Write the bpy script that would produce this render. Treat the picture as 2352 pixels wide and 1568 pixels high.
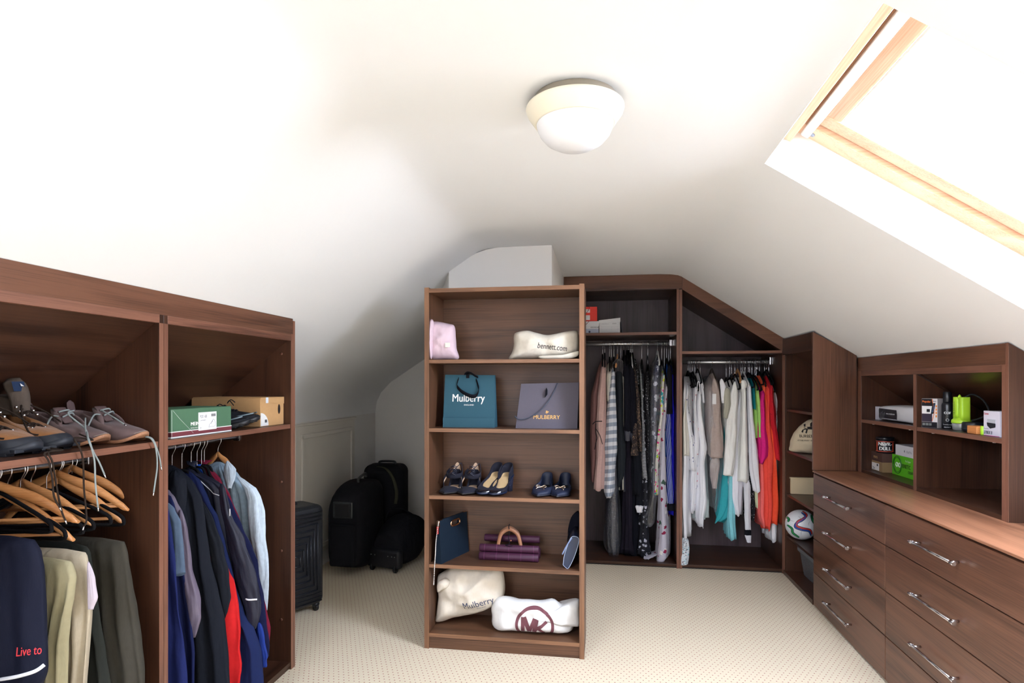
import bpy, bmesh, math, random
from math import sin, cos, pi, radians, sqrt
from mathutils import Vector, Matrix, noise
from mathutils.bvhtree import BVHTree

for o in list(bpy.data.objects): bpy.data.objects.remove(o)
SC = bpy.context.scene
C = SC.collection
R = random.Random(7)

# ------------------------------------------------------------------ camera
F = 1350.0; TH = math.atan2(209, F); CH = 1.45
cam_d = bpy.data.cameras.new('camera'); cam = bpy.data.objects.new('camera', cam_d); C.objects.link(cam)
cam.location = (0, 0, CH); cam.rotation_euler = (pi/2, 0, TH)
cam_d.sensor_width = 36; cam_d.lens = F/2352*36; cam_d.shift_y = 96/2352
cam_d.clip_start = .05; cam_d.clip_end = 100
SC.camera = cam
_c, _s = cos(TH), sin(TH)
def at(x, y, ax, v):
    """the point where the sight line of photo pixel (x, y) meets the plane axis ax = v"""
    xc = (x-1176)/F; r = (xc*_c-_s, xc*_s+_c, -(y-880)/F)
    t = (v-(0, 0, CH)[ax])/r[ax]
    return Vector((t*r[0], t*r[1], CH+t*r[2]))

# ------------------------------------------------------------------ light
SC.view_settings.view_transform = 'Standard'; SC.view_settings.look = 'None'
SC.view_settings.gamma = 1; SC.view_settings.use_curve_mapping = False
SC.view_settings.exposure = 0.0
SKY = 65.0
w = bpy.data.worlds.new('world'); SC.world = w; w.use_nodes = True
nt = w.node_tree; bg = nt.nodes['Background']
bg.inputs[0].default_value = (.775, .85, 1, 1); bg.inputs[1].default_value = SKY
KS = .65                       # fall of the roof slopes
def slz(X, c=2.68): return c-KS*X
SLN = Vector((KS, 0, 1)).normalized()
VX0, VX1 = .608, 1.56
def portal(y0, y1, x0=VX0, x1=VX1):
    l = bpy.data.lights.new('window_portal', 'AREA'); l.shape = 'RECTANGLE'
    o = bpy.data.objects.new('window_portal', l); C.objects.link(o)
    m = (x0+x1)/2+.12
    o.location = (m, (y0+y1)/2, slz(m, 3.0))
    o.rotation_euler = (0, math.atan(KS), 0)
    l.size = (x1-x0)*sqrt(1+KS*KS)+.05; l.size_y = y1-y0+.05
    l.cycles.is_portal = True
WIN = [(1.40, 2.355)]
for a, b in WIN: portal(a, b)
MX = -.178                     # the left slope mirrors the right one: x -> MX - x
WIN2 = (-1.35, .30)             # a second roof window in the left slope, behind the camera
portal(*WIN2)
_l = SC.collection.objects[-1]; _l.location.x = MX-_l.location.x; _l.rotation_euler = (0, -math.atan(KS), 0)

# ------------------------------------------------------------------ materials
def lin(c):
    def g(v): v = v/255.; return v/12.92 if v <= .04045 else ((v+.055)/1.055)**2.4
    return (g(c[0]), g(c[1]), g(c[2]), 1)
MC = {}
def base(name):
    m = bpy.data.materials.new(name); m.use_nodes = True
    n = m.node_tree.nodes; return m, n, m.node_tree.links, n['Principled BSDF']
def add_bump(n, l, p, scale, strength, dist=.002, stretch=None, coord='Object'):
    tc = n.new('ShaderNodeTexCoord'); src = tc.outputs[coord]
    if stretch:
        mp = n.new('ShaderNodeMapping'); mp.inputs['Scale'].default_value = stretch
        l.new(src, mp.inputs[0]); src = mp.outputs[0]
    t = n.new('ShaderNodeTexNoise'); t.inputs['Scale'].default_value = scale; t.inputs['Detail'].default_value = 4
    l.new(src, t.inputs[0])
    b = n.new('ShaderNodeBump'); b.inputs['Strength'].default_value = strength; b.inputs['Distance'].default_value = dist
    l.new(t.outputs[0], b.inputs['Height']); l.new(b.outputs[0], p.inputs['Normal'])
def plain(col, rough=.5, metal=0, bump=0, scale=200, spec=.5, sheen=0, coat=0, name=None):
    k = ('plain', col, rough, metal, bump, scale, spec, sheen, coat)
    if k in MC: return MC[k]
    m, n, l, p = base(name or 'plain')
    p.inputs['Base Color'].default_value = lin(col); p.inputs['Roughness'].default_value = rough
    p.inputs['Metallic'].default_value = metal; p.inputs['Specular IOR Level'].default_value = spec
    p.inputs['Sheen Weight'].default_value = sheen; p.inputs['Coat Weight'].default_value = coat
    if bump: add_bump(n, l, p, scale, bump)
    MC[k] = m; return m
def fabric(col, rough=.9, var=.12, sheen=.0, bump=.32, scale=60, spec=.15):
    """woven cloth: slight mottling and crease relief"""
    k = ('fab', col, rough, var, sheen, bump, scale, spec)
    if k in MC: return MC[k]
    m, n, l, p = base('fabric')
    tc = n.new('ShaderNodeTexCoord')
    t = n.new('ShaderNodeTexNoise'); t.inputs['Scale'].default_value = scale; t.inputs['Detail'].default_value = 5
    l.new(tc.outputs['Object'], t.inputs[0])
    mx = n.new('ShaderNodeMix'); mx.data_type = 'RGBA'
    c = lin(col)
    mx.inputs[6].default_value = tuple(v*(1-var) for v in c[:3])+(1,)
    mx.inputs[7].default_value = tuple(min(1, v*(1+var)) for v in c[:3])+(1,)
    l.new(t.outputs[0], mx.inputs[0]); l.new(mx.outputs[2], p.inputs['Base Color'])
    p.inputs['Roughness'].default_value = rough; p.inputs['Sheen Weight'].default_value = sheen
    p.inputs['Specular IOR Level'].default_value = spec
    t2 = n.new('ShaderNodeTexNoise'); t2.inputs['Scale'].default_value = 14; t2.inputs['Detail'].default_value = 6
    mp2 = n.new('ShaderNodeMapping'); mp2.inputs['Scale'].default_value = (1.6, 1.6, .55); l.new(tc.outputs['Object'], mp2.inputs[0]); l.new(mp2.outputs[0], t2.inputs[0])
    t2.inputs['Distortion'].default_value = .6
    b = n.new('ShaderNodeBump'); b.inputs['Strength'].default_value = bump; b.inputs['Distance'].default_value = .013
    l.new(t2.outputs[0], b.inputs['Height']); l.new(b.outputs[0], p.inputs['Normal'])
    MC[k] = m; return m
def stripes(c1, c2, period, axis=2, duty=.5, rough=.9, tilt=0):
    k = ('str', c1, c2, period, axis, duty, rough, tilt)
    if k in MC: return MC[k]
    m, n, l, p = base('striped_fabric')
    tc = n.new('ShaderNodeTexCoord'); mp = n.new('ShaderNodeMapping')
    mp.inputs['Rotation'].default_value = (tilt, tilt, 0)
    l.new(tc.outputs['Object'], mp.inputs[0])
    sx = n.new('ShaderNodeSeparateXYZ'); l.new(mp.outputs[0], sx.inputs[0])
    a = n.new('ShaderNodeMath'); a.operation = 'DIVIDE'; a.inputs[1].default_value = period; l.new(sx.outputs[axis], a.inputs[0])
    b = n.new('ShaderNodeMath'); b.operation = 'FRACT'; l.new(a.outputs[0], b.inputs[0])
    c = n.new('ShaderNodeMath'); c.operation = 'GREATER_THAN'; c.inputs[1].default_value = duty; l.new(b.outputs[0], c.inputs[0])
    mx = n.new('ShaderNodeMix'); mx.data_type = 'RGBA'; mx.inputs[6].default_value = lin(c1); mx.inputs[7].default_value = lin(c2)
    l.new(c.outputs[0], mx.inputs[0]); l.new(mx.outputs[2], p.inputs['Base Color']); p.inputs['Roughness'].default_value = rough
    add_bump(n, l, p, 14, .4, .01)
    MC[k] = m; return m
def prints(basec, cols, scale, size=.33, stretch=(1, 1, 1), rough=.85, warp=.0):
    """printed cloth: voronoi motifs of several colours over a ground"""
    k = ('prt', basec, tuple(cols), scale, size, stretch, rough, warp)
    if k in MC: return MC[k]
    m, n, l, p = base('printed_fabric')
    tc = n.new('ShaderNodeTexCoord'); mp = n.new('ShaderNodeMapping'); mp.inputs['Scale'].default_value = stretch
    l.new(tc.outputs['Object'], mp.inputs[0]); src = mp.outputs[0]
    wn = n.new('ShaderNodeTexNoise'); wn.inputs['Scale'].default_value = scale*2.2; wn.inputs['Detail'].default_value = 3
    l.new(src, wn.inputs[0])
    mm = n.new('ShaderNodeMix'); mm.data_type = 'VECTOR'; mm.inputs[0].default_value = warp
    l.new(src, mm.inputs[4]); l.new(wn.outputs[1], mm.inputs[5]); src = mm.outputs[1]
    prev = None
    for i, c in enumerate(cols):
        v = n.new('ShaderNodeTexVoronoi'); v.inputs['Scale'].default_value = scale*(1+.37*i); v.inputs['Randomness'].default_value = 1
        off = n.new('ShaderNodeVectorMath'); off.inputs[1].default_value = (i*3.3, i*1.7, i*2.1); l.new(src, off.inputs[0])
        l.new(off.outputs[0], v.inputs[0])
        ns = n.new('ShaderNodeTexNoise'); ns.inputs['Scale'].default_value = scale*5; l.new(tc.outputs['Object'], ns.inputs[0])
        ad = n.new('ShaderNodeMath'); ad.operation = 'MULTIPLY_ADD'; ad.inputs[1].default_value = .5; l.new(ns.outputs[0], ad.inputs[0]); l.new(v.outputs['Distance'], ad.inputs[2])
        lt = n.new('ShaderNodeMath'); lt.operation = 'LESS_THAN'; lt.inputs[1].default_value = size+.25; l.new(ad.outputs[0], lt.inputs[0])
        mx = n.new('ShaderNodeMix'); mx.data_type = 'RGBA'
        if prev is None: mx.inputs[6].default_value = lin(basec)
        else: l.new(prev, mx.inputs[6])
        mx.inputs[7].default_value = lin(c); l.new(lt.outputs[0], mx.inputs[0]); prev = mx.outputs[2]
    l.new(prev, p.inputs['Base Color']); p.inputs['Roughness'].default_value = rough
    add_bump(n, l, p, 14, .4, .01)
    MC[k] = m; return m
def wood(dark, light, axis='z', rough=.38, scale=1.0, spec=.4, coat=0.0):
    k = ('wood', dark, light, axis, rough, scale, spec, coat)
    if k in MC: return MC[k]
    m, n, l, p = base('wood_laminate')
    tc = n.new('ShaderNodeTexCoord'); oi = n.new('ShaderNodeObjectInfo')
    sh = n.new('ShaderNodeVectorMath'); sh.operation = 'MULTIPLY_ADD'
    sh.inputs[1].default_value = (7, 5, 9); l.new(oi.outputs['Random'], sh.inputs[0]); l.new(tc.outputs['Object'], sh.inputs[2])
    def nz(sc, across, det, dist=0):
        mp = n.new('ShaderNodeMapping'); s = [across]*3; s['xyz'.index(axis)] = 1
        mp.inputs['Scale'].default_value = [q*sc*scale for q in s]
        l.new(sh.outputs[0], mp.inputs[0])
        t = n.new('ShaderNodeTexNoise'); t.inputs['Scale'].default_value = 1; t.inputs['Detail'].default_value = det
        t.inputs['Distortion'].default_value = dist; l.new(mp.outputs[0], t.inputs[0]); return t
    a = nz(.7, 13, 5, .8); b = nz(3, 75, 6); c2 = nz(9, 60, 2)
    ad = n.new('ShaderNodeMath'); ad.operation = 'MULTIPLY_ADD'; ad.inputs[1].default_value = .6
    l.new(b.outputs[0], ad.inputs[0]); l.new(a.outputs[0], ad.inputs[2])
    ad2 = n.new('ShaderNodeMath'); ad2.operation = 'MULTIPLY_ADD'; ad2.inputs[1].default_value = .22
    l.new(c2.outputs[0], ad2.inputs[0]); l.new(ad.outputs[0], ad2.inputs[2])
    cr = n.new('ShaderNodeValToRGB'); e = cr.color_ramp.elements
    e[0].position = .58; e[0].color = lin(dark); e[1].position = 1.1; e[1].color = lin(light)
    l.new(ad2.outputs[0], cr.inputs[0]); l.new(cr.outputs[0], p.inputs['Base Color'])
    p.inputs['Roughness'].default_value = rough; p.inputs['Specular IOR Level'].default_value = spec; p.inputs['Coat Weight'].default_value = coat
    bp = n.new('ShaderNodeBump'); bp.inputs['Strength'].default_value = .12; bp.inputs['Distance'].default_value = .0006
    l.new(b.outputs[0], bp.inputs['Height']); l.new(bp.outputs[0], p.inputs['Normal'])
    MC[k] = m; return m
def clear(tint=(255, 255, 255), gloss=.12, rough=.12, alpha=0.0, bump=0):
    k = ('clear', tint, gloss, rough, alpha, bump)
    if k in MC: return MC[k]
    m = bpy.data.materials.new('clear'); m.use_nodes = True; n = m.node_tree.nodes; l = m.node_tree.links; n.clear()
    out = n.new('ShaderNodeOutputMaterial'); t = n.new('ShaderNodeBsdfTransparent'); t.inputs[0].default_value = lin(tint)
    g = n.new('ShaderNodeBsdfGlossy'); g.inputs['Roughness'].default_value = rough
    mx = n.new('ShaderNodeMixShader'); fr = n.new('ShaderNodeLayerWeight'); fr.inputs[0].default_value = .3
    mt = n.new('ShaderNodeMath'); mt.operation = 'MULTIPLY_ADD'; mt.inputs[1].default_value = .35; mt.inputs[2].default_value = gloss
    l.new(fr.outputs['Facing'], mt.inputs[0]); l.new(mt.outputs[0], mx.inputs[0]); l.new(t.outputs[0], mx.inputs[1]); l.new(g.outputs[0], mx.inputs[2])
    last = mx.outputs[0]
    if alpha:
        d = n.new('ShaderNodeBsdfDiffuse'); d.inputs[0].default_value = lin((235, 238, 242)); m2 = n.new('ShaderNodeMixShader'); m2.inputs[0].default_value = alpha
        l.new(last, m2.inputs[1]); l.new(d.outputs[0], m2.inputs[2]); last = m2.outputs[0]
    if bump:
        tc = n.new('ShaderNodeTexCoord'); mp = n.new('ShaderNodeMapping'); mp.inputs['Scale'].default_value = (1, 1, .45)
        l.new(tc.outputs['Object'], mp.inputs[0])
        t2 = n.new('ShaderNodeTexNoise'); t2.inputs['Scale'].default_value = 22; t2.inputs['Detail'].default_value = 5; l.new(mp.outputs[0], t2.inputs[0])
        b = n.new('ShaderNodeBump'); b.inputs['Strength'].default_value = bump; b.inputs['Distance'].default_value = .03
        l.new(t2.outputs[0], b.inputs['Height']); l.new(b.outputs[0], g.inputs['Normal'])
    l.new(last, out.inputs[0]); MC[k] = m; return m
def wall_paint(col):
    m, n, l, p = base('wall_paint'); p.inputs['Base Color'].default_value = lin(col); p.inputs['Roughness'].default_value = .75
    p.inputs['Specular IOR Level'].default_value = .3
    add_bump(n, l, p, 3.5, .25, .02); return m
def carpet_mat():
    m, n, l, p = base('carpet')
    tc = n.new('ShaderNodeTexCoord'); mp = n.new('ShaderNodeMapping'); mp.inputs['Rotation'].default_value = (0, 0, radians(3)); mp.inputs['Scale'].default_value = (1/.027, 1/.024, 1)
    l.new(tc.outputs['Object'], mp.inputs[0]); sx = n.new('ShaderNodeSeparateXYZ'); l.new(mp.outputs[0], sx.inputs[0])
    def M(op, a, b=None, c=None):
        q = n.new('ShaderNodeMath'); q.operation = op
        for i, v in enumerate((a, b, c)):
            if v is None: continue
            if isinstance(v, (int, float)): q.inputs[i].default_value = v
            else: l.new(v, q.inputs[i])
        return q.outputs[0]
    nz = n.new('ShaderNodeTexNoise'); nz.inputs['Scale'].default_value = 160; nz.inputs['Detail'].default_value = 2; l.new(tc.outputs['Object'], nz.inputs[0])
    row = M('FLOOR', sx.outputs[1]); par = M('MODULO', row, 2)
    u = M('FRACT', M('MULTIPLY_ADD', par, .5, sx.outputs[0])); v = M('FRACT', sx.outputs[1])
    du = M('SUBTRACT', u, .5); dv = M('SUBTRACT', v, .5)
    d = M('SQRT', M('ADD', M('MULTIPLY', du, du), M('MULTIPLY', dv, dv)))
    d = M('MULTIPLY_ADD', nz.outputs[0], .16, d)
    dot = M('LESS_THAN', d, .20)
    n2 = n.new('ShaderNodeTexNoise'); n2.inputs['Scale'].default_value = 420; n2.inputs['Detail'].default_value = 3; l.new(tc.outputs['Object'], n2.inputs[0])
    c0 = n.new('ShaderNodeMix'); c0.data_type = 'RGBA'; c0.inputs[6].default_value = lin((206, 190, 160)); c0.inputs[7].default_value = lin((242, 230, 206)); l.new(n2.outputs[0], c0.inputs[0])
    mx = n.new('ShaderNodeMix'); mx.data_type = 'RGBA'; mx.inputs[7].default_value = lin((168, 100, 94))
    l.new(c0.outputs[2], mx.inputs[6]); l.new(dot, mx.inputs[0]); l.new(mx.outputs[2], p.inputs['Base Color'])
    p.inputs['Roughness'].default_value = 1; p.inputs['Specular IOR Level'].default_value = .05
    b = n.new('ShaderNodeBump'); b.inputs['Strength'].default_value = .6; b.inputs['Distance'].default_value = .004
    l.new(n2.outputs[0], b.inputs['Height']); l.new(b.outputs[0], p.inputs['Normal'])
    return m

# ------------------------------------------------------------------ mesh helpers
class MB:
    def __init__(s): s.v = []; s.f = []; s.sm = []
    def add(s, vs, fs, smooth=False):
        o = len(s.v); s.v += [tuple(v) for v in vs]
        for f in fs: s.f.append(tuple(i+o for i in f)); s.sm.append(smooth)
        return s
    def box(s, x0, x1, y0, y1, z0, z1):
        vs = [(x0, y0, z0), (x1, y0, z0), (x1, y1, z0), (x0, y1, z0), (x0, y0, z1), (x1, y0, z1), (x1, y1, z1), (x0, y1, z1)]
        return s.add(vs, [(0, 3, 2, 1), (4, 5, 6, 7), (0, 1, 5, 4), (1, 2, 6, 5), (2, 3, 7, 6), (3, 0, 4, 7)])
    def prism(s, poly, d, axis):
        """poly: 2D points in the plane normal to axis, d=(lo,hi)"""
        n = len(poly); vs = []
        for q in d:
            for a, b in poly:
                vs.append({0: (q, a, b), 1: (a, q, b), 2: (a, b, q)}[axis])
        fs = [tuple(range(n))[::-1], tuple(range(n, 2*n))]
        for i in range(n): j = (i+1) % n; fs.append((i, j, n+j, n+i))
        return s.add(vs, fs)
    def rings(s, rings, cap0=True, cap1=True, closed=True, smooth=True):
        n = len(rings[0]); vs = [p for r in rings for p in r]; fs = []
        for i in range(len(rings)-1):
            for j in range(n if closed else n-1):
                k = (j+1) % n; fs.append((i*n+j, i*n+k, (i+1)*n+k, (i+1)*n+j))
        s.add(vs, fs, smooth); o = len(s.v)-len(vs)
        if cap0: s.f.append(tuple(o+i for i in range(n))[::-1]); s.sm.append(False)
        if cap1: s.f.append(tuple(o+(len(rings)-1)*n+i for i in range(n))); s.sm.append(False)
        return s
    def lathe(s, prof, c=(0, 0, 0), n=32, axis=2, cap0=True, cap1=True):
        rs = []
        for r, h in prof:
            ring = []
            for i in range(n):
                a = 2*pi*i/n; p, q = r*cos(a), r*sin(a)
                ring.append({2: (c[0]+p, c[1]+q, c[2]+h), 0: (c[0]+h, c[1]+p, c[2]+q), 1: (c[0]+q, c[1]+h, c[2]+p)}[axis])
            rs.append(ring)
        return s.rings(rs, cap0, cap1)
    def tube(s, pts, r, n=8, sub=4):
        pts = [Vector(p) for p in pts]
        if sub > 1 and len(pts) > 2: pts = catmull(pts, sub)
        rr = r if callable(r) else (lambda t: r)
        rs = []; prev = None
        for i, p in enumerate(pts):
            d = (pts[min(i+1, len(pts)-1)]-pts[max(i-1, 0)]).normalized()
            if prev is None:
                u = d.orthogonal().normalized()
            else:
                u = (prev-d*prev.dot(d)); u = u.normalized() if u.length > 1e-6 else d.orthogonal().normalized()
            prev = u; v = d.cross(u); q = rr(i/(len(pts)-1))
            rs.append([p+(u*cos(2*pi*k/n)+v*sin(2*pi*k/n))*q for k in range(n)])
        return s.rings(rs)
    def ribbon(s, pts, w, t, wdir):
        """flat band following pts; wdir = width direction"""
        pts = catmull([Vector(p) for p in pts], 5); wd = Vector(wdir).normalized(); rs = []
        for i, p in enumerate(pts):
            d = (pts[min(i+1, len(pts)-1)]-pts[max(i-1, 0)]).normalized()
            nn = d.cross(wd)
            nn = nn.normalized() if nn.length > 1e-5 else Vector((0, 0, 1))
            rs.append([p+wd*w+nn*t, p-wd*w+nn*t, p-wd*w-nn*t, p+wd*w-nn*t])
        return s.rings(rs)
    def xf(s, M):
        s.v = [tuple(M @ Vector(v)) for v in s.v]; return s
    def mesh(s, name, org=(0, 0, 0)):
        me = bpy.data.meshes.new(name)
        me.from_pydata([(v[0]-org[0], v[1]-org[1], v[2]-org[2]) for v in s.v], [], s.f)
        me.polygons.foreach_set('use_smooth', s.sm); me.update()
        bm = bmesh.new(); bm.from_mesh(me); bmesh.ops.recalc_face_normals(bm, faces=bm.faces); bm.to_mesh(me); bm.free()
        return me
def catmull(pts, sub):
    out = []
    n = len(pts)
    for i in range(n-1):
        p0, p1, p2, p3 = pts[max(i-1, 0)], pts[i], pts[i+1], pts[min(i+2, n-1)]
        for k in range(sub):
            t = k/sub
            out.append(.5*((2*p1)+(p2-p0)*t+(2*p0-5*p1+4*p2-p3)*t*t+(3*p1-p0-3*p2+p3)*t**3))
    out.append(pts[-1]); return out
def interp(rows, t):
    """rows: sorted [(key, a, b, ...)], monotone smooth interpolation"""
    if t <= rows[0][0]: return rows[0][1:]
    if t >= rows[-1][0]: return rows[-1][1:]
    for i in range(len(rows)-1):
        if rows[i][0] <= t <= rows[i+1][0]:
            u = (t-rows[i][0])/(rows[i+1][0]-rows[i][0]); u = u*.5+.5*u*u*(3-2*u)
            return tuple(a+(b-a)*u for a, b in zip(rows[i][1:], rows[i+1][1:]))

def link(name, me, mat, parent=None, loc=None):
    o = bpy.data.objects.new(name, me); C.objects.link(o)
    if mat:
        for m in (mat if isinstance(mat, (list, tuple)) else [mat]): me.materials.append(m)
    if parent: o.parent = parent
    if loc is not None: o.location = loc
    return o
def thing(name, label, cat, loc=(0, 0, 0), rot=(0, 0, 0), group=None):
    o = bpy.data.objects.new(name, None); C.objects.link(o); o.empty_display_size = .05
    o.location = loc; o.rotation_euler = rot; o['label'] = label; o['category'] = cat
    if group: o['group'] = group
    return o
def base_loc(mb):
    xs = [v[0] for v in mb.v]; ys = [v[1] for v in mb.v]; zs = [v[2] for v in mb.v]
    return ((min(xs)+max(xs))/2, (min(ys)+max(ys))/2, min(zs))
def single(name, label, cat, mb, mat, group=None, bevel=0):
    """a thing that is one mesh; mb in room coordinates"""
    b = base_loc(mb); o = link(name, mb.mesh(name, b), mat, None, b); o['label'] = label; o['category'] = cat
    if group: o['group'] = group
    if bevel: bev(o, bevel)
    return o
def bev(o, w, seg=2):
    m = o.modifiers.new('bevel', 'BEVEL'); m.width = w; m.segments = seg; m.limit_method = 'ANGLE'; m.angle_limit = radians(40)
    return o
def part(t, name, mb, mat, bevel=0, world=True, label=None, seg=2):
    """part of thing t; mb in room coordinates (world) or in t's own frame"""
    if world:
        M = Matrix.LocRotScale(t.location, t.rotation_euler, None).inverted() if t.parent is None else Matrix.Translation(-Vector(t.location)-Vector(t.parent.location))
        mb.xf(M)
    c = base_loc(mb)
    o = link(name, mb.mesh(name, c), mat, t, c)
    if bevel: bev(o, bevel, seg)
    if label: o['label'] = label
    return o
def sub(t, p, name, mb, mat, bevel=0, label=None):
    """sub-part of part p of thing t; mb in t's own frame"""
    c0 = Vector(p.location)
    mb.xf(Matrix.Translation(-c0)); c = base_loc(mb)
    o = link(name, mb.mesh(name, c), mat, p, c)
    if bevel: bev(o, bevel)
    if label: o['label'] = label
    return o
def struct(name, mb, mat, bevel=0):
    b = base_loc(mb); o = link(name, mb.mesh(name, b), mat, None, b); o['kind'] = 'structure'
    if bevel: bev(o, bevel)
    return o
def structT(name, loc=(0, 0, 0)):
    o = bpy.data.objects.new(name, None); C.objects.link(o); o.location = loc; o['kind'] = 'structure'; return o
def bx(*a): return MB().box(*a)

def letters(txt, size, org, right, up, extrude=.0004, bold=0, align='CENTER', sx=1.0, shear=0, surf=None, arc=0):
    """flat lettering as a mesh builder: baseline origin org, reading along right, rising along up"""
    cu = bpy.data.curves.new('t', 'FONT'); cu.body = txt; cu.size = size; cu.align_x = align
    cu.shear = shear; cu.resolution_u = 3
    ob = bpy.data.objects.new('t', cu); C.objects.link(ob)
    dg = bpy.context.evaluated_depsgraph_get(); me = bpy.data.meshes.new_from_object(ob.evaluated_get(dg))
    r = Vector(right).normalized(); u = Vector(up).normalized(); nn = r.cross(u)
    if surf is not None:
        bm = bmesh.new(); bm.from_mesh(me)
        bmesh.ops.subdivide_edges(bm, edges=[e for e in bm.edges if e.calc_length() > size*.15], cuts=2, use_grid_fill=False)
        bmesh.ops.triangulate(bm, faces=bm.faces); bm.to_mesh(me); bm.free()
    mb = MB(); vs = []
    for v in me.vertices:
        x, y = v.co.x*sx, v.co.y
        p = Vector(org)+r*x+u*(y+arc*x*x)
        if surf is not None:
            h = surf.ray_cast(p+nn*.3, -nn)
            if h[0] is not None: p = h[0]
        vs.append(p+nn*(.0012 if surf is not None else .0005))
    fs_ = [tuple(p.vertices) for p in me.polygons]
    mb.add(vs, fs_)
    if bold:
        for s_ in (-1, 1): mb.add([v+r*(s_*bold*size*.9)+nn*.00003*s_ for v in vs], fs_)
    bpy.data.objects.remove(ob); bpy.data.curves.remove(cu); bpy.data.meshes.remove(me)
    return mb
def tree_of(mb): return BVHTree.FromPolygons([Vector(v) for v in mb.v], mb.f)
# ------------------------------------------------------------------ palette
WH = wall_paint((235, 232, 227))
CEIL = wall_paint((238, 238, 237))
D1, L1 = (29, 17, 12), (72, 46, 33)        # fitted walnut, darkened: shade inside the units is put into the colour
D2, L2 = (68, 41, 31), (126, 85, 67)         # its paler edging strip, part of the paleness being painted-in front light
def WD(ax): return wood(D1, L1, ax, .33)
def WE(ax): return wood(D2, L2, ax, .4, 1.6)
def WF(ax): return wood((52, 31, 23), (110, 74, 56), ax, .3)  # lighter walnut copy for headers and drawer fronts, their light put into the colour
def WB(ax): return wood((46, 29, 20), (100, 69, 49), ax, .42)      # bookcase, a paler walnut
def WBE(ax): return wood((80, 53, 36), (134, 96, 69), ax, .45, 1.6)
RAIL = plain((238, 238, 240), .42, 1)
DK = plain((14, 12, 12), .6)
CHROME = plain((215, 215, 220), .18, 1)
STEEL = plain((190, 190, 190), .35, 1)
PINE = wood((204, 146, 108), (236, 200, 168), 'x', .4)
PINEY = wood((204, 146, 108), (236, 200, 168), 'y', .4)

# ------------------------------------------------------------------ room shell
XL, XR, YN, YF, YA = -2.21, 2.05, -1.6, 5.42, 5.5
prof = [(XL, 0), (XL, 1.16), (-2.195, 1.27), (-2.15, 1.36), (-2.05, 1.463)]
for X in (-1.9, MX-VX1, -1.5, -1.3, -1.1): prof.append((X, 2.68-KS*(MX-X)))
prof += [(-.93, 2.193), (-.86, 2.238), (MX-VX0, 2.285), (-.73, 2.302), (-.64, 2.308), (-.5, 2.31), (0, 2.31), (.3, 2.31), (.45, 2.31), (.53, 2.304), (.58, 2.296), (.608, 2.285)]
prof += [(VX1, slz(VX1)), (XR, slz(XR)), (XR, 0)]
def ceil_z(X):
    for (a, b), (c, d) in zip(prof[1:], prof[2:]):
        if a <= X <= c and c > a: return b+(d-b)*(X-a)/(c-a)
ys = sorted([YN, YA]+[y for ab in WIN for y in ab]+list(WIN2))
ys = sorted(ys+[y for y in (.7,)]+[3.0, 3.6, 4.2, 4.8])
fl = MB().box(XL-.1, XR+.1, YN-.1, YA+.1, -.05, 0)
struct('floor', fl, carpet_mat())
def slab(pts, name, mat, smooth=True):
    mb = MB()
    n = len(pts); vs = [(x, y, z) for y in ys for x, z in pts]; fs = []
    for j in range(len(ys)-1):
        for i in range(n-1):
            hole = abs(pts[i][0]-VX0) < 1e-6 and abs(pts[i+1][0]-VX1) < 1e-6 and any(a-1e-6 <= ys[j] and ys[j+1] <= b+1e-6 for a, b in WIN)
            hole |= pts[i][0] > MX-VX1-1e-6 and pts[i+1][0] < MX-VX0+1e-6 and WIN2[0]-1e-6 <= ys[j] and ys[j+1] <= WIN2[1]+1e-6
            if not hole: fs.append((j*n+i, j*n+i+1, (j+1)*n+i+1, (j+1)*n+i))
    mb.add(vs, fs, smooth)
    return struct(name, mb, mat)
slab(prof[1:-1], 'ceiling', CEIL)
struct('wall_left', bx(XL-.1, XL, YN, YA, 0, 1.17), WH)
struct('wall_right', bx(XR, XR+.1, YN, YA, 0, slz(XR)+.02), WH)
def gable(y0, y1): return MB().prism([(x, z) for x, z in prof], (y0, y1), 1)
struct('wall_far', gable(YA, YA+.1), WH)
struct('wall_near', gable(YN-.1, YN), WH)
# chimney breast that stands forward of the far wall
cbl = [(-.975, 0), (-.975, 2.17), (-.93, 2.196), (-.86, 2.24), (-.8, 2.275), (-.73, 2.297), (-.64, 2.31), (-.315, 2.312), (-.315, 0)]
struct('wall_chimney', MB().prism(cbl, (3.655, YA), 1), WH)
# splayed return beside the breast
struct('wall_splay', MB().add([(-.975, 3.66, 0), (-1.28, 4.3, 0), (-.97, 4.3, 0), (-.975, 3.66, 2.2), (-1.28, 4.3, 1.99), (-.97, 4.3, 2.2)], [(0, 1, 4, 3), (1, 2, 5, 4), (3, 4, 5), (0, 3, 5, 2)]), WH)
struct('baseboard_far', bx(XL, -.97, YA-.016, YA, 0, .11), plain((226, 220, 208), .5), .004)
struct('baseboard_left', bx(XL, XL+.016, 2.8, 3.9, 0, .11), plain((226, 220, 208), .5), .004)

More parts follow.
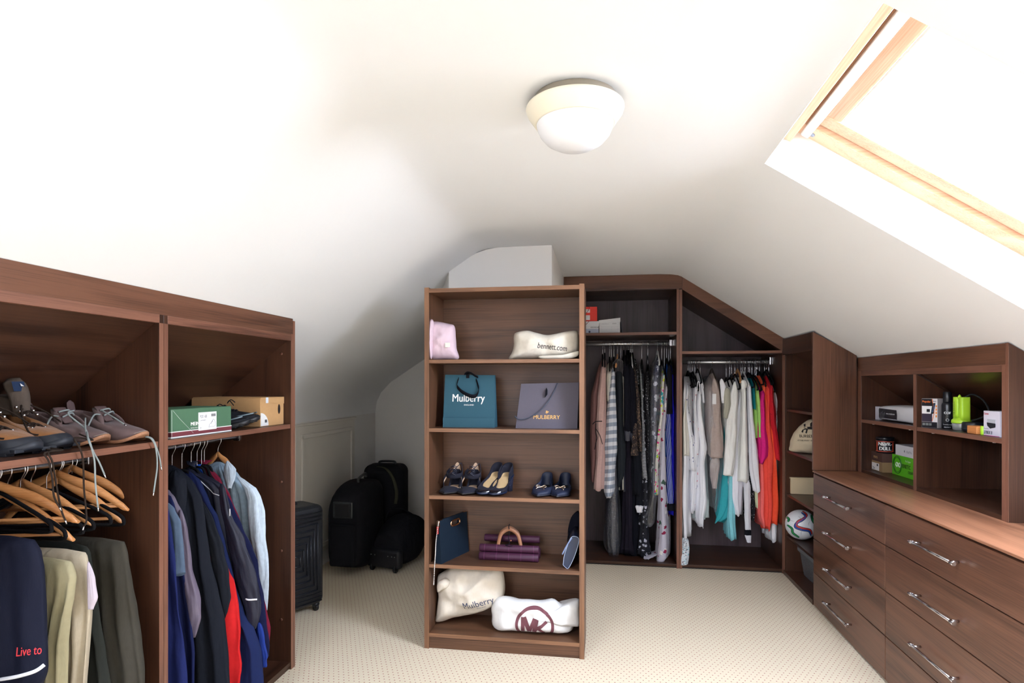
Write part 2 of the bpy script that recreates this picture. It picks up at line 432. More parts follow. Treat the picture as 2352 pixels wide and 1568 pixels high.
# velux windows
def velux(y0, y1, idx, mirror=False):
    """roof window in the right-hand slope; s runs down the slope, n outwards"""
    t = structT('window_%d' % idx, (MX-VX0 if mirror else VX0, y1, slz(VX0)))
    dn = Vector((1, 0, -KS)).normalized()
    O = Vector((VX0, 0, slz(VX0))); L = (VX1-VX0)*sqrt(1+KS*KS)
    M = Matrix(((dn.x, 0, SLN.x, O.x), (0, 1, 0, 0), (dn.z, 0, SLN.z, O.z), (0, 0, 0, 1)))   # (s, y, n)
    if mirror: M = Matrix(((-1, 0, 0, MX), (0, 1, 0, 0), (0, 0, 1, 0), (0, 0, 0, 1))) @ M
    def P(name, mb, mat, bevel=.003):
        return part(t, name, mb.xf(M), mat, bevel)
    D = .163
    white = plain((243, 242, 238), .55)
    P('reveal', MB().add([(0, y1, 0), (L, y1, 0), (L, y1, D), (0, y1, D)], [(0, 1, 2, 3)]), white, 0)
    P('reveal', MB().add([(0, y0, 0), (L, y0, 0), (L, y0, D), (0, y0, D)], [(0, 1, 2, 3)]), white, 0)
    P('reveal', MB().add([(0, y0, 0), (0, y1, 0), (0, y1, D), (0, y0, D)], [(0, 1, 2, 3)]), white, 0)
    P('reveal', MB().add([(L, y0, 0), (L, y1, 0), (L, y1, D), (L, y0, D)], [(0, 1, 2, 3)]), white, 0)
    fw = .075
    e = .02
    P('frame_side', bx(0, L, y1-fw, y1+e, D-.005, D+.13), PINE)
    P('frame_side', bx(0, L, y0-e, y0+fw, D-.005, D+.13), PINE)
    P('frame_head', bx(-e, .035, y0, y1, D-.05, D+.13), PINEY)
    P('frame_sill', bx(L-.06, L+e, y0, y1, D-.005, D+.13), PINEY)
    a, b = y0+fw+.004, y1-fw-.004
    sw = .072
    P('sash_side', bx(.04, L-.065, b-sw, b, D+.012, D+.09), PINE, .008)
    P('sash_side', bx(.04, L-.065, a, a+sw, D+.012, D+.09), PINE, .008)
    P('sash_head', bx(.04, .04+.10, a, b, D+.016, D+.09), PINEY, .01)
    P('sash_foot', bx(L-.065-sw, L-.065, a, b, D+.012, D+.09), PINEY, .008)
    P('ventilation_bar', bx(.047, .082, a-.06, b+.06, D-.022, D+.02), plain((232, 238, 243), .35), .008)
    P('glazing_bead', bx(.14, .148, a+sw, b-sw, D+.03, D+.06), plain((230, 230, 232), .4), .002)
    P('pane', bx(.14, L-.065-sw, a+sw, b-sw, D+.062, D+.066), clear((252, 253, 255), .04, .02), 0)
    sc = MB().lathe([(.0, -.004), (.009, -.004), (.011, 0), (.011, .002)], (0, 0, 0), 20)
    sc.xf(Matrix.Translation((.085, y1-.035, D-.006)))
    P('frame_screw', sc, plain((150, 165, 190), .3, .8), 0)
    return t
velux(WIN[0][0], WIN[0][1], 1)
velux(WIN2[0], WIN2[1], 2, True)

# low hatch door in the knee wall
dr = structT('door_1', (XL+.012, 4.48, .1))
cream = plain((228, 222, 210), .5, bump=.05, scale=30)
part(dr, 'door_panel', bx(XL-.01, XL+.010, 3.97, 4.99, .11, 1.13), cream, .003)
for a in ((4.04, 4.92, 1.05, 1.062), (4.04, 4.92, .17, .182)):
    part(dr, 'panel_moulding', bx(XL+.008, XL+.022, a[0], a[1], a[2]-.016, a[3]+.006), cream, .006)
for y in (4.04, 4.905):
    part(dr, 'panel_moulding', bx(XL+.008, XL+.022, y, y+.028, .176, 1.056), cream, .006)
part(dr, 'architrave', bx(XL-.005, XL+.016, 3.94, 5.02, 1.13, 1.15), cream, .004)

# ceiling light
LC = Vector((-.084, 1.785, 2.31))
t = thing('ceiling_light', 'round cream-rimmed ceiling light with a frosted white glass bowl', 'ceiling light', LC)
part(t, 'mounting_base', MB().lathe([(.118, 0), (.125, -.003), (.125, -.03), (.115, -.034)], (0, 0, 0), 48), plain((150, 140, 124), .6), world=False)
part(t, 'trim_ring', MB().lathe([(.139, -.026), (.147, -.030), (.148, -.034), (.144, -.046), (.121, -.078), (.116, -.080), (.114, -.076), (.133, -.046), (.13, -.03)], (0, 0, 0), 64, cap0=False, cap1=False), plain((238, 230, 208), .35), world=False)
part(t, 'glass_bowl', MB().lathe([(.116, -.072), (.1165, -.076), (.115, -.086), (.106, -.108), (.088, -.129), (.06, -.145), (.03, -.153), (.0005, -.155)], (0, 0, 0), 64, cap0=True, cap1=True), plain((236, 236, 238), .28, coat=.3), world=False)

# ------------------------------------------------------------------ fitted wardrobe on the left
FX = -1.563; LB0, LB1 = .86, 2.81; LBK = -2.17
t = thing('fitted_wardrobe', 'low walnut fitted wardrobe under the left roof slope, bays of shoes and jackets', 'wardrobe', (FX-.3, 1.85, 0))
def slope_panel(y0, y1):
    return MB().prism([(FX-.012, 1.669), (LBK, 1.669-(FX-.012-LBK)*.765), (LBK, 1.669-(FX-.012-LBK)*.765+.018), (FX-.012, 1.69)], (y0, y1), 1)
def endp(y0, y1): return MB().prism([(FX, 0), (FX, 1.768), (FX-.01, 1.770), (LBK, 1.378), (LBK, 0)], (y0, y1), 1)
part(t, 'end_panel', endp(2.772, 2.79), WD('z'), .001)
part(t, 'end_panel', endp(2.791, 2.81), WD('z'), .001)
part(t, 'end_panel', endp(LB0, LB0+.018), WD('z'), .001)
part(t, 'divider', endp(1.877, 1.897).xf(Matrix.Scale(1, 4)), WD('z'), .001)
part(t, 'divider', endp(1.899, 1.919), WD('z'), .001)
part(t, 'header', MB().prism([(FX+.001, 1.695), (FX+.001, 1.779), (FX-.016, 1.766), (FX-.016, 1.695)], (LB0, 2.79), 1), WF('y'), .001)
part(t, 'header_rail', bx(FX-.016, FX+.002, LB0, 1.878, 1.665, 1.696), WE('y'), .001)
part(t, 'header_rail', bx(FX-.016, FX+.002, 1.918, 2.775, 1.665, 1.696), WE('y'), .001)
for y0, y1 in ((LB0+.018, 1.877), (1.919, 2.772)):
    part(t, 'sloping_top_panel', slope_panel(y0, y1), WD('y'))
    part(t, 'shelf', bx(LBK, FX-.005, y0, y1, 1.222, 1.243), WD('y'), .001)
    part(t, 'base_panel', bx(LBK, FX-.003, y0, y1, .02, .038), WD('y'), .001)
    part(t, 'plinth', bx(FX-.03, FX-.012, y0, y1, 0, .02), WD('y'))
    part(t, 'back_panel', bx(LBK-.012, LBK, y0, y1, 0, 1.30), WD('z'))
    r = MB().tube([(-1.86, y0, 1.175), (-1.86, y1-.01, 1.175)], .0125, 16, 1)
    ro = part(t, 'hanging_rail', r, CHROME, label='chrome hanging rail')
    part(t, 'rail_bracket', bx(-1.878, -1.842, y1-.008, y1, 1.155, 1.215), CHROME, .003)
for y0, y1, z1 in ((1.877, 1.897, 1.70), (1.899, 1.919, 1.70), (2.772, 2.79, 1.70), (2.791, 2.81, 1.768)):
    part(t, 'edging', bx(FX, FX+.0015, y0, y1, 0, z1 if y0 > 2.7 else 1.665), WE('z'))
for y0, y1 in ((LB0+.018, 1.877), (1.919, 2.772)):
    part(t, 'edging', bx(FX-.005, FX-.0035, y0, y1, 1.222, 1.243), WE('y'))
for (y, z) in ((2.772, 1.6), (2.772, .95), (2.772, .60), (2.772, .25)):
    part(t, 'fixing_cap', MB().lathe([(.007, 0), (.007, -.002), (0.0005, -.0025)], (-1.615, y, z), 14, axis=1), plain((92, 56, 40), .4))

# ------------------------------------------------------------------ freestanding bookcase
BY, BK = 3.11, 3.41
BX0, BX1 = -.967, -.097
t = thing('bookcase', 'tall freestanding walnut bookcase in the middle of the room holding bags and shoes', 'bookcase', ((BX0+BX1)/2, BY+.15, 0))
SH = [1.579, 1.204, .837, .461]
for a, b in ((BX0, BX0+.026), (BX1-.026, BX1)):
    part(t, 'side_panel', bx(a, b, BY, BK, 0, 1.974), WB('z'), .001)
for a, b in ((BX0, BX0+.026), (BX1-.026, BX1)): part(t, 'edging', bx(a, b, BY-.0015, BY, 0, 1.974), WBE('z'))
for z in SH+[.083]: part(t, 'edging', bx(BX0+.026, BX1-.026, BY+.0005, BY+.003, z-.0195, z), WBE('x'))
part(t, 'edging', bx(BX0+.026, BX1-.026, BY+.0005, BY+.002, 1.946, 1.968), WBE('x'))
part(t, 'top_panel', bx(BX0+.026, BX1-.026, BY+.002, BK, 1.946, 1.968), WB('x'), .001)
for z in SH: part(t, 'shelf', bx(BX0+.026, BX1-.026, BY+.003, BK-.006, z-.019, z), WB('x'), .001)
part(t, 'bottom_panel', bx(BX0+.026, BX1-.026, BY+.002, BK-.006, .063, .083), WB('x'), .001)
part(t, 'plinth', bx(BX0+.026, BX1-.026, BY+.006, BY+.022, 0, .062), WB('x'), .001)
part(t, 'back_panel', bx(BX0+.026, BX1-.026, BK-.006, BK-.001, .06, 1.95), WB('x'))

# ------------------------------------------------------------------ far wardrobe
WY, WK = 4.75, 5.36
t = thing('far_wardrobe', 'dark walnut fitted wardrobe across the far wall with two bays full of clothes', 'wardrobe', (.53, 5.05, 0))
DX0, DX1 = .570, .612
part(t, 'side_panel', bx(-.31, -.292, WY+.002, WK, 0, 2.21), WD('z'), .001)
for a, b in ((DX0, DX0+.0205), (DX1-.0205, DX1)):
    part(t, 'divider', bx(a, b, WY, WK, 0, 2.185 if a > .58 else 2.19), WD('z'), .001)
part(t, 'side_panel', bx(1.352, 1.372, WY, WK, 0, 1.70), WD('z'), .001)
for a, b in ((DX0, DX0+.0205), (DX1-.0205, DX1)): part(t, 'edging', bx(a, b, WY-.0015, WY, 0, 2.185), WE('z'))
part(t, 'edging', bx(1.352, 1.372, WY-.0015, WY, 0, 1.70), WE('z'))
part(t, 'edging', bx(-.292, DX0, WY+.0045, WY+.006, 1.833, 1.854), WE('x')); part(t, 'edging', bx(DX1, 1.352, WY+.0045, WY+.006, 1.680, 1.701), WE('x'))
hz = [(-.312, 2.213), (.612, 2.19), (.612, 2.29), (.575, 2.299), (.52, 2.305), (.40, 2.308), (-.312, 2.308)]
part(t, 'header', MB().prism(hz, (WY-.002, WY+.016), 1), WF('x'), .001)
hs = [(.612, 2.187), (1.352, 1.70), (1.372, 1.70), (1.372, 1.788), (.613, 2.281)]
hs = [(.613, 2.185), (1.352, 1.697), (1.372, 1.697), (1.372, 1.787), (.613, 2.2815)]
part(t, 'sloping_header', MB().prism(hs, (WY-.002, WY+.016), 1), WF('x'), .001)
part(t, 'top_panel', bx(-.292, DX0, WY+.016, WK, 2.19, 2.208), WD('x'))
part(t, 'sloping_top_panel', MB().prism([(DX1, 2.187), (1.352, 1.70), (1.352, 1.716), (DX1, 2.204)], (WY+.016, WK), 1), WD('x'))
part(t, 'shelf', bx(-.292, DX0, WY+.006, WK, 1.833, 1.854), WD('x'), .001)
part(t, 'shelf', bx(DX1, 1.352, WY+.006, WK, 1.680, 1.701), WD('x'), .001)
BKM = wood((48, 40, 44), (92, 78, 82), 'z', .4)
part(t, 'back_panel', bx(-.292, DX0, WK, WK+.008, .03, 2.2), BKM)
part(t, 'back_panel', MB().prism([(DX1, .03), (1.352, .03), (1.352, 1.71), (DX1, 2.195)], (WK, WK+.008), 1), BKM)
part(t, 'base_panel', bx(-.292, DX0, WY+.002, WK, .012, .032), WD('x'), .001)
part(t, 'base_panel', bx(DX1, 1.352, WY+.002, WK, .012, .032), WD('x'), .001)
part(t, 'plinth', bx(-.31, 1.372, WY+.014, WY+.03, 0, .013), DK)
for x0, x1, z in ((-.292, .545, 1.783), (DX1, 1.345, 1.625)):
    part(t, 'hanging_rail', MB().tube([(x0, 5.05, z), (x1, 5.05, z)], .0145, 18, 1), RAIL, label='chrome hanging rail')
part(t, 'rail_bracket', bx(.545, .57, 5.03, 5.07, 1.76, 1.815), CHROME, .004)
part(t, 'rail_bracket', bx(1.338, 1.352, 5.035, 5.065, 1.60, 1.665), CHROME, .004)

# ------------------------------------------------------------------ corner shelves
CX = 1.372
t = thing('corner_shelving', 'narrow dark walnut open shelves in the corner between the wardrobe and the drawers', 'shelving', (1.5, 4.42, 0))
part(t, 'side_panel', MB().prism([(CX-.018, .885), (CX-.018, 1.785), (1.617, 1.632), (1.617, .885)], (4.087, 4.108), 1), WF('z'), .001)
for y0, y1 in ((4.722, 4.745), (4.109, 4.125)): part(t, 'side_panel', MB().prism([(CX, 0), (CX, 1.70), (1.908, 1.355), (1.908, 0)], (y0, y1), 1), WD('z'))
part(t, 'header', bx(CX-.018, CX, 4.108, WY-.003, 1.665, 1.785), WD('y'), .001)
part(t, 'sloping_top_panel', MB().prism([(CX, 1.70), (1.9, 1.36), (1.9, 1.376), (CX, 1.716)], (4.108, 4.745), 1), WD('y'))
for z in (1.255, .945, .616, .302): part(t, 'shelf', bx(CX+.004, 1.9, 4.125, 4.722, z-.018, z), WD('y'), .001)
part(t, 'base_panel', bx(CX-.015, 1.9, 4.108, 4.745, .0, .03), WD('y'), .001)
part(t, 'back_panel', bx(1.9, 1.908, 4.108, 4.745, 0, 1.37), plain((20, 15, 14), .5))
part(t, 'back_ledge', bx(1.40, 1.9, 4.695, 4.722, .617, .730), plain((214, 194, 158), .6), .003, label='cream painted board standing on the shelf')
part(t, 'ledge_lip', bx(1.395, 1.9, 4.69, 4.722, .730, .742), plain((214, 194, 158), .6), .002)

# ------------------------------------------------------------------ drawers
DXF = 1.353
t = thing('chest_of_drawers', 'long low walnut chest of drawers along the right wall with chrome bar handles', 'chest of drawers', (1.66, 3.12, 0))
part(t, 'carcass', bx(DXF+.02, 1.98, 2.13, 4.08, .02, .872), plain((30, 19, 15), .5))
part(t, 'plinth', bx(DXF+.035, DXF+.05, 2.13, 4.08, 0, .02), plain((40, 25, 18), .5))
rows = [(.012, .222), (.227, .440), (.445, .662), (.667, .862)]
def handle(y0, y1, z):
    mb = MB().tube([(DXF-.032, y0, z), (DXF-.032, y1, z)], .0058, 14, 1)
    for y in (y0, y1):
        s = 1 if y == y0 else -1
        mb.tube([(DXF-.032, y-s*.001, z), (DXF-.032, y+s*.022, z)], .0082, 14, 1)
        mb.tube([(DXF-.032, y+s*.028, z), (DXF+.001, y+s*.028, z)], .0055, 10, 1)
    return mb
for ci, (y0, y1, h0, h1) in enumerate(((3.098, 4.079, 3.46, 3.82), (2.132, 3.093, 2.47, 2.80))):
    for ri, (z0, z1) in enumerate(rows):
        d = part(t, 'drawer', bx(DXF, DXF+.019, y0, y1, z0, z1), WF('y'), .0012)
        hb = handle(h0, h1, {0: .085, 1: .315, 2: .535, 3: .762}[ri] if ci else {0: .12, 1: .325, 2: .545, 3: .762}[ri])
        hb.xf(Matrix.Translation(-Vector(t.location)))
        sub(t, d, 'handle', hb, CHROME, label='brushed chrome bar handle')
t2 = single('worktop', 'walnut worktop over the chest of drawers, bright under the roof window', 'worktop', bx(DXF-.004, XR, 2.125, 4.085, .8725, .8825), wood((88, 52, 36), (160, 112, 84), 'y', .3), bevel=.001)

# ------------------------------------------------------------------ wall cabinet above the worktop
UX = 1.631
t = thing('upper_cabinet', 'walnut open cubby cabinet standing on the worktop under the roof slope', 'cabinet', (1.8, 3.4, .8825))
z0 = .883
def upp(y0, y1, top=True): return MB().prism([(UX, z0), (UX, 1.615), (2.03, 1.366), (2.03, z0)], (y0, y1), 1)
part(t, 'side_panel', upp(2.672, 2.69), WD('z'), .001)
part(t, 'side_panel', upp(2.691, 2.712), WD('z'), .001)
part(t, 'side_panel', upp(4.052, 4.105), WD('z'), .001)
part(t, 'header', bx(UX-.001, UX+.017, 2.69, 4.105, 1.528, 1.614), WF('y'), .001)
part(t, 'header_rail', bx(UX-.001, UX+.017, 2.712, 4.053, 1.497, 1.5275), WE('y'), .001)
part(t, 'divider', MB().prism([(UX, z0), (UX, 1.497), (2.03, 1.25), (2.03, z0)], (3.385, 3.413), 1), WD('z'), .001)
for y0, y1, zt in ((2.672, 2.69, 1.615), (2.691, 2.712, 1.528), (4.052, 4.105, 1.528), (3.385, 3.413, 1.497)):
    part(t, 'edging', bx(UX-.0015, UX, y0, y1, z0, zt), WE('z'))
for y0, y1 in ((2.712, 3.385), (3.413, 4.052)):
    part(t, 'shelf', bx(UX+.004, 2.02, y0, y1, 1.200, 1.221), WD('y'), .001)
    part(t, 'edging', bx(UX+.0025, UX+.004, y0, y1, 1.2, 1.221), WE('y'))
    part(t, 'base_panel', bx(UX+.001, 2.02, y0, y1, z0, z0+.02), WD('y'), .001)
    part(t, 'sloping_top_panel', MB().prism([(UX+.017, 1.505), (2.03, 1.245), (2.03, 1.26), (UX+.017, 1.52)], (y0, y1), 1), WD('y'))
    part(t, 'back_panel', bx(2.02, 2.028, y0, y1, z0, 1.26), WD('z'))
    for y in (y0+.1, y1-.1): part(t, 'shelf_peg', MB().lathe([(.006, -.006), (.006, .0)], (UX+.03, y, 1.2), 10), plain((225, 225, 225), .4))
# ------------------------------------------------------------------ garments
def drape(rows, seed=0, fold=.006, k=3, lobes=5, lobe=.12, M=40, N=112, hem=.008, sq=.75):
    """closed hanging cloth. rows (top to bottom): (z, (ax, ay), (bx, by), half thickness)"""
    rr = sorted([(-r[0], r[1][0], r[1][1], r[2][0], r[2][1], r[3]) for r in rows])
    z0, z1 = rr[0][0], rr[-1][0]; out = []; rnd = random.Random(seed); ph = rnd.random()*6; ph2 = rnd.random()*6
    for i in range(M+1):
        u = i/M; zz = z0+(z1-z0)*(u*.75+.25*u*u)
        ax, ay, bx_, by, th = interp(rr, zz)
        A = Vector((ax, ay, 0)); B = Vector((bx_, by, 0)); mid = (A+B)/2; h = (A-B)/2
        d = h.normalized(); nn = Vector((-d.y, d.x, 0)); ring = []
        grow = min(1, u*2.2); g_ = 1-min(1, i/4); th *= max(.18, sqrt(1-g_*g_))
        for j in range(N):
            a = 2*pi*j/N; ca, sa = cos(a), sin(a)
            al = math.copysign(abs(ca)**sq, ca); ac = math.copysign(abs(sa)**.8, sa)
            n1 = noise.noise(Vector((ca*1.7+seed, sa*1.7, zz*3.2)))
            lob = 1+lobe*grow*sin(lobes*a+ph+zz*1.7)+.14*n1*grow
            tri = abs(((k*al*.5+ph2+.25*noise.noise(Vector((seed, zz*2.2, al))))+zz*.18) % 1-.5)*4-1
            n2 = noise.noise(Vector((al*6+seed, (2 if sa > 0 else 7), zz*2.6)))+.5*noise.noise(Vector((al*13+seed, (2 if sa > 0 else 7), zz*7)))
            f = fold*grow*(.75*tri+.8*n1)+(1 if sa > 0 else -1)*min(abs(sa)*3, 1)*.007*n2*grow
            p = mid+h*al*(1+.02*n1*grow)+nn*(th*ac*lob+f)
            z = -zz
            if i == M: z += hem*sin(5*a+ph)
            if i == 0: p = mid+(p-mid)*.8
            ring.append((p.x, p.y, z+.004*n1*grow))
        out.append(ring)
    return MB().rings(out)
def sleeve_mb(rows, seed=0, squash=.75, M=34, N=40, wr=.13):
    """rows: (z, x, y, radius)"""
    rr = sorted([(-r[0],)+tuple(r[1:]) for r in rows]); z0, z1 = rr[0][0], rr[-1][0]; out = []
    for i in range(M+1):
        zz = z0+(z1-z0)*i/M; x, y, r = interp(rr, zz); ring = []
        g_ = 1-min(1, i/6); e = max(.2, sqrt(1-g_*g_))
        for j in range(N):
            a = 2*pi*j/N; n1 = noise.noise(Vector((cos(a)*1.5+seed*3.1, sin(a)*1.5, zz*9)))+.7*noise.noise(Vector((cos(a)*3.5+seed*3.1, sin(a)*3.5, zz*16)))
            q = r*(1+wr*1.6*n1+.06*sin(5*a+seed+zz*3))*e
            ring.append((x+q*cos(a), y+q*sin(a)*squash, -zz+.004*n1))
        out.append(ring)
    return MB().rings(out)

def make_hanger(name, label, P, axis, rod_z, kind, apex, span=.2, tilt=0, group=None, bar=True, drop=.105):
    """P=(x, y) on the rail; axis 'x' or 'y' = direction of the arms"""
    t = thing(name, label, 'hanger', (P[0], P[1], apex), (0, 0, (0 if axis == 'x' else pi/2)+tilt), group)
    # local: arms along x, hook rises to the rail
    h = rod_z-apex; r = .017
    pts = [(-.012, 0, h-.012), (-r, 0, h+.002), (-r*.7, 0, h+.013), (0, 0, h+.018), (r*.75, 0, h+.012), (r, 0, h), (r*.8, 0, h-.014), (.004, 0, h-.032), (0, 0, h-.045), (0, 0, -.004)]
    part(t, 'hook', MB().tube(pts, .0019, 8, 4), CHROME, world=False, label='chrome hook')
    if kind == 'wood':
        m = wood((168, 106, 58), (214, 152, 96), 'x', .35)
        for s in (-1, 1):
            rs = []
            for i in range(15):
                u = i/14; x = s*span*u; z = .006-drop*(u**1.15)+.016*sin(pi*u)*(1-u)-.012*sin(2*pi*u)*(1-u)
                hh = .019-.006*abs(u-.5)*2 if u < .9 else .019-.006*.8-.010*((u-.9)/.1)**2
                hh = max(.003, hh); w_ = .0065+.002*u; y = .018*u*u
                rs.append([(x, y+w_*cos(a), z+hh*sin(a)) for a in [2*pi*q/12 for q in range(12)]])
            part(t, 'arm', MB().rings(rs), m, world=False)
        if bar:
            part(t, 'trouser_bar', MB().tube([(-span*.86, .014, -drop*.84), (0, .012, -drop*.86), (span*.86, .014, -drop*.84)], .0055, 10, 1), m, world=False)
    else:
        m = {'velvet': fabric((20, 19, 21), 1, .2), 'plastic': plain((16, 16, 18), .35), 'white': plain((225, 225, 222), .4), 'tan': plain((60, 48, 40), .6)}[kind]
        mb = MB()
        pts = [(0, 0, 0), (-.03, 0, -.008), (-span*.55, 0, -.045), (-span*.93, 0, -.085), (-span, 0, -.105), (-span*.95, 0, -.118), (-span*.5, 0, -.12), (0, 0, -.12),
               (span*.5, 0, -.12), (span*.95, 0, -.118), (span, 0, -.105), (span*.93, 0, -.085), (span*.55, 0, -.045), (.03, 0, -.008), (0, 0, 0)]
        part(t, 'arms', mb.tube(pts, .0058, 8, 3), m, world=False)
    return t

ROD1, ROD2 = 1.783, 1.625
RY = 5.05
def far_garment(name, label, cat, short, mat, hx, rows, yn=4.85, hk='velvet', rod=1, seed=None, fold=.008, k=2.5, lobes=13, lobe=.20, hanger=True, sleeves=(), extra=None, back=.8, hmul=1):
    """a garment hanging edge-on to the room; rows (photo y, left x, right x) give the edge nearest the room"""
    seed = seed if seed is not None else int(hx*7+rows[0][0])
    rz = ROD1 if rod == 1 else ROD2
    hxw = at(hx, 792, 1, RY).x
    full = RY-yn
    ztop = at(rows[0][1], rows[0][0], 1, RY-.05).z
    zs = [at(r[1], r[0], 1, yn).z for r in rows]; zs[0] = ztop
    out = []
    for r, z in zip(rows, zs):
        f = min(1, max(0, (ztop-z)/.11)); D = .035+(full-.035)*sqrt(f)
        x0 = at(r[1], r[0], 1, RY-D).x; x1 = at(r[2], r[0], 1, RY-D).x
        xc = (x0+x1)/2; th = max(.006, (x1-x0)/2)
        out.append((z, (xc, RY-D), (hxw*1.5-xc*.5 if back > 0 else xc, min(WK-.02, RY+D*back)), th))
    if len(out) > 1 and zs[0]-zs[1] > .12:
        z = zs[0]-.10; f = .9; D = .035+(full-.035)*sqrt(f); g = .10/(zs[0]-zs[1])
        a, b = out[0], out[1]; w_ = a[3]+(b[3]-a[3])*g
        out.insert(1, (z, (a[1][0]+(b[1][0]-a[1][0])*g, RY-D), (a[2][0]+(b[2][0]-a[2][0])*g, min(WK-.02, RY+D*back)), w_))
    mid = out[0]
    t = thing(name, label, cat, ((mid[1][0]+mid[2][0])/2, RY, zs[-1]))
    part(t, 'body', drape(out, seed, fold, k, lobes, lobe), mat)
    for i, s in enumerate(sleeves):
        sm = s.get('mat', mat); y_ = s.get('y', yn-.01)
        rw = []
        for (py, a, b) in s['rows']:
            A, B = at(a, py, 1, y_), at(b, py, 1, y_); rw.append((A.z, (A.x+B.x)/2, y_, (B.x-A.x)/2))
        sl = part(t, s.get('name', 'sleeve'), sleeve_mb(rw, seed+i, s.get('sq', .7)), sm, label=s.get('label'))
    if extra: extra(t)
    if hanger:
        kinds = {'velvet': 'black velvet', 'plastic': 'black plastic', 'wood': 'wooden', 'white': 'white plastic', 'tan': 'dark brown'}
        make_hanger('clothes_hanger', '%s clothes hanger holding %s' % (kinds[hk], short), (hxw, RY), 'y', rz, hk, min(rz-.055, ztop+.045 if hk != 'wood' else ztop+.055), span=min(.19, full-.01), bar=False)
    return t
BLK = fabric((20, 20, 26)); NAVY = fabric((20, 25, 48)); WHT = fabric((244, 244, 248), var=.04); CRM = fabric((238, 234, 222), var=.05)
PLASTIC = clear((248, 250, 254), .10, .14, .045, 1.0)
def cover(rows, yn=4.83, seed=3, name='plastic_cover', lab='clear crinkled plastic garment cover'):
    def f(t):
        out = []
        for r in rows:
            A, B = at(r[1], r[0], 1, yn), at(r[2], r[0], 1, yn)
            D = r[3] if len(r) > 3 else RY-yn
            xc = (A.x+B.x)/2; out.append((A.z, (xc, RY-D), (xc, min(WK-.02, RY+D*.7)), (B.x-A.x)/2))
        part(t, name, drape(out, seed, .007, 4, 9, .12, hem=.012), PLASTIC, label=lab)
    return f
def cord(pts, r, mat, name='tie_cord', y=4.82):
    def f(t):
        part(t, name, MB().tube([at(px, py, 1, y) for px, py in pts], r, 7, 4), mat)
    return f
def both(*fs):
    def f(t):
        for g in fs: g(t)
    return f
LACEBR = prints((38, 30, 30), [(134, 108, 88)], 55, .34, warp=.05)
BWZIG = prints((20, 20, 24), [(214, 214, 216)], 60, .3, (1, 1, 3))
BWTINY = prints((18, 18, 24), [(190, 190, 196)], 70, .22)
BWRING = prints((18, 20, 30), [(190, 192, 205)], 26, .28, warp=.03)
FG = far_garment
FG('coat', 'back of the pale pink cape coat, its shade painted as dusty brown', 'coat', 'the shaded back of the pink cape coat', fabric((128, 92, 88)), 1384, [(826, 1378, 1386), (860, 1366, 1382), (910, 1353, 1376), (1000, 1349, 1370), (1105, 1352, 1370)], yn=4.88)  # added brown body: the pink cape's shaded back, shade put into the cloth colour
FG('cape_coat', 'pale pink wool cape coat with black edging and a black tie cord', 'coat', 'the pale pink cape coat', fabric((206, 170, 160), sheen=.2), 1389, [(823, 1383, 1391), (860, 1375, 1392), (910, 1368, 1391), (975, 1362, 1389), (1040, 1365, 1387), (1126, 1360, 1383)], yn=4.83,
   extra=both(cord([(1361, 974), (1368, 968), (1383, 967)], .0035, BLK, 'edging'), cord([(1369, 972), (1368, 990), (1371, 1005), (1368, 1020), (1366, 1032)], .003, BLK), cord([(1369, 985), (1378, 1000), (1384, 1020)], .0025, BLK)))
FG('blouse', 'cream silky blouse between the pink cape coat and the striped shirt', 'blouse', 'the cream silky blouse', fabric((222, 218, 204), .6, spec=.4), 1400, [(832, 1397, 1407), (860, 1391, 1407), (895, 1391, 1402), (920, 1392, 1400)], yn=4.85)
FG('evening_gown', 'long navy sequinned gown inside a clear plastic cover reaching the wardrobe base', 'gown', 'the plastic-covered navy gown', prints((26, 30, 48), [(150, 152, 160)], 75, .14, rough=.5), 1404, [(840, 1402, 1412), (1000, 1400, 1420), (1140, 1399, 1420), (1200, 1396, 1422), (1272, 1402, 1420)], yn=4.9, hk='tan',
   extra=cover([(842, 1400, 1414, .1), (900, 1398, 1419), (1000, 1398, 1418), (1120, 1396, 1420), (1200, 1390, 1426), (1258, 1388, 1428), (1280, 1398, 1422)], 4.86))
FG('striped_shirt', 'white and grey-blue broad-striped linen shirt on the left side of the bay', 'shirt', 'the broad-striped linen shirt', stripes((160, 170, 186), (232, 234, 238), .062, 2, .5, tilt=.12), 1410, [(832, 1404, 1412), (868, 1402, 1414), (920, 1394, 1415), (970, 1390, 1416), (1030, 1387, 1417), (1050, 1389, 1414), (1090, 1388, 1412), (1128, 1384, 1409), (1143, 1388, 1402)], yn=4.82)
FG('fur_collar_cape', 'charcoal cape with a fluffy dark fur collar on a wooden hanger', 'cape', 'the fur-collared cape', fabric((38, 42, 46)), 1418, [(832, 1410, 1431), (870, 1413, 1432), (930, 1416, 1434), (1000, 1417, 1438), (1050, 1417, 1444), (1085, 1418, 1440), (1117, 1418, 1425)], yn=4.86, hk='wood',
   sleeves=[dict(name='fur_collar', rows=[(824, 1412, 1430), (840, 1408, 1433), (856, 1412, 1432), (868, 1418, 1430)], mat=fabric((58, 56, 60), 1, .5, .6, 1.5, 260), sq=1.0, y=4.93, label='fluffy dark grey fur collar')])
FG('striped_scarf', 'cream and navy striped scarf hanging below the charcoal cape', 'scarf', 'the cream and navy scarf', stripes((226, 222, 206), (28, 30, 46), .03, 0, .35), 1426, [(840, 1428, 1433), (1000, 1428, 1437), (1080, 1427, 1442), (1127, 1426, 1443)], yn=4.9)
FG('long_dress', 'full-length black-plum dress reaching the wardrobe base', 'dress', 'the full-length plum-black dress', fabric((30, 26, 36)), 1433, [(812, 1428, 1440), (900, 1433, 1446), (1000, 1438, 1452), (1120, 1436, 1455), (1240, 1434, 1455), (1272, 1430, 1464)], yn=4.88, fold=.012)
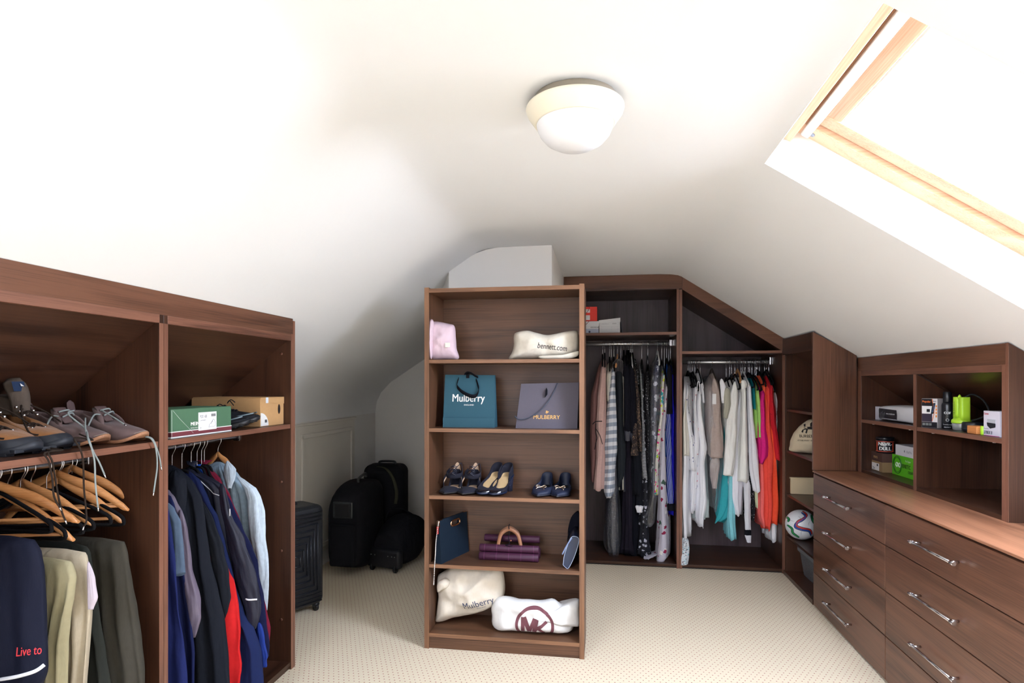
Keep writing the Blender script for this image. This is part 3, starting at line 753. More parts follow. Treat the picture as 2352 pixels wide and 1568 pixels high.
FG('black_jacket', 'black jacket with shiny leather cuffs on both sleeves', 'jacket', 'the leather-cuffed black jacket', fabric((22, 22, 30)), 1440, [(814, 1432, 1444), (850, 1434, 1452), (920, 1436, 1458), (985, 1440, 1462), (1000, 1440, 1462)], yn=4.87,
   sleeves=[dict(rows=[(840, 1434, 1446), (900, 1434, 1448), (990, 1435, 1448)], y=4.84), dict(rows=[(840, 1446, 1455), (900, 1448, 1460), (995, 1449, 1463)], y=4.84),
            dict(name='cuff', rows=[(988, 1434, 1448), (1012, 1436, 1447)], mat=plain((52, 54, 66), .25), y=4.838, label='glossy leather cuff'), dict(name='cuff', rows=[(993, 1448, 1461), (1016, 1450, 1459)], mat=plain((52, 54, 66), .25), y=4.838, label='glossy leather cuff')])
FG('black_tunic', 'long black tunic with a rounded hem and a white trim below', 'tunic', 'the long black tunic', fabric((24, 26, 32)), 1444, [(816, 1438, 1448), (900, 1446, 1460), (1000, 1452, 1472), (1080, 1453, 1480), (1125, 1454, 1481), (1137, 1460, 1474)], yn=4.86,
   sleeves=[dict(name='underskirt', rows=[(1120, 1461, 1478), (1160, 1461, 1477)], y=4.9), dict(name='white_trim', rows=[(1160, 1459, 1478), (1176, 1463, 1474)], mat=WHT, y=4.88, label='white trim')])
FG('long_skirt_dress', 'black maxi dress with a spread hem resting on the wardrobe base', 'dress', 'the black maxi dress', fabric((17, 18, 26)), 1448, [(822, 1446, 1452), (1000, 1450, 1468), (1180, 1446, 1474), (1250, 1444, 1478), (1282, 1434, 1482)], yn=4.92, fold=.014)
FG('lace_dress', 'brown and black lace dress with long lace sleeves', 'dress', 'the brown lace dress', LACEBR, 1450, [(826, 1451, 1458), (870, 1456, 1465), (930, 1461, 1474), (1000, 1466, 1480), (1036, 1468, 1480)], yn=4.83, hk='white',
   sleeves=[dict(rows=[(972, 1456, 1464), (1010, 1452, 1463), (1045, 1449, 1466)], y=4.82)])
FG('zigzag_top', 'black and white zigzag-print top right of the brown lace dress', 'top', 'the zigzag-print top', BWZIG, 1453, [(822, 1454, 1462), (850, 1460, 1468), (880, 1464, 1470)], yn=4.86)
FG('striped_tunic', 'narrow black and white horizontally striped tunic', 'tunic', 'the narrow black-and-white striped tunic', stripes((24, 26, 34), (216, 218, 222), .012, 2, .5), 1470, [(836, 1466, 1471), (935, 1474, 1480), (1000, 1476, 1485), (1060, 1477, 1489), (1100, 1479, 1491)], yn=4.84, hanger=False)
FG('ring_print_dress', 'black maxi dress printed with white rings and scrolls', 'dress', 'the ring-print maxi dress', BWRING, 1474, [(838, 1470, 1476), (1000, 1474, 1486), (1120, 1476, 1490), (1190, 1472, 1490), (1250, 1464, 1492), (1276, 1460, 1498)], yn=4.87)
FG('strappy_dress', 'black strappy dress with a tiny white print on thin shoulder straps', 'dress', 'the black strappy dress', BWTINY, 1488, [(850, 1484, 1493), (900, 1480, 1493), (940, 1482, 1492), (1000, 1484, 1492), (1060, 1484, 1490)], yn=4.86,
   extra=both(cord([(1487, 815), (1485, 835), (1483, 855)], .003, BLK, 'strap', 4.95), cord([(1487, 815), (1490, 835), (1493, 852)], .003, BLK, 'strap', 4.9)))
FG('covered_dress', 'blue and white smudge-print dress under a shiny clear plastic cover', 'dress', 'the dress in shiny plastic', prints((70, 74, 98), [(206, 208, 222), (36, 40, 62)], 16, .3), 1510, [(818, 1508, 1516), (850, 1500, 1516), (900, 1494, 1514), (1000, 1494, 1512), (1100, 1494, 1510), (1140, 1496, 1508)], yn=4.87, hk='white',
   extra=cover([(812, 1508, 1520, .06), (845, 1496, 1524, .16), (870, 1492, 1520), (950, 1491, 1516), (1050, 1492, 1514), (1130, 1493, 1512), (1170, 1488, 1508), (1196, 1476, 1508), (1206, 1474, 1506)], 4.82, 5))
FG('floral_scarf', 'bright multicoloured scarf of teal, yellow and pink flowers', 'scarf', 'the multicoloured floral scarf', prints((222, 220, 210), [(40, 160, 170), (200, 220, 40), (225, 60, 140)], 16, .27), 1520, [(840, 1522, 1528), (880, 1518, 1528), (940, 1514, 1526), (1000, 1508, 1518), (1060, 1504, 1511), (1100, 1503, 1510), (1136, 1501, 1510)], yn=4.81)
def tail(t):
    part(t, 'trailing_hem', drape([(at(1500, 1272, 1, 4.86).z, (at(1508, 1, 1, 4.84).x, 4.84), (at(1508, 1, 1, 5).x, 5.0), .012), (.045, (at(1484, 1, 1, 4.79).x, 4.80), (at(1500, 1, 1, 5).x, 5.0), .03)], 4, .006), FLOR)
FLOR = prints((192, 188, 200), [(64, 92, 78), (232, 230, 226), (140, 24, 66)], 8, .19, warp=.03)
FG('floral_maxi_dress', 'long lilac-grey maxi dress with burgundy and white flowers touching the wardrobe base', 'dress', 'the lilac-grey floral maxi dress', FLOR, 1526, [(862, 1524, 1532), (930, 1522, 1534), (1000, 1514, 1530), (1100, 1510, 1529), (1180, 1510, 1534), (1240, 1507, 1538), (1280, 1502, 1536), (1295, 1500, 1522)], yn=4.80, extra=tail, seed=12, lobe=.08)
FG('blue_dress', 'mid-blue dress behind the striped blue dress', 'dress', 'the mid-blue dress', fabric((30, 90, 178)), 1531, [(835, 1529, 1535), (900, 1528, 1535), (1050, 1528, 1536)], yn=4.88)
FG('striped_blue_dress', 'black-topped dress with a blue and white striped skirt and black hem band', 'dress', 'the blue-and-white striped dress', stripes((34, 54, 150), (206, 214, 236), .011, 0, .72, tilt=.1), 1536, [(845, 1533, 1540), (940, 1530, 1543), (1060, 1530, 1548), (1160, 1532, 1552)], yn=4.85,
   sleeves=[dict(name='black_bodice', rows=[(838, 1533, 1541), (870, 1532, 1544), (950, 1530, 1544)], mat=BLK, y=4.83, label='black upper sleeve'), dict(name='hem_band', rows=[(1156, 1530, 1554), (1171, 1531, 1556)], mat=BLK, y=4.86, label='black hem band')])
FG('cobalt_dress', 'cobalt blue dress against the divider', 'dress', 'the cobalt blue dress', fabric((34, 30, 190), .7), 1540, [(838, 1539, 1545), (900, 1541, 1549), (1000, 1540, 1552), (1070, 1538, 1552), (1182, 1538, 1550)], yn=4.86)

# right bay
TW = dict(rod=2)
FG('white_maxi_dress', 'long white dress with a brown and teal embroidered hem band', 'dress', 'the embroidered-hem white dress', WHT, 1580, [(864, 1567, 1573), (900, 1566, 1578), (960, 1566, 1580), (1060, 1565, 1583), (1160, 1563, 1583), (1236, 1565, 1583)], yn=4.79,
   sleeves=[dict(name='embroidered_band', rows=[(1233, 1564, 1583), (1262, 1559, 1582), (1291, 1554, 1581)], mat=prints((214, 220, 222), [(88, 58, 66), (110, 180, 190)], 34, .26, (1, 1, 2.2)), y=4.81, sq=1.6, label='embroidered brown and teal hem band')], **TW)
FG('cream_vest', 'short cream sleeveless top at the left end of the right bay', 'top', 'the cream sleeveless top', CRM, 1578, [(890, 1566, 1571), (960, 1566, 1576), (1046, 1566, 1582)], yn=4.76, hanger=False, **TW)
FG('square_print_top', 'white top printed with small navy squares', 'top', 'the navy-square print top', prints((242, 243, 248), [(54, 74, 140)], 28, .16), 1583, [(868, 1572, 1578), (930, 1570, 1580), (980, 1570, 1590), (1020, 1578, 1598), (1080, 1584, 1600)], yn=4.80, **TW)
FG('lace_blouse', 'grey-white lace blouse with dark speckles', 'blouse', 'the grey lace blouse', prints((205, 204, 206), [(120, 118, 120)], 60, .16), 1587, [(868, 1578, 1586), (910, 1579, 1588), (1000, 1584, 1592), (1080, 1590, 1600)], yn=4.84, **TW)
FG('watercolour_dress', 'white dress with faint red lettering and grey watercolour flowers', 'dress', 'the watercolour-print dress', prints((242, 242, 247), [(190, 196, 214), (206, 96, 110)], 12, .16), 1591, [(866, 1588, 1596), (930, 1592, 1602), (1000, 1594, 1608), (1060, 1588, 1606), (1110, 1584, 1604), (1150, 1584, 1600), (1178, 1585, 1594)], yn=4.82, **TW)
FG('white_shirt', 'plain white shirt with a square hem at mid-bay height', 'shirt', 'the square-hemmed white shirt', WHT, 1596, [(876, 1597, 1604), (940, 1600, 1614), (1000, 1603, 1624), (1028, 1605, 1629), (1060, 1606, 1623), (1150, 1606, 1626), (1190, 1605, 1619), (1212, 1610, 1616)], yn=4.82, **TW)
FG('strap_top', 'white top with looped shoulder straps', 'top', 'the white looped-strap top', WHT, 1602, [(856, 1602, 1611), (885, 1610, 1617), (924, 1614, 1620)], yn=4.85, **TW,
   extra=both(cord([(1601, 905), (1602, 880), (1605, 876), (1607, 885), (1606, 905)], .003, WHT, 'strap', 4.84), cord([(1610, 905), (1611, 884), (1614, 882), (1616, 892)], .003, WHT, 'strap', 4.84)))
FG('pale_mint_dress', 'pale mint dress hanging behind the white shirts', 'dress', 'the pale mint dress', fabric((214, 226, 226), var=.05), 1608, [(880, 1606, 1616), (1000, 1602, 1622), (1100, 1596, 1626), (1190, 1590, 1628)], yn=4.93, **TW)
FG('taupe_coat', 'taupe coat with a white paper tag under a clear plastic cover', 'coat', 'the plastic-covered taupe coat', fabric((176, 160, 152), .7), 1635, [(856, 1630, 1642), (885, 1618, 1652), (940, 1618, 1654), (1000, 1620, 1658), (1030, 1622, 1660), (1048, 1630, 1660)], yn=4.86, hk='tan', fold=.003, lobe=.05,
   sleeves=[dict(rows=[(868, 1634, 1646), (900, 1634, 1654), (960, 1634, 1656), (1030, 1631, 1661), (1050, 1631, 1660)], y=4.82), dict(name='lining', rows=[(1048, 1632, 1654), (1090, 1631, 1650), (1121, 1636, 1646)], y=4.85, label='taupe sash hanging from the coat')],
   extra=both(lambda t: part(t, 'paper_tag', bx(at(1636, 1, 1, 4.78).x, at(1645, 1, 1, 4.78).x, 4.778, 4.780, at(1640, 928, 1, 4.78).z, at(1640, 904, 1, 4.78).z), plain((235, 235, 235), .7), label='white paper tag'),
              cover([(862, 1624, 1646, .12), (900, 1616, 1656), (1000, 1620, 1662), (1090, 1626, 1664), (1140, 1632, 1660), (1174, 1642, 1650)], 4.80, 8)), **TW)
FG('turquoise_dress', 'turquoise pleated dress showing below the taupe coat', 'dress', 'the turquoise pleated dress', fabric((58, 168, 176)), 1668, [(880, 1664, 1674), (1000, 1660, 1684), (1100, 1650, 1690), (1160, 1644, 1684), (1184, 1642, 1674), (1200, 1641, 1652)], yn=4.90, fold=.014, **TW)
FG('aqua_dress', 'long pale aqua dress hanging lowest in the middle of the right bay', 'dress', 'the long pale aqua dress', fabric((138, 212, 222)), 1676, [(880, 1672, 1682), (1000, 1672, 1686), (1130, 1671, 1688), (1200, 1670, 1690), (1240, 1674, 1694)], yn=4.86, **TW)
FG('open_white_coat', 'open-collared white coat, broadest garment in the right bay', 'coat', 'the open-collared white coat', fabric((244, 244, 240), var=.03), 1680, [(872, 1660, 1690), (905, 1654, 1696), (950, 1660, 1694), (1000, 1663, 1692), (1060, 1658, 1690), (1092, 1657, 1684)], yn=4.84, hk='plastic', fold=.006,
   sleeves=[dict(name='lapel', rows=[(870, 1653, 1662), (890, 1654, 1668), (925, 1658, 1664)], y=4.80, mat=WHT), dict(rows=[(876, 1682, 1694), (920, 1675, 1695), (980, 1668, 1692), (1050, 1664, 1689), (1090, 1660, 1683)], y=4.80), dict(name='lining', rows=[(890, 1664, 1676), (930, 1662, 1678), (960, 1662, 1672)], y=4.79, mat=fabric((176, 174, 158)), label='grey-beige lining')], **TW)
FG('pleated_white_dress', 'floaty white pleated dress with an uneven hem', 'dress', 'the floaty white pleated dress', fabric((240, 240, 248), var=.04), 1688, [(872, 1692, 1702), (950, 1690, 1702), (1060, 1676, 1704), (1110, 1670, 1706), (1140, 1676, 1706), (1184, 1690, 1706)], yn=4.86, fold=.014, **TW)
FG('cream_coat', 'long cream-white coat with a pointed collar', 'coat', 'the pointed-collar cream coat', fabric((246, 246, 240), var=.03), 1694, [(866, 1700, 1712), (895, 1703, 1718), (960, 1702, 1720), (1040, 1698, 1724), (1106, 1694, 1727)], yn=4.80, hk='wood', fold=.003, lobe=.04,
   sleeves=[dict(name='collar', rows=[(872, 1702, 1712), (884, 1702, 1716), (900, 1703, 1709)], y=4.84)], **TW)
FG('sheer_white_shirt', 'sheer white shirt with a long tail, right of the cream coat', 'shirt', 'the sheer white shirt', fabric((242, 242, 248), var=.04), 1706, [(866, 1710, 1720), (890, 1716, 1730), (960, 1720, 1736), (1030, 1724, 1745), (1075, 1726, 1750), (1130, 1736, 1754)], yn=4.82, hk='white', **TW)
FG('striped_cuff_sweater', 'white knit sweater whose long sleeve ends in a black band', 'sweater', 'the black-banded white sweater', fabric((222, 222, 228), var=.05), 1702, [(876, 1708, 1716), (1000, 1706, 1722), (1120, 1704, 1722)], yn=4.88,
   sleeves=[dict(rows=[(1100, 1708, 1724), (1180, 1710, 1723), (1216, 1711, 1724)], y=4.84), dict(name='sleeve_band', rows=[(1215, 1710, 1725), (1228, 1711, 1725)], mat=BLK, y=4.838, label='black sleeve band'), dict(name='cuff', rows=[(1227, 1711, 1725), (1245, 1716, 1725)], y=4.84)], **TW)
FG('diamond_print_dress', 'black dress with a small white diamond print', 'dress', 'the diamond-print dress', BWTINY, 1711, [(880, 1714, 1722), (1000, 1718, 1728), (1120, 1722, 1735), (1170, 1722, 1740), (1196, 1723, 1736)], yn=4.88, **TW)
FG('teal_top', 'thin dark teal top squeezed beside the lime cardigan', 'top', 'the thin teal top', fabric((20, 120, 130)), 1719, [(868, 1727, 1732), (900, 1729, 1735), (940, 1731, 1737)], yn=4.85, **TW)
FG('pale_yellow_top', 'pale yellow top whose hem shows under the white shirt', 'top', 'the pale yellow top', fabric((232, 236, 196), var=.05), 1722, [(870, 1728, 1733), (1000, 1730, 1738), (1130, 1735, 1743), (1166, 1735, 1742)], yn=4.89, **TW)
FG('lime_cardigan', 'lime green cardigan with a slanting cuff', 'cardigan', 'the lime green cardigan', fabric((176, 226, 120)), 1727, [(874, 1734, 1742), (905, 1737, 1746), (950, 1739, 1752), (994, 1742, 1758), (1006, 1743, 1750)], yn=4.82, **TW)
FG('magenta_top', 'magenta sleeveless top between lime and orange garments', 'top', 'the magenta top', fabric((222, 40, 130)), 1734, [(876, 1742, 1750), (920, 1746, 1758), (980, 1745, 1762), (1030, 1746, 1774), (1046, 1746, 1772), (1064, 1748, 1757)], yn=4.80, **TW)
FG('orange_shirt', 'bright orange shirt behind the magenta top', 'shirt', 'the bright orange shirt', fabric((236, 96, 64)), 1739, [(862, 1744, 1752), (890, 1752, 1762), (960, 1758, 1770), (1010, 1762, 1777), (1025, 1765, 1780), (1100, 1764, 1784)], yn=4.84, **TW)
FG('coral_dress', 'coral dress gathered at the sleeve, lowest of the orange garments', 'dress', 'the gathered coral dress', fabric((250, 84, 70)), 1744, [(866, 1748, 1756), (1000, 1756, 1772), (1050, 1752, 1780), (1100, 1756, 1784), (1150, 1756, 1782), (1200, 1756, 1778), (1218, 1762, 1770)], yn=4.82, fold=.012, **TW)
FG('salmon_dress', 'salmon pink dress hem left of the coral dress', 'dress', 'the salmon pink dress', fabric((250, 116, 112)), 1737, [(880, 1746, 1752), (1000, 1748, 1758), (1130, 1745, 1760), (1180, 1742, 1758), (1210, 1752, 1759)], yn=4.86, **TW)
FG('orange_red_tunic', 'long vivid orange-red tunic next to the red cardigan', 'tunic', 'the orange-red tunic', fabric((252, 86, 56)), 1756, [(866, 1758, 1766), (1000, 1768, 1784), (1080, 1774, 1792), (1160, 1776, 1796), (1204, 1775, 1792)], yn=4.83, **TW)
FG('red_cardigan', 'deep red cardigan with dark line embroidery', 'cardigan', 'the deep red cardigan', prints((196, 14, 34), [(150, 6, 24)], 34, .14), 1760, [(862, 1755, 1767), (900, 1764, 1781), (960, 1770, 1788), (1010, 1776, 1794), (1056, 1781, 1800)], yn=4.81, **TW)
FG('white_jumper', 'white jumper at the right end of the rail', 'jumper', 'the white jumper at the rail end', WHT, 1766, [(878, 1777, 1786), (920, 1783, 1788), (950, 1785, 1790), (1100, 1776, 1788), (1200, 1773, 1788), (1244, 1773, 1787)], yn=4.88, **TW)

# ------------------------------------------------------------------ left wardrobe clothes
RX = -1.86; RZ = 1.175
def left_garment(name, label, cat, short, mat, hy, edge, th=.028, seed=None, fold=.012, k=9, hk='velvet', skew=0, sleeves=(), extra=None, hanger=True, bm=1.0, zt=None):
    """hangs square to the room side; edge = photo pixels down its room-side edge on the plane y = hy"""
    seed = seed if seed is not None else int(hy*100)
    out = []
    n = len(edge)
    for i, (px, py) in enumerate(edge):
        f = i/(n-1); y = hy+skew*f; p = at(px, py, 1, y)
        xb = max(-2.13, RX-(p.x-RX)*bm)
        out.append((p.z, (p.x, y), (xb, hy+.01), th*(.6 if i == 0 else 1)))
    if zt is not None: out.insert(0, (zt, (RX+.05, hy), (RX-.05, hy), th*.6))
    t = thing(name, label, cat, (RX, hy, out[-1][0]))
    part(t, 'body', drape(out, seed, fold, k, 5, .10), mat)
    for i, s in enumerate(sleeves):
        sm = s.get('mat', mat); y_ = s.get('y', hy-.03); rw = []
        for (py, a, b) in s['rows']:
            A, B = at(a, py, 1, y_), at(b, py, 1, y_); rw.append((A.z, (A.x+B.x)/2, y_, (B.x-A.x)/2))
        part(t, s.get('name', 'sleeve'), sleeve_mb(rw, seed+i, s.get('sq', .6), wr=s.get('wr', .1)), sm, label=s.get('label'))
    if extra: extra(t)
    if hanger:
        kinds = {'velvet': 'black velvet', 'wood': 'wooden', 'plastic': 'black plastic'}
        make_hanger('clothes_hanger', '%s clothes hanger holding %s' % (kinds[hk], short), (RX, hy), 'x', RZ, hk, RZ-.112 if hk == 'velvet' else RZ-.075, span=.085, bar=False)
    return t
def lcord(pts, r, mat, y, name='piping'):
    def f(t):
        vs = []; fs = []
        for c in t.children:
            if c.type != 'MESH' or c.name.startswith(name): continue
            o = len(vs); M = c.location+t.location; vs += [v.co+M for v in c.data.vertices]; fs += [tuple(i+o for i in p.vertices) for p in c.data.polygons]
        tr = BVHTree.FromPolygons(vs, fs); P_ = []
        for q in catmull([at(px, py, 1, y) for px, py in pts], 4):
            h = tr.ray_cast(Vector((q.x, y-.25, q.z)), Vector((0, 1, 0)))[0]
            if h is not None and abs(h.y-y) < .16: P_.append(Vector((q.x, h.y-r*.5, q.z)))
        if len(P_) > 2: part(t, name, MB().tube(P_, r, 6, 1), mat)
    return f
LG = left_garment
RED = fabric((190, 32, 34)); WPIPE = plain((225, 225, 228), .6)
LG('blue_fleece', 'royal blue fleece jacket nearest the divider', 'jacket', 'the royal blue fleece', fabric((28, 36, 84)), 2.0, [(380, 1150), (388, 1175), (396, 1230), (404, 1300), (414, 1390), (426, 1470), (432, 1568), (432, 1640)], th=.03)
LG('denim_shirt', 'grey-blue denim shirt partly hidden by the royal blue fleece', 'shirt', 'the grey-blue denim shirt', fabric((84, 100, 120)), 2.05, [(386, 1152), (400, 1168), (414, 1200), (419, 1260), (421, 1320)], th=.02)
LG('navy_blue_top', 'deep blue sports top showing low between fleece and grey jacket', 'top', 'the deep blue sports top', fabric((23, 30, 68)), 2.09, [(390, 1130), (402, 1165), (412, 1240), (428, 1340), (440, 1440), (447, 1500), (448, 1600)], th=.022)
LG('mauve_grey_jacket', 'mauve-grey satin jacket with a sleeve tapering to a cuff', 'jacket', 'the mauve-grey satin jacket', fabric((98, 88, 104), .55, spec=.5), 2.13, [(386, 1120), (404, 1148), (420, 1180), (426, 1240), (430, 1320), (432, 1420)], th=.02,
   sleeves=[dict(rows=[(1170, 404, 424), (1220, 408, 430), (1300, 416, 440), (1380, 424, 458), (1420, 430, 460), (1445, 436, 454), (1462, 440, 449)], y=2.10)])
LG('black_red_fleece', 'black fleece with thin red piping left of the large black coat', 'fleece', 'the black fleece with red piping', fabric((22, 26, 32)), 2.17, [(388, 1096), (408, 1125), (424, 1160), (432, 1200), (436, 1260), (440, 1330)], th=.024,
   extra=lcord([(421, 1152), (428, 1180), (433, 1215)], .004, RED, 2.145))
LG('black_coat', 'large black soft coat, the widest in the right-hand bay', 'coat', 'the large black coat', fabric((25, 28, 36)), 2.23, [(404, 1068), (424, 1088), (446, 1112), (462, 1145), (470, 1200), (482, 1280), (498, 1360), (512, 1440), (522, 1520), (530, 1600), (534, 1660)], th=.032, fold=.014,
   sleeves=[dict(name='hood', rows=[(1078, 390, 416), (1100, 388, 424), (1140, 392, 424), (1190, 396, 420)], y=2.16, sq=.9)])
LG('red_black_jacket', 'scarlet jacket with a black shoulder and sleeve panel', 'jacket', 'the scarlet and black jacket', RED, 2.31, [(416, 1092), (436, 1106), (470, 1180), (500, 1262), (520, 1310), (536, 1340), (546, 1400), (550, 1450), (548, 1490), (553, 1530), (548, 1568), (546, 1640)], th=.03,
   sleeves=[dict(name='black_sleeve_panel', rows=[(1150, 452, 472), (1200, 468, 494), (1260, 482, 514), (1320, 492, 525), (1370, 500, 530), (1400, 504, 524), (1420, 508, 517)], mat=fabric((26, 29, 36)), y=2.272, sq=.45, label='black sleeve panel')])
LG('navy_sweatshirt', 'plain navy sweatshirt between the scarlet jacket and the tracktop', 'sweatshirt', 'the plain navy sweatshirt', fabric((24, 34, 72)), 2.37, [(440, 1082), (462, 1108), (480, 1150), (502, 1190), (516, 1250), (536, 1330), (560, 1410), (584, 1450), (598, 1500), (604, 1568), (604, 1640)], th=.026)
LG('piped_tracktop', 'dark navy tracktop with white piping over the shoulder and across the sleeve', 'tracktop', 'the white-piped tracktop', fabric((26, 28, 44), .6, spec=.4), 2.43, [(424, 1058), (448, 1082), (476, 1096), (500, 1106), (516, 1124), (524, 1170), (532, 1230), (548, 1300), (566, 1370), (580, 1420)], th=.03,
   sleeves=[dict(rows=[(1110, 498, 520), (1170, 508, 528), (1240, 524, 560), (1300, 536, 582), (1360, 552, 596), (1380, 560, 600), (1420, 566, 596), (1442, 574, 588)], y=2.39, sq=.5, wr=.16)],
   extra=both(lcord([(455, 1091), (476, 1098), (500, 1106), (514, 1122), (521, 1150), (524, 1186)], .0022, WPIPE, 2.372), lcord([(452, 1104), (466, 1118), (480, 1132), (497, 1143)], .0018, WPIPE, 2.385), lcord([(560, 1378), (578, 1380), (600, 1380)], .0038, WPIPE, 2.355)))
LG('bright_blue_shirt', 'bright blue shirt collar peeping between dark collars', 'shirt', 'the bright blue shirt', fabric((30, 72, 150)), 2.47, [(444, 1066), (462, 1084), (478, 1100), (500, 1130), (520, 1180), (560, 1300), (590, 1400)], th=.018)
LG('maroon_fleece', 'maroon fleece with a navy front showing at the far edge', 'fleece', 'the maroon fleece', fabric((110, 24, 46)), 2.52, [(448, 1056), (476, 1070), (506, 1100), (530, 1140), (554, 1200), (580, 1270), (600, 1340), (614, 1400), (621, 1440), (617, 1478)], th=.022)
LG('long_navy_jacket', 'long navy jacket overlapping the maroon fleece', 'jacket', 'the long navy jacket', fabric((24, 28, 62)), 2.50, [(470, 1090), (512, 1120), (534, 1160), (556, 1210), (580, 1260), (592, 1290), (594, 1320), (606, 1370), (612, 1430), (618, 1480), (616, 1510)], th=.022,
   sleeves=[dict(name='blue_inner_sleeve', rows=[(1430, 588, 602), (1470, 592, 608), (1508, 598, 615), (1516, 600, 612), (1530, 602, 613)], mat=fabric((38, 60, 140)), y=2.46, label='royal blue inner sleeve with elastic cuff')])
DEN = fabric((150, 172, 188), .85, .25, bump=.8); DENL = fabric((188, 202, 214), .85, .18, bump=.8)
LG('denim_jacket', 'faded light blue denim jacket on a wooden hanger by the end panel', 'jacket', 'the faded denim jacket', DEN, 2.62, [(508, 1060), (530, 1072), (548, 1092), (566, 1112), (578, 1140), (584, 1180), (588, 1260), (594, 1330), (600, 1400)], th=.03, hk='wood',
   sleeves=[dict(rows=[(1092, 536, 552), (1106, 548, 573), (1122, 561, 592), (1145, 570, 600), (1180, 572, 606), (1230, 578, 610), (1300, 588, 617), (1350, 594, 617), (1400, 604, 614)], mat=DENL, y=2.58, sq=.6, label='paler denim sleeve'),
            dict(name='collar', rows=[(1058, 518, 527), (1078, 516, 541), (1096, 517, 540), (1120, 520, 532)], mat=DENL, y=2.56, sq=.5)])
# trousers bay
def fabt(c): return fabric(c, .9, .1)
LG('khaki_trousers', 'light khaki chinos folded over a hanger, left pair', 'trousers', 'the left light khaki chinos', fabt((150, 142, 112)), 1.53, [(150, 1282), (166, 1292), (175, 1325), (172, 1360), (162, 1420), (154, 1480), (150, 1568), (148, 1640)], th=.03, fold=.012, k=19, hanger=False)
LG('stone_trousers', 'stone-coloured chinos folded over a hanger, beside the khaki pair', 'trousers', 'the stone-coloured chinos', fabt((176, 164, 142)), 1.60, [(186, 1262), (198, 1272), (204, 1320), (206, 1400), (203, 1480), (200, 1568), (200, 1640)], th=.032, fold=.012, k=15, hanger=False,
   sleeves=[dict(name='pocket_lining', rows=[(1290, 200, 206), (1330, 202, 218), (1370, 203, 224), (1398, 203, 214)], mat=fabt((186, 174, 182)), y=1.585, label='pale lilac pocket lining')])
LG('black_trousers', 'black-green trousers hanging right behind the stone chinos', 'trousers', 'the black-green trousers', fabt((38, 40, 36)), 1.67, [(196, 1248), (206, 1270), (216, 1340), (226, 1420), (240, 1500), (250, 1568), (256, 1640)], th=.026, k=13, hanger=False)
LG('olive_trousers', 'dark olive corduroy trousers, rightmost pair in the left bay', 'trousers', 'the dark olive corduroy trousers', fabt((60, 57, 50)), 1.755, [(262, 1236), (284, 1240), (292, 1280), (300, 1340), (308, 1410), (316, 1480), (326, 1550), (334, 1640)], th=.034, fold=.011, k=12, hanger=False)
def livet(t):
    y = 1.405
    body = [c for c in t.children if c.name.startswith('body')][0]
    M = body.location+t.location
    tr = BVHTree.FromPolygons([v.co+M for v in body.data.vertices], [tuple(p.vertices) for p in body.data.polygons])
    def hit(px, py):
        q = at(px, py, 1, y); h = tr.ray_cast(Vector((q.x, 1.2, q.z)), Vector((0, 1, 0)))[0]; return h if h is not None else q
    A, B = hit(44, 1506), hit(88, 1496); yy = min(A.y, B.y)-.004
    part(t, 'lettering', letters('Live to', .036, (at(66, 1504, 1, yy).x, yy, at(66, 1504, 1, yy).z), (1, 0, .16), (-.16, 0, 1), bold=.01, shear=.3, sx=.85), plain((225, 60, 66), .7), label='red stitched words Live to')
    y = yy+.01
    part(t, 'hem_stripe', MB().tube([at(0, 1560, 1, y-.02), at(40, 1553, 1, y-.025), at(80, 1541, 1, y-.02), at(102, 1526, 1, y-.005)], .005, 8, 5), WPIPE, label='white hem stripe')
LG('navy_jersey', 'dark navy sports jersey with red lettering and a white stripe', 'jersey', 'the navy sports jersey', fabric((21, 24, 40), .8), 1.44, [(60, 1232), (78, 1240), (92, 1270), (98, 1310), (100, 1380), (101, 1450), (103, 1500), (104, 1540), (84, 1600), (84, 1660)], th=.035, extra=livet, hanger=False, fold=.008, k=7)
# hangers of the trousers bay
def hang1(px, py, kind, label, apexdz=.045, span=.215, tilt=.36, bar=True, drop=.15):
    y = at(px, py, 0, RX+span*cos(tilt)).y-span*sin(tilt)
    make_hanger('clothes_hanger', label, (RX, y), 'x', RZ, kind, RZ-apexdz, span, tilt, None, bar, drop)
hang1(173, 1225, 'wood', 'wooden clothes hanger nearest the room, above the navy jersey', .035, .235, .30, drop=.135)
hang1(160, 1270, 'wood', 'wooden clothes hanger dipping lowest, above the khaki chinos', .06, .22, .2, drop=.165)
hang1(206, 1250, 'wood', 'wooden clothes hanger mostly hidden among black hangers', .05, .20, .3)
hang1(279, 1222, 'wood', 'wooden clothes hanger above the olive trousers with its tip lowest at right', .065, .20, .3, drop=.16)
hang1(290, 1196, 'wood', 'empty wooden clothes hanger, second from the divider', .04, .215, .36, drop=.14)
hang1(318, 1200, 'wood', 'empty wooden clothes hanger closest to the divider', .03, .215, .33, drop=.155)
hang1(150, 1250, 'velvet', 'black velvet clothes hanger carrying the khaki chinos', .09, .21, 0)
hang1(190, 1220, 'velvet', 'black velvet clothes hanger carrying the stone chinos', .09, .21, .1)
hang1(215, 1210, 'velvet', 'black velvet clothes hanger carrying the black-green trousers', .085, .215, .1)
hang1(254, 1200, 'velvet', 'empty black velvet clothes hanger with a rounded end in the left bay', .085, .21, .2)
hang1(284, 1240, 'velvet', 'black velvet clothes hanger carrying the olive trousers', .10, .21, .05)
hang1(118, 1235, 'velvet', 'black velvet clothes hanger carrying the navy jersey', .06, .20, 0)

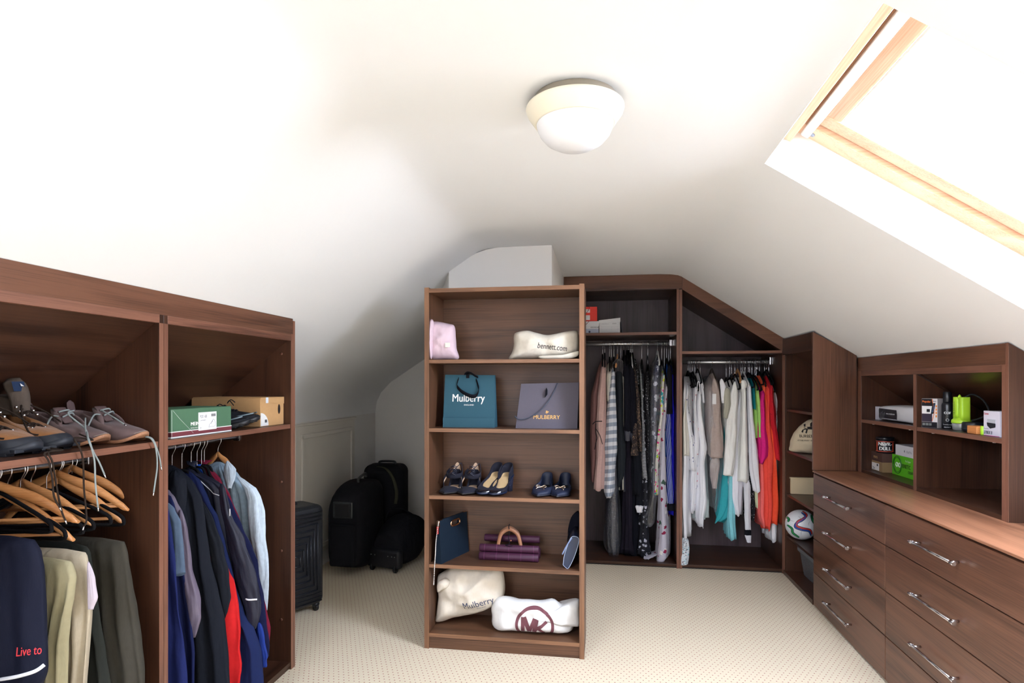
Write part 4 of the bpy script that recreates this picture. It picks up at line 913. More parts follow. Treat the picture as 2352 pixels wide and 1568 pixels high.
# ------------------------------------------------------------------ shoes
def shoe(name, label, loc, yaw, L, W, hs, top, lift, outer, solem, insolem=None, solet=.008, open_=(.05, .62), topw=.72, toe='round', heel=None, group=None, pitch=0, inner=None, bulge=.10, n=52, toecap=None, sole_up=None):
    """lofted shoe, heel at the origin, toe along +x. hs(s)=half width, top(s)=height of the opening edge, lift(s)=underside height"""
    t = thing(name, label, 'shoe', loc, (0, pitch, yaw), group)
    ps = []
    for i in range(n):
        a = 2*pi*i/n
        s = .5-.5*cos(a); sg = 1 if a < pi else -1
        ps.append((s, sg))
    def hw(s):
        e = sqrt(max(0, 1-((.16-s)/.16)**2)) if s < .16 else 1
        if s > .80:
            u = (s-.80)/.20
            e *= sqrt(max(0, 1-u*u)) if toe == 'round' else (max(0, 1-u)**.75 if toe == 'point' else max(0, 1-u**5)**.5)
        return hs(s)*e*W
    o0, o1 = open_
    rings = []
    RR = [0, .06, .16, .3, .45, .6, .75, .88, 1]
    def tp(s, sg):
        ts = .5-.5*cos(pi*s); ts = s
        x = L*(o0+(o1-o0)*ts); e = sqrt(max(0, 1-((.2-ts)/.2)**2)) if ts < .2 else 1
        if ts > .8: u = (ts-.8)/.2; e *= sqrt(max(0, 1-u*u))
        return Vector((x, sg*hs(min(s, .7))*W*topw*e, lift(x/L)+top(ts)))
    for r in RR:
        ring = []
        for s, sg in ps:
            a = Vector((s*L, sg*hw(s), lift(s)+solet)); b = tp(s, sg)
            p = a.lerp(b, r)
            kz = r**.62 if s > .6 else r
            p.z = a.z+(b.z-a.z)*kz
            p.y += sg*W*bulge*sin(pi*r)*(.3+.7*hw(s)/max(1e-4, W*.5))*.8
            if s > .8: p.x += L*.012*sin(pi*min(1, r*1.6))
            ring.append(tuple(p))
        rings.append(ring)
    last = rings[-1]
    cx = sum(p[0] for p in last)/n
    inn = [(cx+(p[0]-cx)*.965, p[1]*.90, p[2]-.001) for p in last]; rings.append(inn)
    for q in (.35, .75, 1.0):
        rings.append([(inn[i][0]+(cx-inn[i][0])*.06*q, inn[i][1]*(1-.06*q), inn[i][2]+(lift(inn[i][0]/L)+solet+.004-inn[i][2])*q) for i in range(n)])
    part(t, 'upper', MB().rings(rings, cap0=True, cap1=True), outer, world=False)
    li = [(p[0]+(cx-p[0])*.03, p[1]*.97, p[2]+.003) for p in rings[-1]]; lo = [(p[0], p[1], p[2]-.002) for p in li]
    part(t, 'insole', MB().rings([lo, li]), insolem or plain((196, 170, 130), .6), world=False)
    so = []
    for k_, ex in ((0, .0), (.2, .0025), (1, .003), (1.02, 0)):
        so.append([(s*L+(ex*(1 if s > .5 else -1)*abs(2*s-1)), sg*(hw(s)+ex), lift(s)+solet*min(1, k_)+(0 if k_ else 0)) for s, sg in ps])
    part(t, 'sole', MB().rings(so), solem, world=False, bevel=0)
    if heel:
        hx0, hx1, hw_, hm = heel; q = 14
        hr = []
        for z, k_ in ((0, .86), (.5, .9), (1, 1)):
            zz = z*(lift((hx0+hx1)/2)+.003); r_ = []
            for i in range(q):
                a = 2*pi*i/q; r_.append((L*(hx0+hx1)/2+L*(hx1-hx0)/2*k_*math.copysign(abs(cos(a))**.6, cos(a))+(1-z)*.004, W*hw_*k_*math.copysign(abs(sin(a))**.7, sin(a)), zz+(0 if z < 1 else (lift(.5*(hx0+hx1))*0))))
            hr.append(r_)
        part(t, 'heel', MB().rings(hr), hm, world=False)
    t['_r'] = 0; del t['_r']
    return t, rings
def lerp_tab(tab):
    rows = [(a, b) for a, b in tab]
    return lambda s: interp(rows, s)[0]
HSM = lerp_tab([(0, .36), (.2, .36), (.4, .34), (.68, .5), (.82, .46), (1, .42)])
HSW = lerp_tab([(0, .33), (.25, .31), (.42, .29), (.68, .5), (.82, .42), (1, .3)])
def patch_of(rg, cond, off=.002, last=8):
    N_ = len(rg[0]); c_ = Vector((sum(p[0] for p in rg[0])/N_, 0, .03)); fs = []
    vs = []
    for r in rg[:last+1]:
        for p in r:
            q = Vector(p); d = (q-Vector((min(max(q.x, .05), c_.x*1.5), 0, .02))).normalized(); vs.append(tuple(q+d*off))
    for i in range(last):
        for j in range(N_):
            f = (i*N_+j, i*N_+(j+1) % N_, (i+1)*N_+(j+1) % N_, (i+1)*N_+j)
            if all(cond(vs[q], i) for q in f): fs.append(f)
    us = sorted({q for f in fs for q in f}); mp_ = {q: i for i, q in enumerate(us)}
    return MB().add([vs[q] for q in us], [tuple(mp_[q] for q in f) for f in fs], True)
def surf_z(rings, x, y):
    vs = [Vector(p) for r in rings[:9] for p in r]; n = len(rings[0]); fs = []
    for i in range(8):
        for j in range(n): fs.append((i*n+j, i*n+(j+1) % n, (i+1)*n+(j+1) % n, (i+1)*n+j))
    h = BVHTree.FromPolygons(vs, fs).ray_cast(Vector((x, y, .5)), Vector((0, 0, -1)))
    return h[0].z if h[0] is not None else .08
SZ = 1.2435
TAN = fabric((142, 94, 50), .9, .18, .2, .4, 40); BOOTG = fabric((84, 74, 66), .95, .15); RUB = plain((34, 38, 46), .55, bump=.3, scale=60); BLACE = fabric((44, 34, 28)); LACE = fabric((140, 148, 146), .8)
def boot(label, y, x_toe, dangle):
    L, W, = .305, .112
    t, rg = shoe('hiking_boot', label, (x_toe-L, y, SZ), .0, L, W, HSM, lerp_tab([(0, .125), (.4, .118), (.75, .10), (1, .078)]), lambda s: 0 if s < .8 else .018*((s-.8)/.2)**2,
                 TAN, RUB, plain((60, 50, 44), .9), solet=.022, open_=(.03, .52), topw=.62, bulge=.12)
    # rubber toe rand and lugs
    part(t, 'toe_rand', patch_of(rg, lambda p, i: p[0] > L*.60 and p[2] < .030+.026*min(1, max(0, (p[0]/L-.60)/.22)), .0025), RUB, world=False, label='black rubber toe rand')
    lg = MB()
    for i in range(9):
        xx = .012+i*.033
        for sg in (-1, 1): lg.box(xx, xx+.02, sg*W*.36-.014, sg*W*.36+.014, -.0005+(.010 if i > 7 else 0), .010+(.010 if i > 7 else 0))
    part(t, 'tread_lugs', lg, RUB, .002, world=False)
    # collar and tongue
    cuff = []
    for z, k_ in ((.118, 1.02), (.14, 1.08), (.165, 1.07), (.172, 1.0), (.165, .92), (.13, .9)):
        cuff.append([(L*.235+L*.205*cos(a)*k_+(z-.118)*-.1, W*.30*sin(a)*k_, z-.012*max(0, cos(a))) for a in [2*pi*i/30 for i in range(30)]])
    part(t, 'padded_collar', MB().rings(cuff, False, False), BOOTG, world=False)
    tg = []
    for i in range(9):
        u = i/8; xx = L*(.50-.10*u)+.012*sin(pi*u); zz = .105+.115*u; w_ = W*(.22+.14*u) if u < .8 else W*.33*(1-.6*((u-.8)/.2)**2)
        tg.append([(xx+.010*cos(a)+.02*(sin(a)**2)*-1, w_*sin(a), zz+.012*cos(a)*.3) for a in [2*pi*q/16 for q in range(16)]])
    tp_ = part(t, 'tongue', MB().rings(tg), BOOTG, world=False)
    if dangle:
        pb = MB().add([(L*.455, -W*.30, .182), (L*.455, W*.05, .182), (L*.425, W*.05, .212), (L*.425, -W*.30, .212)], [(0, 1, 2, 3)])
        pb.xf(Matrix.Translation((.012, 0, 0))); pl_ = sub(t, tp_, 'tongue_patch', pb, fabric((36, 50, 76)), label='navy woven patch with a white peak emblem')
        em = MB().add([(L*.455, -W*.12, .198), (L*.455, -W*.03, .198), (L*.43, -W*.09, .207)], [(0, 1, 2)]); em.xf(Matrix.Translation((.0145, 0, 0)))
        sub(t, tp_, 'patch_emblem', em, plain((220, 220, 220), .6))
    # laces: zigzag plus loose ends
    lc = MB(); hk = MB()
    for i in range(6):
        u = i/5; xx = L*(.66-.23*u); z = surf_z(rg, xx, 0) if u < .35 else .098+.062*(u-.2)
        for sg in (-1, 1):
            z2 = z-.004
            lc.tube([(xx, -sg*W*.17, z2+.002), (xx-.006, 0, z+.010), (xx-.016, sg*W*.18, z2+.006)], .0026, 6, 4)
            hk.lathe([(.0045, -.003), (.0045, .004), (.002, .006)], (xx, sg*W*.19, z2), 10)
    lc.tube([(L*.50, W*.1, .14), (L*.6, W*.30, .12), (L*.72, W*.44, .09), (L*.8, W*.3, .085)], .0028, 6, 6)
    lc.tube([(L*.50, -W*.1, .14), (L*.62, -W*.38, .11), (L*.75, -W*.50, .06), (L*.82, -W*.40, .05)], .0028, 6, 6)
    part(t, 'laces', lc, BLACE, world=False); part(t, 'lace_hooks', hk, CHROME, world=False, label='metal lace hooks')
    return t
b1 = boot('tan hiking boot with a black rubber toe, nearest the left edge of the shelf', 1.462, -1.612, False)
b2 = boot('tan hiking boot with a tall grey tongue and navy patch, beside the suede boots', 1.582, -1.632, True)
def dang(t, paths, mat, r=.0026, tips=CHROME, name='loose_lace'):
    for p in paths:
        part(t, name, MB().tube(p, r, 7, 6), mat)
        d = (Vector(p[-1])-Vector(p[-2])).normalized()
        part(t, 'lace_tip', MB().tube([Vector(p[-1]), Vector(p[-1])+d*.012], r*.9, 6, 1), tips)
def P0(px, py, x=-1.55): return at(px, py, 0, x)
dang(b1, [[(-1.62, 1.50, 1.255), (-1.575, 1.505, 1.252), P0(103, 1040), P0(112, 1060), P0(120, 1100), P0(124, 1140), P0(137, 1165)],
          [(-1.63, 1.515, 1.258), (-1.58, 1.515, 1.253), P0(112, 1038), P0(120, 1060), P0(127, 1100), P0(134, 1140), P0(142, 1175), P0(150, 1195)]], BLACE)
dang(b2, [[(-1.64, 1.63, 1.29), (-1.60, 1.64, 1.27), P0(172, 1005), P0(184, 1030), P0(191, 1060), P0(193, 1120), P0(199, 1190), P0(193, 1208)]], BLACE)
SUE = fabric((104, 86, 84), 1, .22, .1, .25, 35); SUED = fabric((96, 78, 76), 1, .2)
def chukka(label, y, x_toe):
    L, W = .295, .104
    t, rg = shoe('suede_boot', label, (x_toe-L, y, SZ), .0, L, W, HSM, lerp_tab([(0, .112), (.4, .104), (.75, .092), (1, .07)]), lambda s: 0 if s < .75 else .028*((s-.75)/.25)**2,
                 SUE, wood((110, 72, 50), (168, 120, 88), 'x', .6), fabric((120, 84, 50)), solet=.012, open_=(.02, .50), topw=.62, bulge=.12)
    # quarter flaps over the vamp, heel tab, tongue, eyelets
    tb = []
    for i in range(7):
        u = i/6; w_ = .016*(1 if u < .7 else sqrt(max(.05, 1-((u-.7)/.3)**2)))
        tb.append([(.004-.008*u, w_*sin(a), .10+.045*u+.0*cos(a))if 0 else (.006-.010*u+.0022*cos(a), w_*sin(a), .10+.046*u) for a in [2*pi*q/12 for q in range(12)]])
    part(t, 'heel_tab', MB().rings(tb), SUED, world=False)
    fm = MB()
    for sg in (-1, 1):
        r_ = []
        for i in range(9):
            u = i/8; xx = L*(.40+.19*sin(pi*u*.5)) ; zz = .118-.064*u
            yy = sg*W*(.12+.36*u**.7)
            r_.append([(xx-.02, yy, zz+.003), (xx+.006*sin(pi*u), yy*.98, zz+.004), (xx+.006*sin(pi*u), yy*.96, zz-.002), (xx-.02, yy*.96, zz-.004)])
        fm.rings(r_)
    part(t, 'lace_flap', fm, SUE, world=False)
    tg = []
    for i in range(7):
        u = i/6; tg.append([(L*(.53-.13*u)+.002*cos(a), W*(.16+.08*u)*sin(a), .075+.050*u+.002*cos(a)) for a in [2*pi*q/12 for q in range(12)]])
    part(t, 'tongue', MB().rings(tg), SUED, world=False)
    lc = MB()
    lc.tube([(L*.50, -W*.28, .098), (L*.46, -W*.40, .098), (L*.43, -W*.50, .070), (L*.42, -W*.56, .05)], .0028, 7, 6)
    lc.tube([(L*.52, -W*.20, .095), (L*.56, 0, .108), (L*.52, W*.20, .10)], .0028, 7, 6)
    lc.tube([(L*.47, -W*.20, .112), (L*.51, 0, .118), (L*.47, W*.20, .112)], .0028, 7, 6)
    part(t, 'laces', lc, LACE, world=False, label='pale grey laces')
    part(t, 'welt_stitching', MB().tube([(L*(.6+.41*sin(a)*0+.405*cos(a)), W*.50*sin(a), .016+.026*max(0, cos(a))**2) for a in [-1.3+2.6*q/12 for q in range(13)]], .0009, 6, 2), plain((150, 138, 124), .7), world=False)
    return t
c1 = chukka('grey-brown suede lace-up boot in the middle of the shelf, nearer the tan boots', 1.705, -1.615)
c2 = chukka('grey-brown suede lace-up boot tight against the divider', 1.820, -1.570)
dang(c1, [[(-1.73, 1.70, 1.36), (-1.715, 1.665, 1.35), at(196, 985, 0, -1.66), P0(203, 1010), P0(216, 1040), P0(228, 1062), P0(240, 1090)],
          [at(196, 960, 0, -1.70), at(197, 990, 0, -1.64), P0(208, 1020), P0(217, 1060), P0(219, 1110), P0(225, 1165)]], LACE)
dang(c2, [[(-1.72, 1.80, 1.355), (-1.66, 1.79, 1.33), (-1.62, 1.785, 1.31)],
          [at(334, 1003, 0, -1.575), P0(348, 1008), P0(358, 1030), P0(361, 1070), P0(356, 1110), P0(353, 1130)], [at(337, 1002, 0, -1.575), P0(352, 1010), P0(365, 1045), P0(370, 1072)]], LACE)
# black trainers behind the green box
TRB = fabric((26, 27, 32), .7, .3); TRG = plain((110, 126, 134), .4)
def trainer(label, loc, yaw, pitch=0):
    L, W = .285, .10
    t, rg = shoe('trail_shoe', label, loc, yaw, L, W, HSM, lerp_tab([(0, .062), (.4, .058), (1, .062)]), lambda s: .004+(.022*((s-.7)/.3)**2 if s > .7 else 0), TRB, plain((24, 25, 29), .5), plain((40, 40, 44), .8), solet=.02, open_=(.03, .5), topw=.6, pitch=pitch)
    lg = MB()
    for i in range(10):
        xx = .01+i*.027
        for sg in (-1, 1): lg.box(xx, xx+.016, sg*W*.33-.014, sg*W*.33+.014, .0+(.006 if i > 7 else 0)+(.008 if i > 8 else 0), .012+(.006 if i > 7 else 0)+(.008 if i > 8 else 0))
    part(t, 'tread_lugs', lg, plain((20, 20, 23), .5), .002, world=False)
    for sg in (-1, 1):
        st = MB(); st.ribbon([(L*.66, sg*W*.515, .036), (L*.76, sg*W*.535, .044), (L*.86, sg*W*.48, .052), (L*.93, sg*W*.34, .058)], .003, .0012, (0, 0, 1))
        part(t, 'side_stripe', st, TRG, world=False, label='pale grey side stripe')
    lc = MB()
    for i in range(5):
        xx = L*(.66-.045*i); z = surf_z(rg, xx, 0)+.004
        for sg in (-1, 1): lc.tube([(xx, -sg*W*.16, z-.006), (xx-.005, 0, z+.002), (xx-.012, sg*W*.17, z-.004)], .0022, 6, 3)
    lc.tube([(L*.5, 0, .095), (L*.54, W*.1, .112), (L*.6, W*.2, .10)], .002, 6, 5); lc.tube([(L*.5, 0, .095), (L*.54, -W*.12, .108), (L*.62, -W*.28, .088)], .002, 6, 5)
    part(t, 'laces', lc, BLK, world=False)
    return t
trainer('black trail shoe lying in front, its toe beside the green shoebox', (-1.855, 2.365, SZ), .30)
trainer('black trail shoe behind, its toe resting against the kraft shoebox', (-1.85, 2.425, SZ+.028), .36, .06)
# women's shoes on the bookcase: toes towards the room
NV = plain((22, 23, 38), .95, bump=.1, scale=300); NVG = plain((22, 26, 46), .3, spec=.5); NAVYL = plain((24, 38, 66), .35)
BZ = SH[2]+.0005
def face(px, py, y): return at(px, py, 1, y)
def dirshoe(heel_px, toe_px, yh, yt, z):
    h = at(heel_px, 1, 1, yh); tt = at(toe_px, 1, 1, yt); d = Vector((tt.x-h.x, tt.y-h.y)); return (h.x, yh, z), math.atan2(d.y, d.x), d.length
def laceup(label, hp, tp_):
    loc, yaw, L = dirshoe(hp, tp_, 3.35, 3.13, BZ); W = .082
    t, rg = shoe('laceup_flat', label, loc, yaw, L, W, HSW, lerp_tab([(0, .075), (.2, .055), (.45, .012), (.8, .010), (1, .022)]), lambda s: .004, NV, plain((30, 26, 26), .6), plain((206, 176, 146), .6), solet=.005, open_=(.02, .66), topw=.9, toe='point', bulge=.04)
    # tall heel counter with beige lining, ankle straps
    hc = []; hi = []
    for i in range(9):
        u = i/8; k_ = 1-.12*u
        rr_ = [(L*.13-L*.125*cos(a)*k_*1.0, W*.34*sin(a)*k_, .02+.085*u-.05*u*(abs(sin(a))**2)) for a in [-1.75+3.5*q/18 for q in range(19)]]
        hc.append(rr_); hi.append([(p[0]+.003*(1 if 1 else 0), p[1]*.93, p[2]) for p in rr_])
    part(t, 'heel_counter', MB().rings(hc, False, False, closed=False), NV, world=False)
    part(t, 'heel_lining', MB().rings(hi, False, False, closed=False), fabric((206, 178, 152), .9), world=False, label='beige heel lining')
    st = MB(); edge = MB()
    st.ribbon([(L*.14, -W*.36, .075), (L*.30, -W*.42, .062), (L*.40, -W*.20, .058), (L*.42, 0, .058), (L*.40, W*.20, .058), (L*.30, W*.42, .062), (L*.14, W*.36, .075)], .009, .0014, (0, 0, 1))
    st.ribbon([(L*.30, -W*.42, .058), (L*.40, -W*.50, .040), (L*.46, -W*.45, .012)], .007, .0014, (0, 0, 1))
    st.ribbon([(L*.30, W*.42, .058), (L*.40, W*.50, .040), (L*.46, W*.45, .012)], .007, .0014, (0, 0, 1))
    part(t, 'ankle_strap', st, NV, world=False)
    edge.ribbon([(L*.31, -W*.41, .052), (L*.41, -W*.49, .034), (L*.47, -W*.43, .010)], .004, .001, (0, 0, 1)); edge.ribbon([(L*.31, W*.41, .052), (L*.41, W*.49, .034), (L*.47, W*.43, .010)], .004, .001, (0, 0, 1))
    part(t, 'strap_lining', edge, fabric((206, 178, 152), .9), world=False)
    lc = MB()
    for i in range(3):
        z = .062+.012*i; xx = L*(.42-.05*i)
        lc.tube([(xx, -W*.16, z), (xx+.01, 0, z+.012), (xx-.004, W*.18, z+.006)], .0016, 6, 5); lc.tube([(xx, W*.16, z), (xx+.008, 0, z+.008), (xx-.006, -W*.18, z+.008)], .0016, 6, 5)
    lc.tube([(L*.42, 0, .075), (L*.46, W*.14, .088), (L*.44, W*.24, .074), (L*.40, W*.05, .07)], .0016, 6, 6)
    lc.tube([(L*.42, 0, .075), (L*.38, W*.3, .10), (L*.30, W*.42, .105), (L*.26, W*.45, .05)], .0016, 6, 6)
    part(t, 'laces', lc, NVG, world=False)
    return t
laceup('navy suede pointed lace-up flat at the left end of the shoe shelf', 1052, 1022).scale = (1.04, 1.32, 1.45)
laceup('navy suede pointed lace-up flat second from the left, laces trailing', 1094, 1064).scale = (1.04, 1.32, 1.45)
def pump(label, hp, tp_, yh=3.35, yt=3.135):
    loc, yaw, L = dirshoe(hp, tp_, yh, yt, BZ); W = .08
    lift = lerp_tab([(0, .066), (.18, .062), (.5, .026), (.70, .007), (1, .006)])
    t, rg = shoe('heeled_pump', label, loc, yaw, L, W, HSW, lerp_tab([(0, .058), (.25, .046), (.6, .024), (1, .020)]), lift, NV, plain((24, 34, 58), .3), plain((200, 172, 128), .6), solet=.009, open_=(.02, .70), topw=.92, toe='round', heel=(.02, .24, .30, prints((24, 27, 50), [(90, 130, 190)], 120, .12)), bulge=.04)
    N_ = len(rg[0]); fs = []; vs = [(p[0]+.0012, p[1]*1.03, p[2]+.0012) for r in rg[:9] for p in r]
    for i in range(8):
        for j in range(N_):
            f = (i*N_+j, i*N_+(j+1) % N_, (i+1)*N_+(j+1) % N_, (i+1)*N_+j)
            if all(vs[q][0] > L*.84 for q in f): fs.append(f)
    us = sorted({q for f in fs for q in f}); mp_ = {q: i for i, q in enumerate(us)}
    part(t, 'toe_cap', MB().add([vs[q] for q in us], [tuple(mp_[q] for q in f) for f in fs], True), plain((16, 18, 28), .08, spec=.8, coat=.6), world=False, label='glossy black patent toe cap')
    return t
pump('navy suede block-heeled pump with a glossy toe cap, left of the pair', 1148, 1104).scale = (1.03, 1.30, 1.28)
pump('navy suede block-heeled pump with a glossy toe cap and sequinned heel, right of the pair', 1172, 1131, 3.34, 3.13).scale = (1.03, 1.30, 1.28)
def flat(label, hp, tp_, bright):
    loc, yaw, L = dirshoe(hp, tp_, 3.36, 3.14, BZ); W = .082
    t, rg = shoe('bow_flat', label, loc, yaw, L, W, HSW, lerp_tab([(0, .055), (.3, .04), (.7, .024), (1, .022)]), lambda s: .008 if s < .3 else .003, plain((25, 34, 58), .55, bump=.1, scale=200), plain((30, 32, 44), .4), plain((14, 14, 18), .9), solet=.005, open_=(.02, .66), topw=.92, toe='point', bulge=.05)
    part(t, 'insole_pad', bx(L*.44, L*.64, -W*.30, W*.30, .0165, .0185), plain((214, 208, 208) if bright else (170, 132, 84), .5), .001, world=False, label='pale insole pad')
    bw = MB(); z = surf_z(rg, L*.70, 0)+.003
    for sg in (-1, 1):
        bw.tube([(L*.70, 0, z), (L*.70-.004, sg*.012, z+.005), (L*.69, sg*.022, z+.004), (L*.70+.004, sg*.020, z+.001), (L*.70, 0, z)], .0014, 6, 5)
        bw.tube([(L*.70, 0, z), (L*.70+.010, sg*.010, z), (L*.70+.020, sg*.017, z-.004)], .0013, 6, 4)
    bw.lathe([(.0005, .004), (.003, .002), (.003, -.002)], (L*.70, 0, z), 10)
    part(t, 'bow', bw, plain((226, 200, 176), .2, 1), world=False, label='rose-gold cord bow')
    return t
flat('navy pointed flat with a rose-gold bow and white insole pad', 1260, 1236, True).scale = (1.04, 1.30, 1.7)
flat('navy pointed flat with a rose-gold bow nearest the right side of the bookcase', 1301, 1281, False).scale = (1.04, 1.30, 1.7)

# ------------------------------------------------------------------ soft bags
def pillow(outline, thick, O, right, up, seed=0, wr=.006, rings_=14, n=72, p=2.2, seam=.4, freq=14, back=1.0):
    """stuffed cloth bag from a front outline; front side faces right x up"""
    pts = [Vector((a, b)) for a, b in outline]; m = len(pts); dense = []
    per = 12
    for i in range(m):
        p0, p1, p2, p3 = pts[i-1], pts[i], pts[(i+1) % m], pts[(i+2) % m]
        for k_ in range(per):
            t = k_/per; dense.append(.5*((2*p1)+(p2-p0)*t+(2*p0-5*p1+4*p2-p3)*t*t+(p1*3-p0-p2*3+p3)*t**3))
    ln = [0]
    for i in range(len(dense)): ln.append(ln[-1]+(dense[(i+1) % len(dense)]-dense[i]).length)
    res = []
    for i in range(n):
        s_ = ln[-1]*i/n
        for j in range(len(dense)):
            if ln[j+1] >= s_:
                u = (s_-ln[j])/max(1e-9, ln[j+1]-ln[j]); res.append(dense[j].lerp(dense[(j+1) % len(dense)], u)); break
    c = sum(res, Vector((0, 0)))/n
    r_ = Vector(right).normalized(); u_ = Vector(up).normalized(); nn = r_.cross(u_); O = Vector(O)
    def pt(q, d): return O+r_*q.x+u_*q.y+nn*d
    out = []
    seq = [i/rings_ for i in range(rings_)]
    for side in (1, -1):
        rr_ = seq if side == 1 else seq[::-1]
        for rad in (list(reversed([1-x for x in seq])) if side == 1 else [1-x for x in seq][1:]):
            ring = []
            for q in res:
                pos = c+(q-c)*rad
                d = thick*(max(0, 1-rad**p))**.5*(1 if side == 1 else back)
                nz = noise.noise(Vector((pos.x*freq+seed, pos.y*freq, side*3.0)))+.6*noise.noise(Vector((pos.x*freq*2.3+seed, pos.y*freq*2.3, side*5.0)))
                nz2 = abs(noise.noise(Vector((pos.x*freq*.9+9+seed, pos.y*freq*1.3, side))))
                d = side*(d+wr*(nz-1.6*nz2)*(.35+.65*(1-rad)))
                ring.append(tuple(pt(pos, d)))
            out.append(ring)
    return MB().rings(out)
def px_outline(pts, y): # photo pixels on the plane y -> (x, z)
    return [(at(a, b, 1, y).x, at(a, b, 1, y).z) for a, b in pts]
XR_, ZU = (1, 0, 0), (0, 0, 1)
BZ1, BZ2, BZ4, BZ5 = SH[0], SH[1], SH[3], .083
def shift_to(mb, z):
    mz = min(v[2] for v in mb.v); mb.v = [(v[0], v[1], v[2]+(z-mz)) for v in mb.v]; return mb
PINK = fabric((214, 190, 200), .7, .05); CAL = fabric((216, 208, 192), .95, .08); CALW = fabric((226, 224, 220), .95, .05)
t = thing('dust_bag', 'folded pale pink cloth dust bag with a small white square label', 'dust bag', (at(1018, 1, 1, 3.2).x, 3.2, BZ1))
mb = shift_to(pillow(px_outline([(986, 742), (1000, 737), (1030, 742), (1044, 748), (1047, 775), (1049, 800), (1053, 823), (1020, 825), (988, 823), (985, 790)], 3.2), .06, (0, 3.2, 0), XR_, ZU, 4, .010), BZ1)
pt_ = tree_of(mb)
part(t, 'body', mb, PINK)
mb = shift_to(pillow(px_outline([(986, 738), (996, 739), (994, 790), (992, 822), (984, 822), (983, 780)], 3.15), .03, (0, 3.15, 0), XR_, ZU, 9, .004), BZ1)
part(t, 'folded_edge', mb, PINK)
h = pt_.ray_cast(at(1028, 791, 1, 2.9), Vector((0, 1, 0)))[0] or at(1028, 791, 1, 3.14)
q0, q1 = at(1023, 787, 1, h.y), at(1034, 797, 1, h.y)
part(t, 'label_patch', bx(q0.x, q1.x, h.y-.006, h.y-.003, q1.z, q0.z), plain((228, 232, 220), .7))
t = thing('dust_bag', 'creased cream calico dust bag with dark printed lettering on the top shelf', 'dust bag', (at(1250, 1, 1, 3.24).x, 3.24, BZ1))
mb = shift_to(pillow(px_outline([(1180, 770), (1186, 762), (1210, 758), (1232, 763), (1260, 768), (1300, 760), (1325, 759), (1330, 775), (1330, 805), (1322, 817), (1290, 820), (1240, 823), (1200, 824), (1168, 825), (1176, 808), (1180, 790)], 3.24), .075, (0, 3.24, 0), XR_, ZU, 2, .016, freq=11), BZ1)
tr = tree_of(mb); part(t, 'body', mb, CAL)
part(t, 'lettering', letters('bennett.com', .044, at(1270, 804, 1, 3.24), (1, 0, -.12), (.12, 0, 1), bold=.004, surf=tr, sx=.72, shear=.1), plain((40, 36, 44), .8))
mb = shift_to(pillow(px_outline([(1240, 815), (1290, 812), (1318, 806), (1330, 804), (1326, 816), (1300, 822), (1245, 822)], 3.15), .018, (0, 3.16, 0), XR_, ZU, 5, .004), BZ1)
part(t, 'turned_edge', mb, CAL)

def paper_bag(name, label, quad, y, depth, z, lean, mat, extra):
    """carrier bag standing on a shelf; quad in photo pixels: bl br tr tl on plane y"""
    (x0, x1, x2, x3) = [at(q[0], q[1], 1, y) for q in quad]
    H = (x3.z+x2.z)/2-z
    t = thing(name, label, 'carrier bag', ((x0.x+x1.x)/2, y+depth/2, z))
    yb = y; yt = y+lean
    d2 = depth*.35
    v = [(x0.x, yb, z), (x1.x, yb, z), (x1.x, yb+depth, z), (x0.x, yb+depth, z),
         (x3.x, yt, x3.z), (x2.x, yt, x2.z), (x2.x, yt+d2, x2.z), (x3.x, yt+d2, x3.z)]
    mb = MB().add(v, [(0, 3, 2, 1), (0, 1, 5, 4), (2, 3, 7, 6)])
    for a, b, c_, d_ in ((1, 2, 6, 5), (0, 3, 7, 4)):   # gusset folded inwards
        m0 = Vector(v[a]).lerp(Vector(v[b]), .5); m1 = Vector(v[d_]).lerp(Vector(v[c_]), .5)
        sg = -1 if a == 1 else 1; m1 = m1+Vector((sg*.018, 0, 0)); m0 = m0+Vector((sg*.004, 0, 0))
        mb.add([v[a], m0, m1, v[d_]], [(0, 1, 2, 3)]); mb.add([m0, v[b], v[c_], m1], [(0, 1, 2, 3)])
    b = part(t, 'body', mb, mat); s_ = b.modifiers.new('s', 'SOLIDIFY'); s_.thickness = .0012
    extra(t, x0, x1, x2, x3, yb, yt, H)
    return t
def fp(x, z, yb, yt, z0, H): return (x, yb+(yt-yb)*(z-z0)/H-.0012, z)
TEAL = fabric((50, 86, 100), .75, .04, 0, .08)
def teal_x(t, a, b, c, d, yb, yt, H):
    z0 = BZ2; g = plain((236, 236, 232), .5); s = (yt-yb)/H
    def L(txt, px, py, size, sx, bold):
        q = at(px, py, 1, yb+.03); part(t, 'lettering', letters(txt, size, fp(q.x, q.z, yb, yt, z0, H), (1, 0, 0), (0, s, 1), bold=bold, sx=sx), g)
    L('Mulberry', 1076, 922, .062, .82, .012); L('ENGLAND', 1078, 931, .011, 1.1, .02)
    def F(px, py, o=-.004): q = at(px, py, 1, yb+.04); r_ = fp(q.x, q.z, yb, yt, z0, H); return (r_[0], r_[1]+o, r_[2])
    part(t, 'ribbon_handle', MB().ribbon([F(1053, 870, 0), F(1050, 885), F(1058, 895, -.012), F(1070, 903, -.018), F(1085, 909, -.02), F(1096, 908, -.016), F(1101, 895, -.01), F(1098, 884), F(1093, 872, 0)], .0105, .001, (.15, -.35, 1)), BLK, label='black ribbon handle')
    part(t, 'ribbon_bow', MB().ribbon([F(1066, 860, 0), F(1072, 855, .005), F(1082, 857), F(1090, 862), F(1098, 866)], .006, .001, (0, -.3, 1)).ribbon([F(1074, 868, -.002), F(1074, 860, -.002), F(1076, 855, .01)], .009, .001, (1, 0, 0)), BLK)
    part(t, 'base_fold', bx(a.x+.001, b.x-.001, yb-.0016, yb-.0008, z0+.0005, z0+.052), fabric((54, 90, 104), .75, .04, 0, .08))
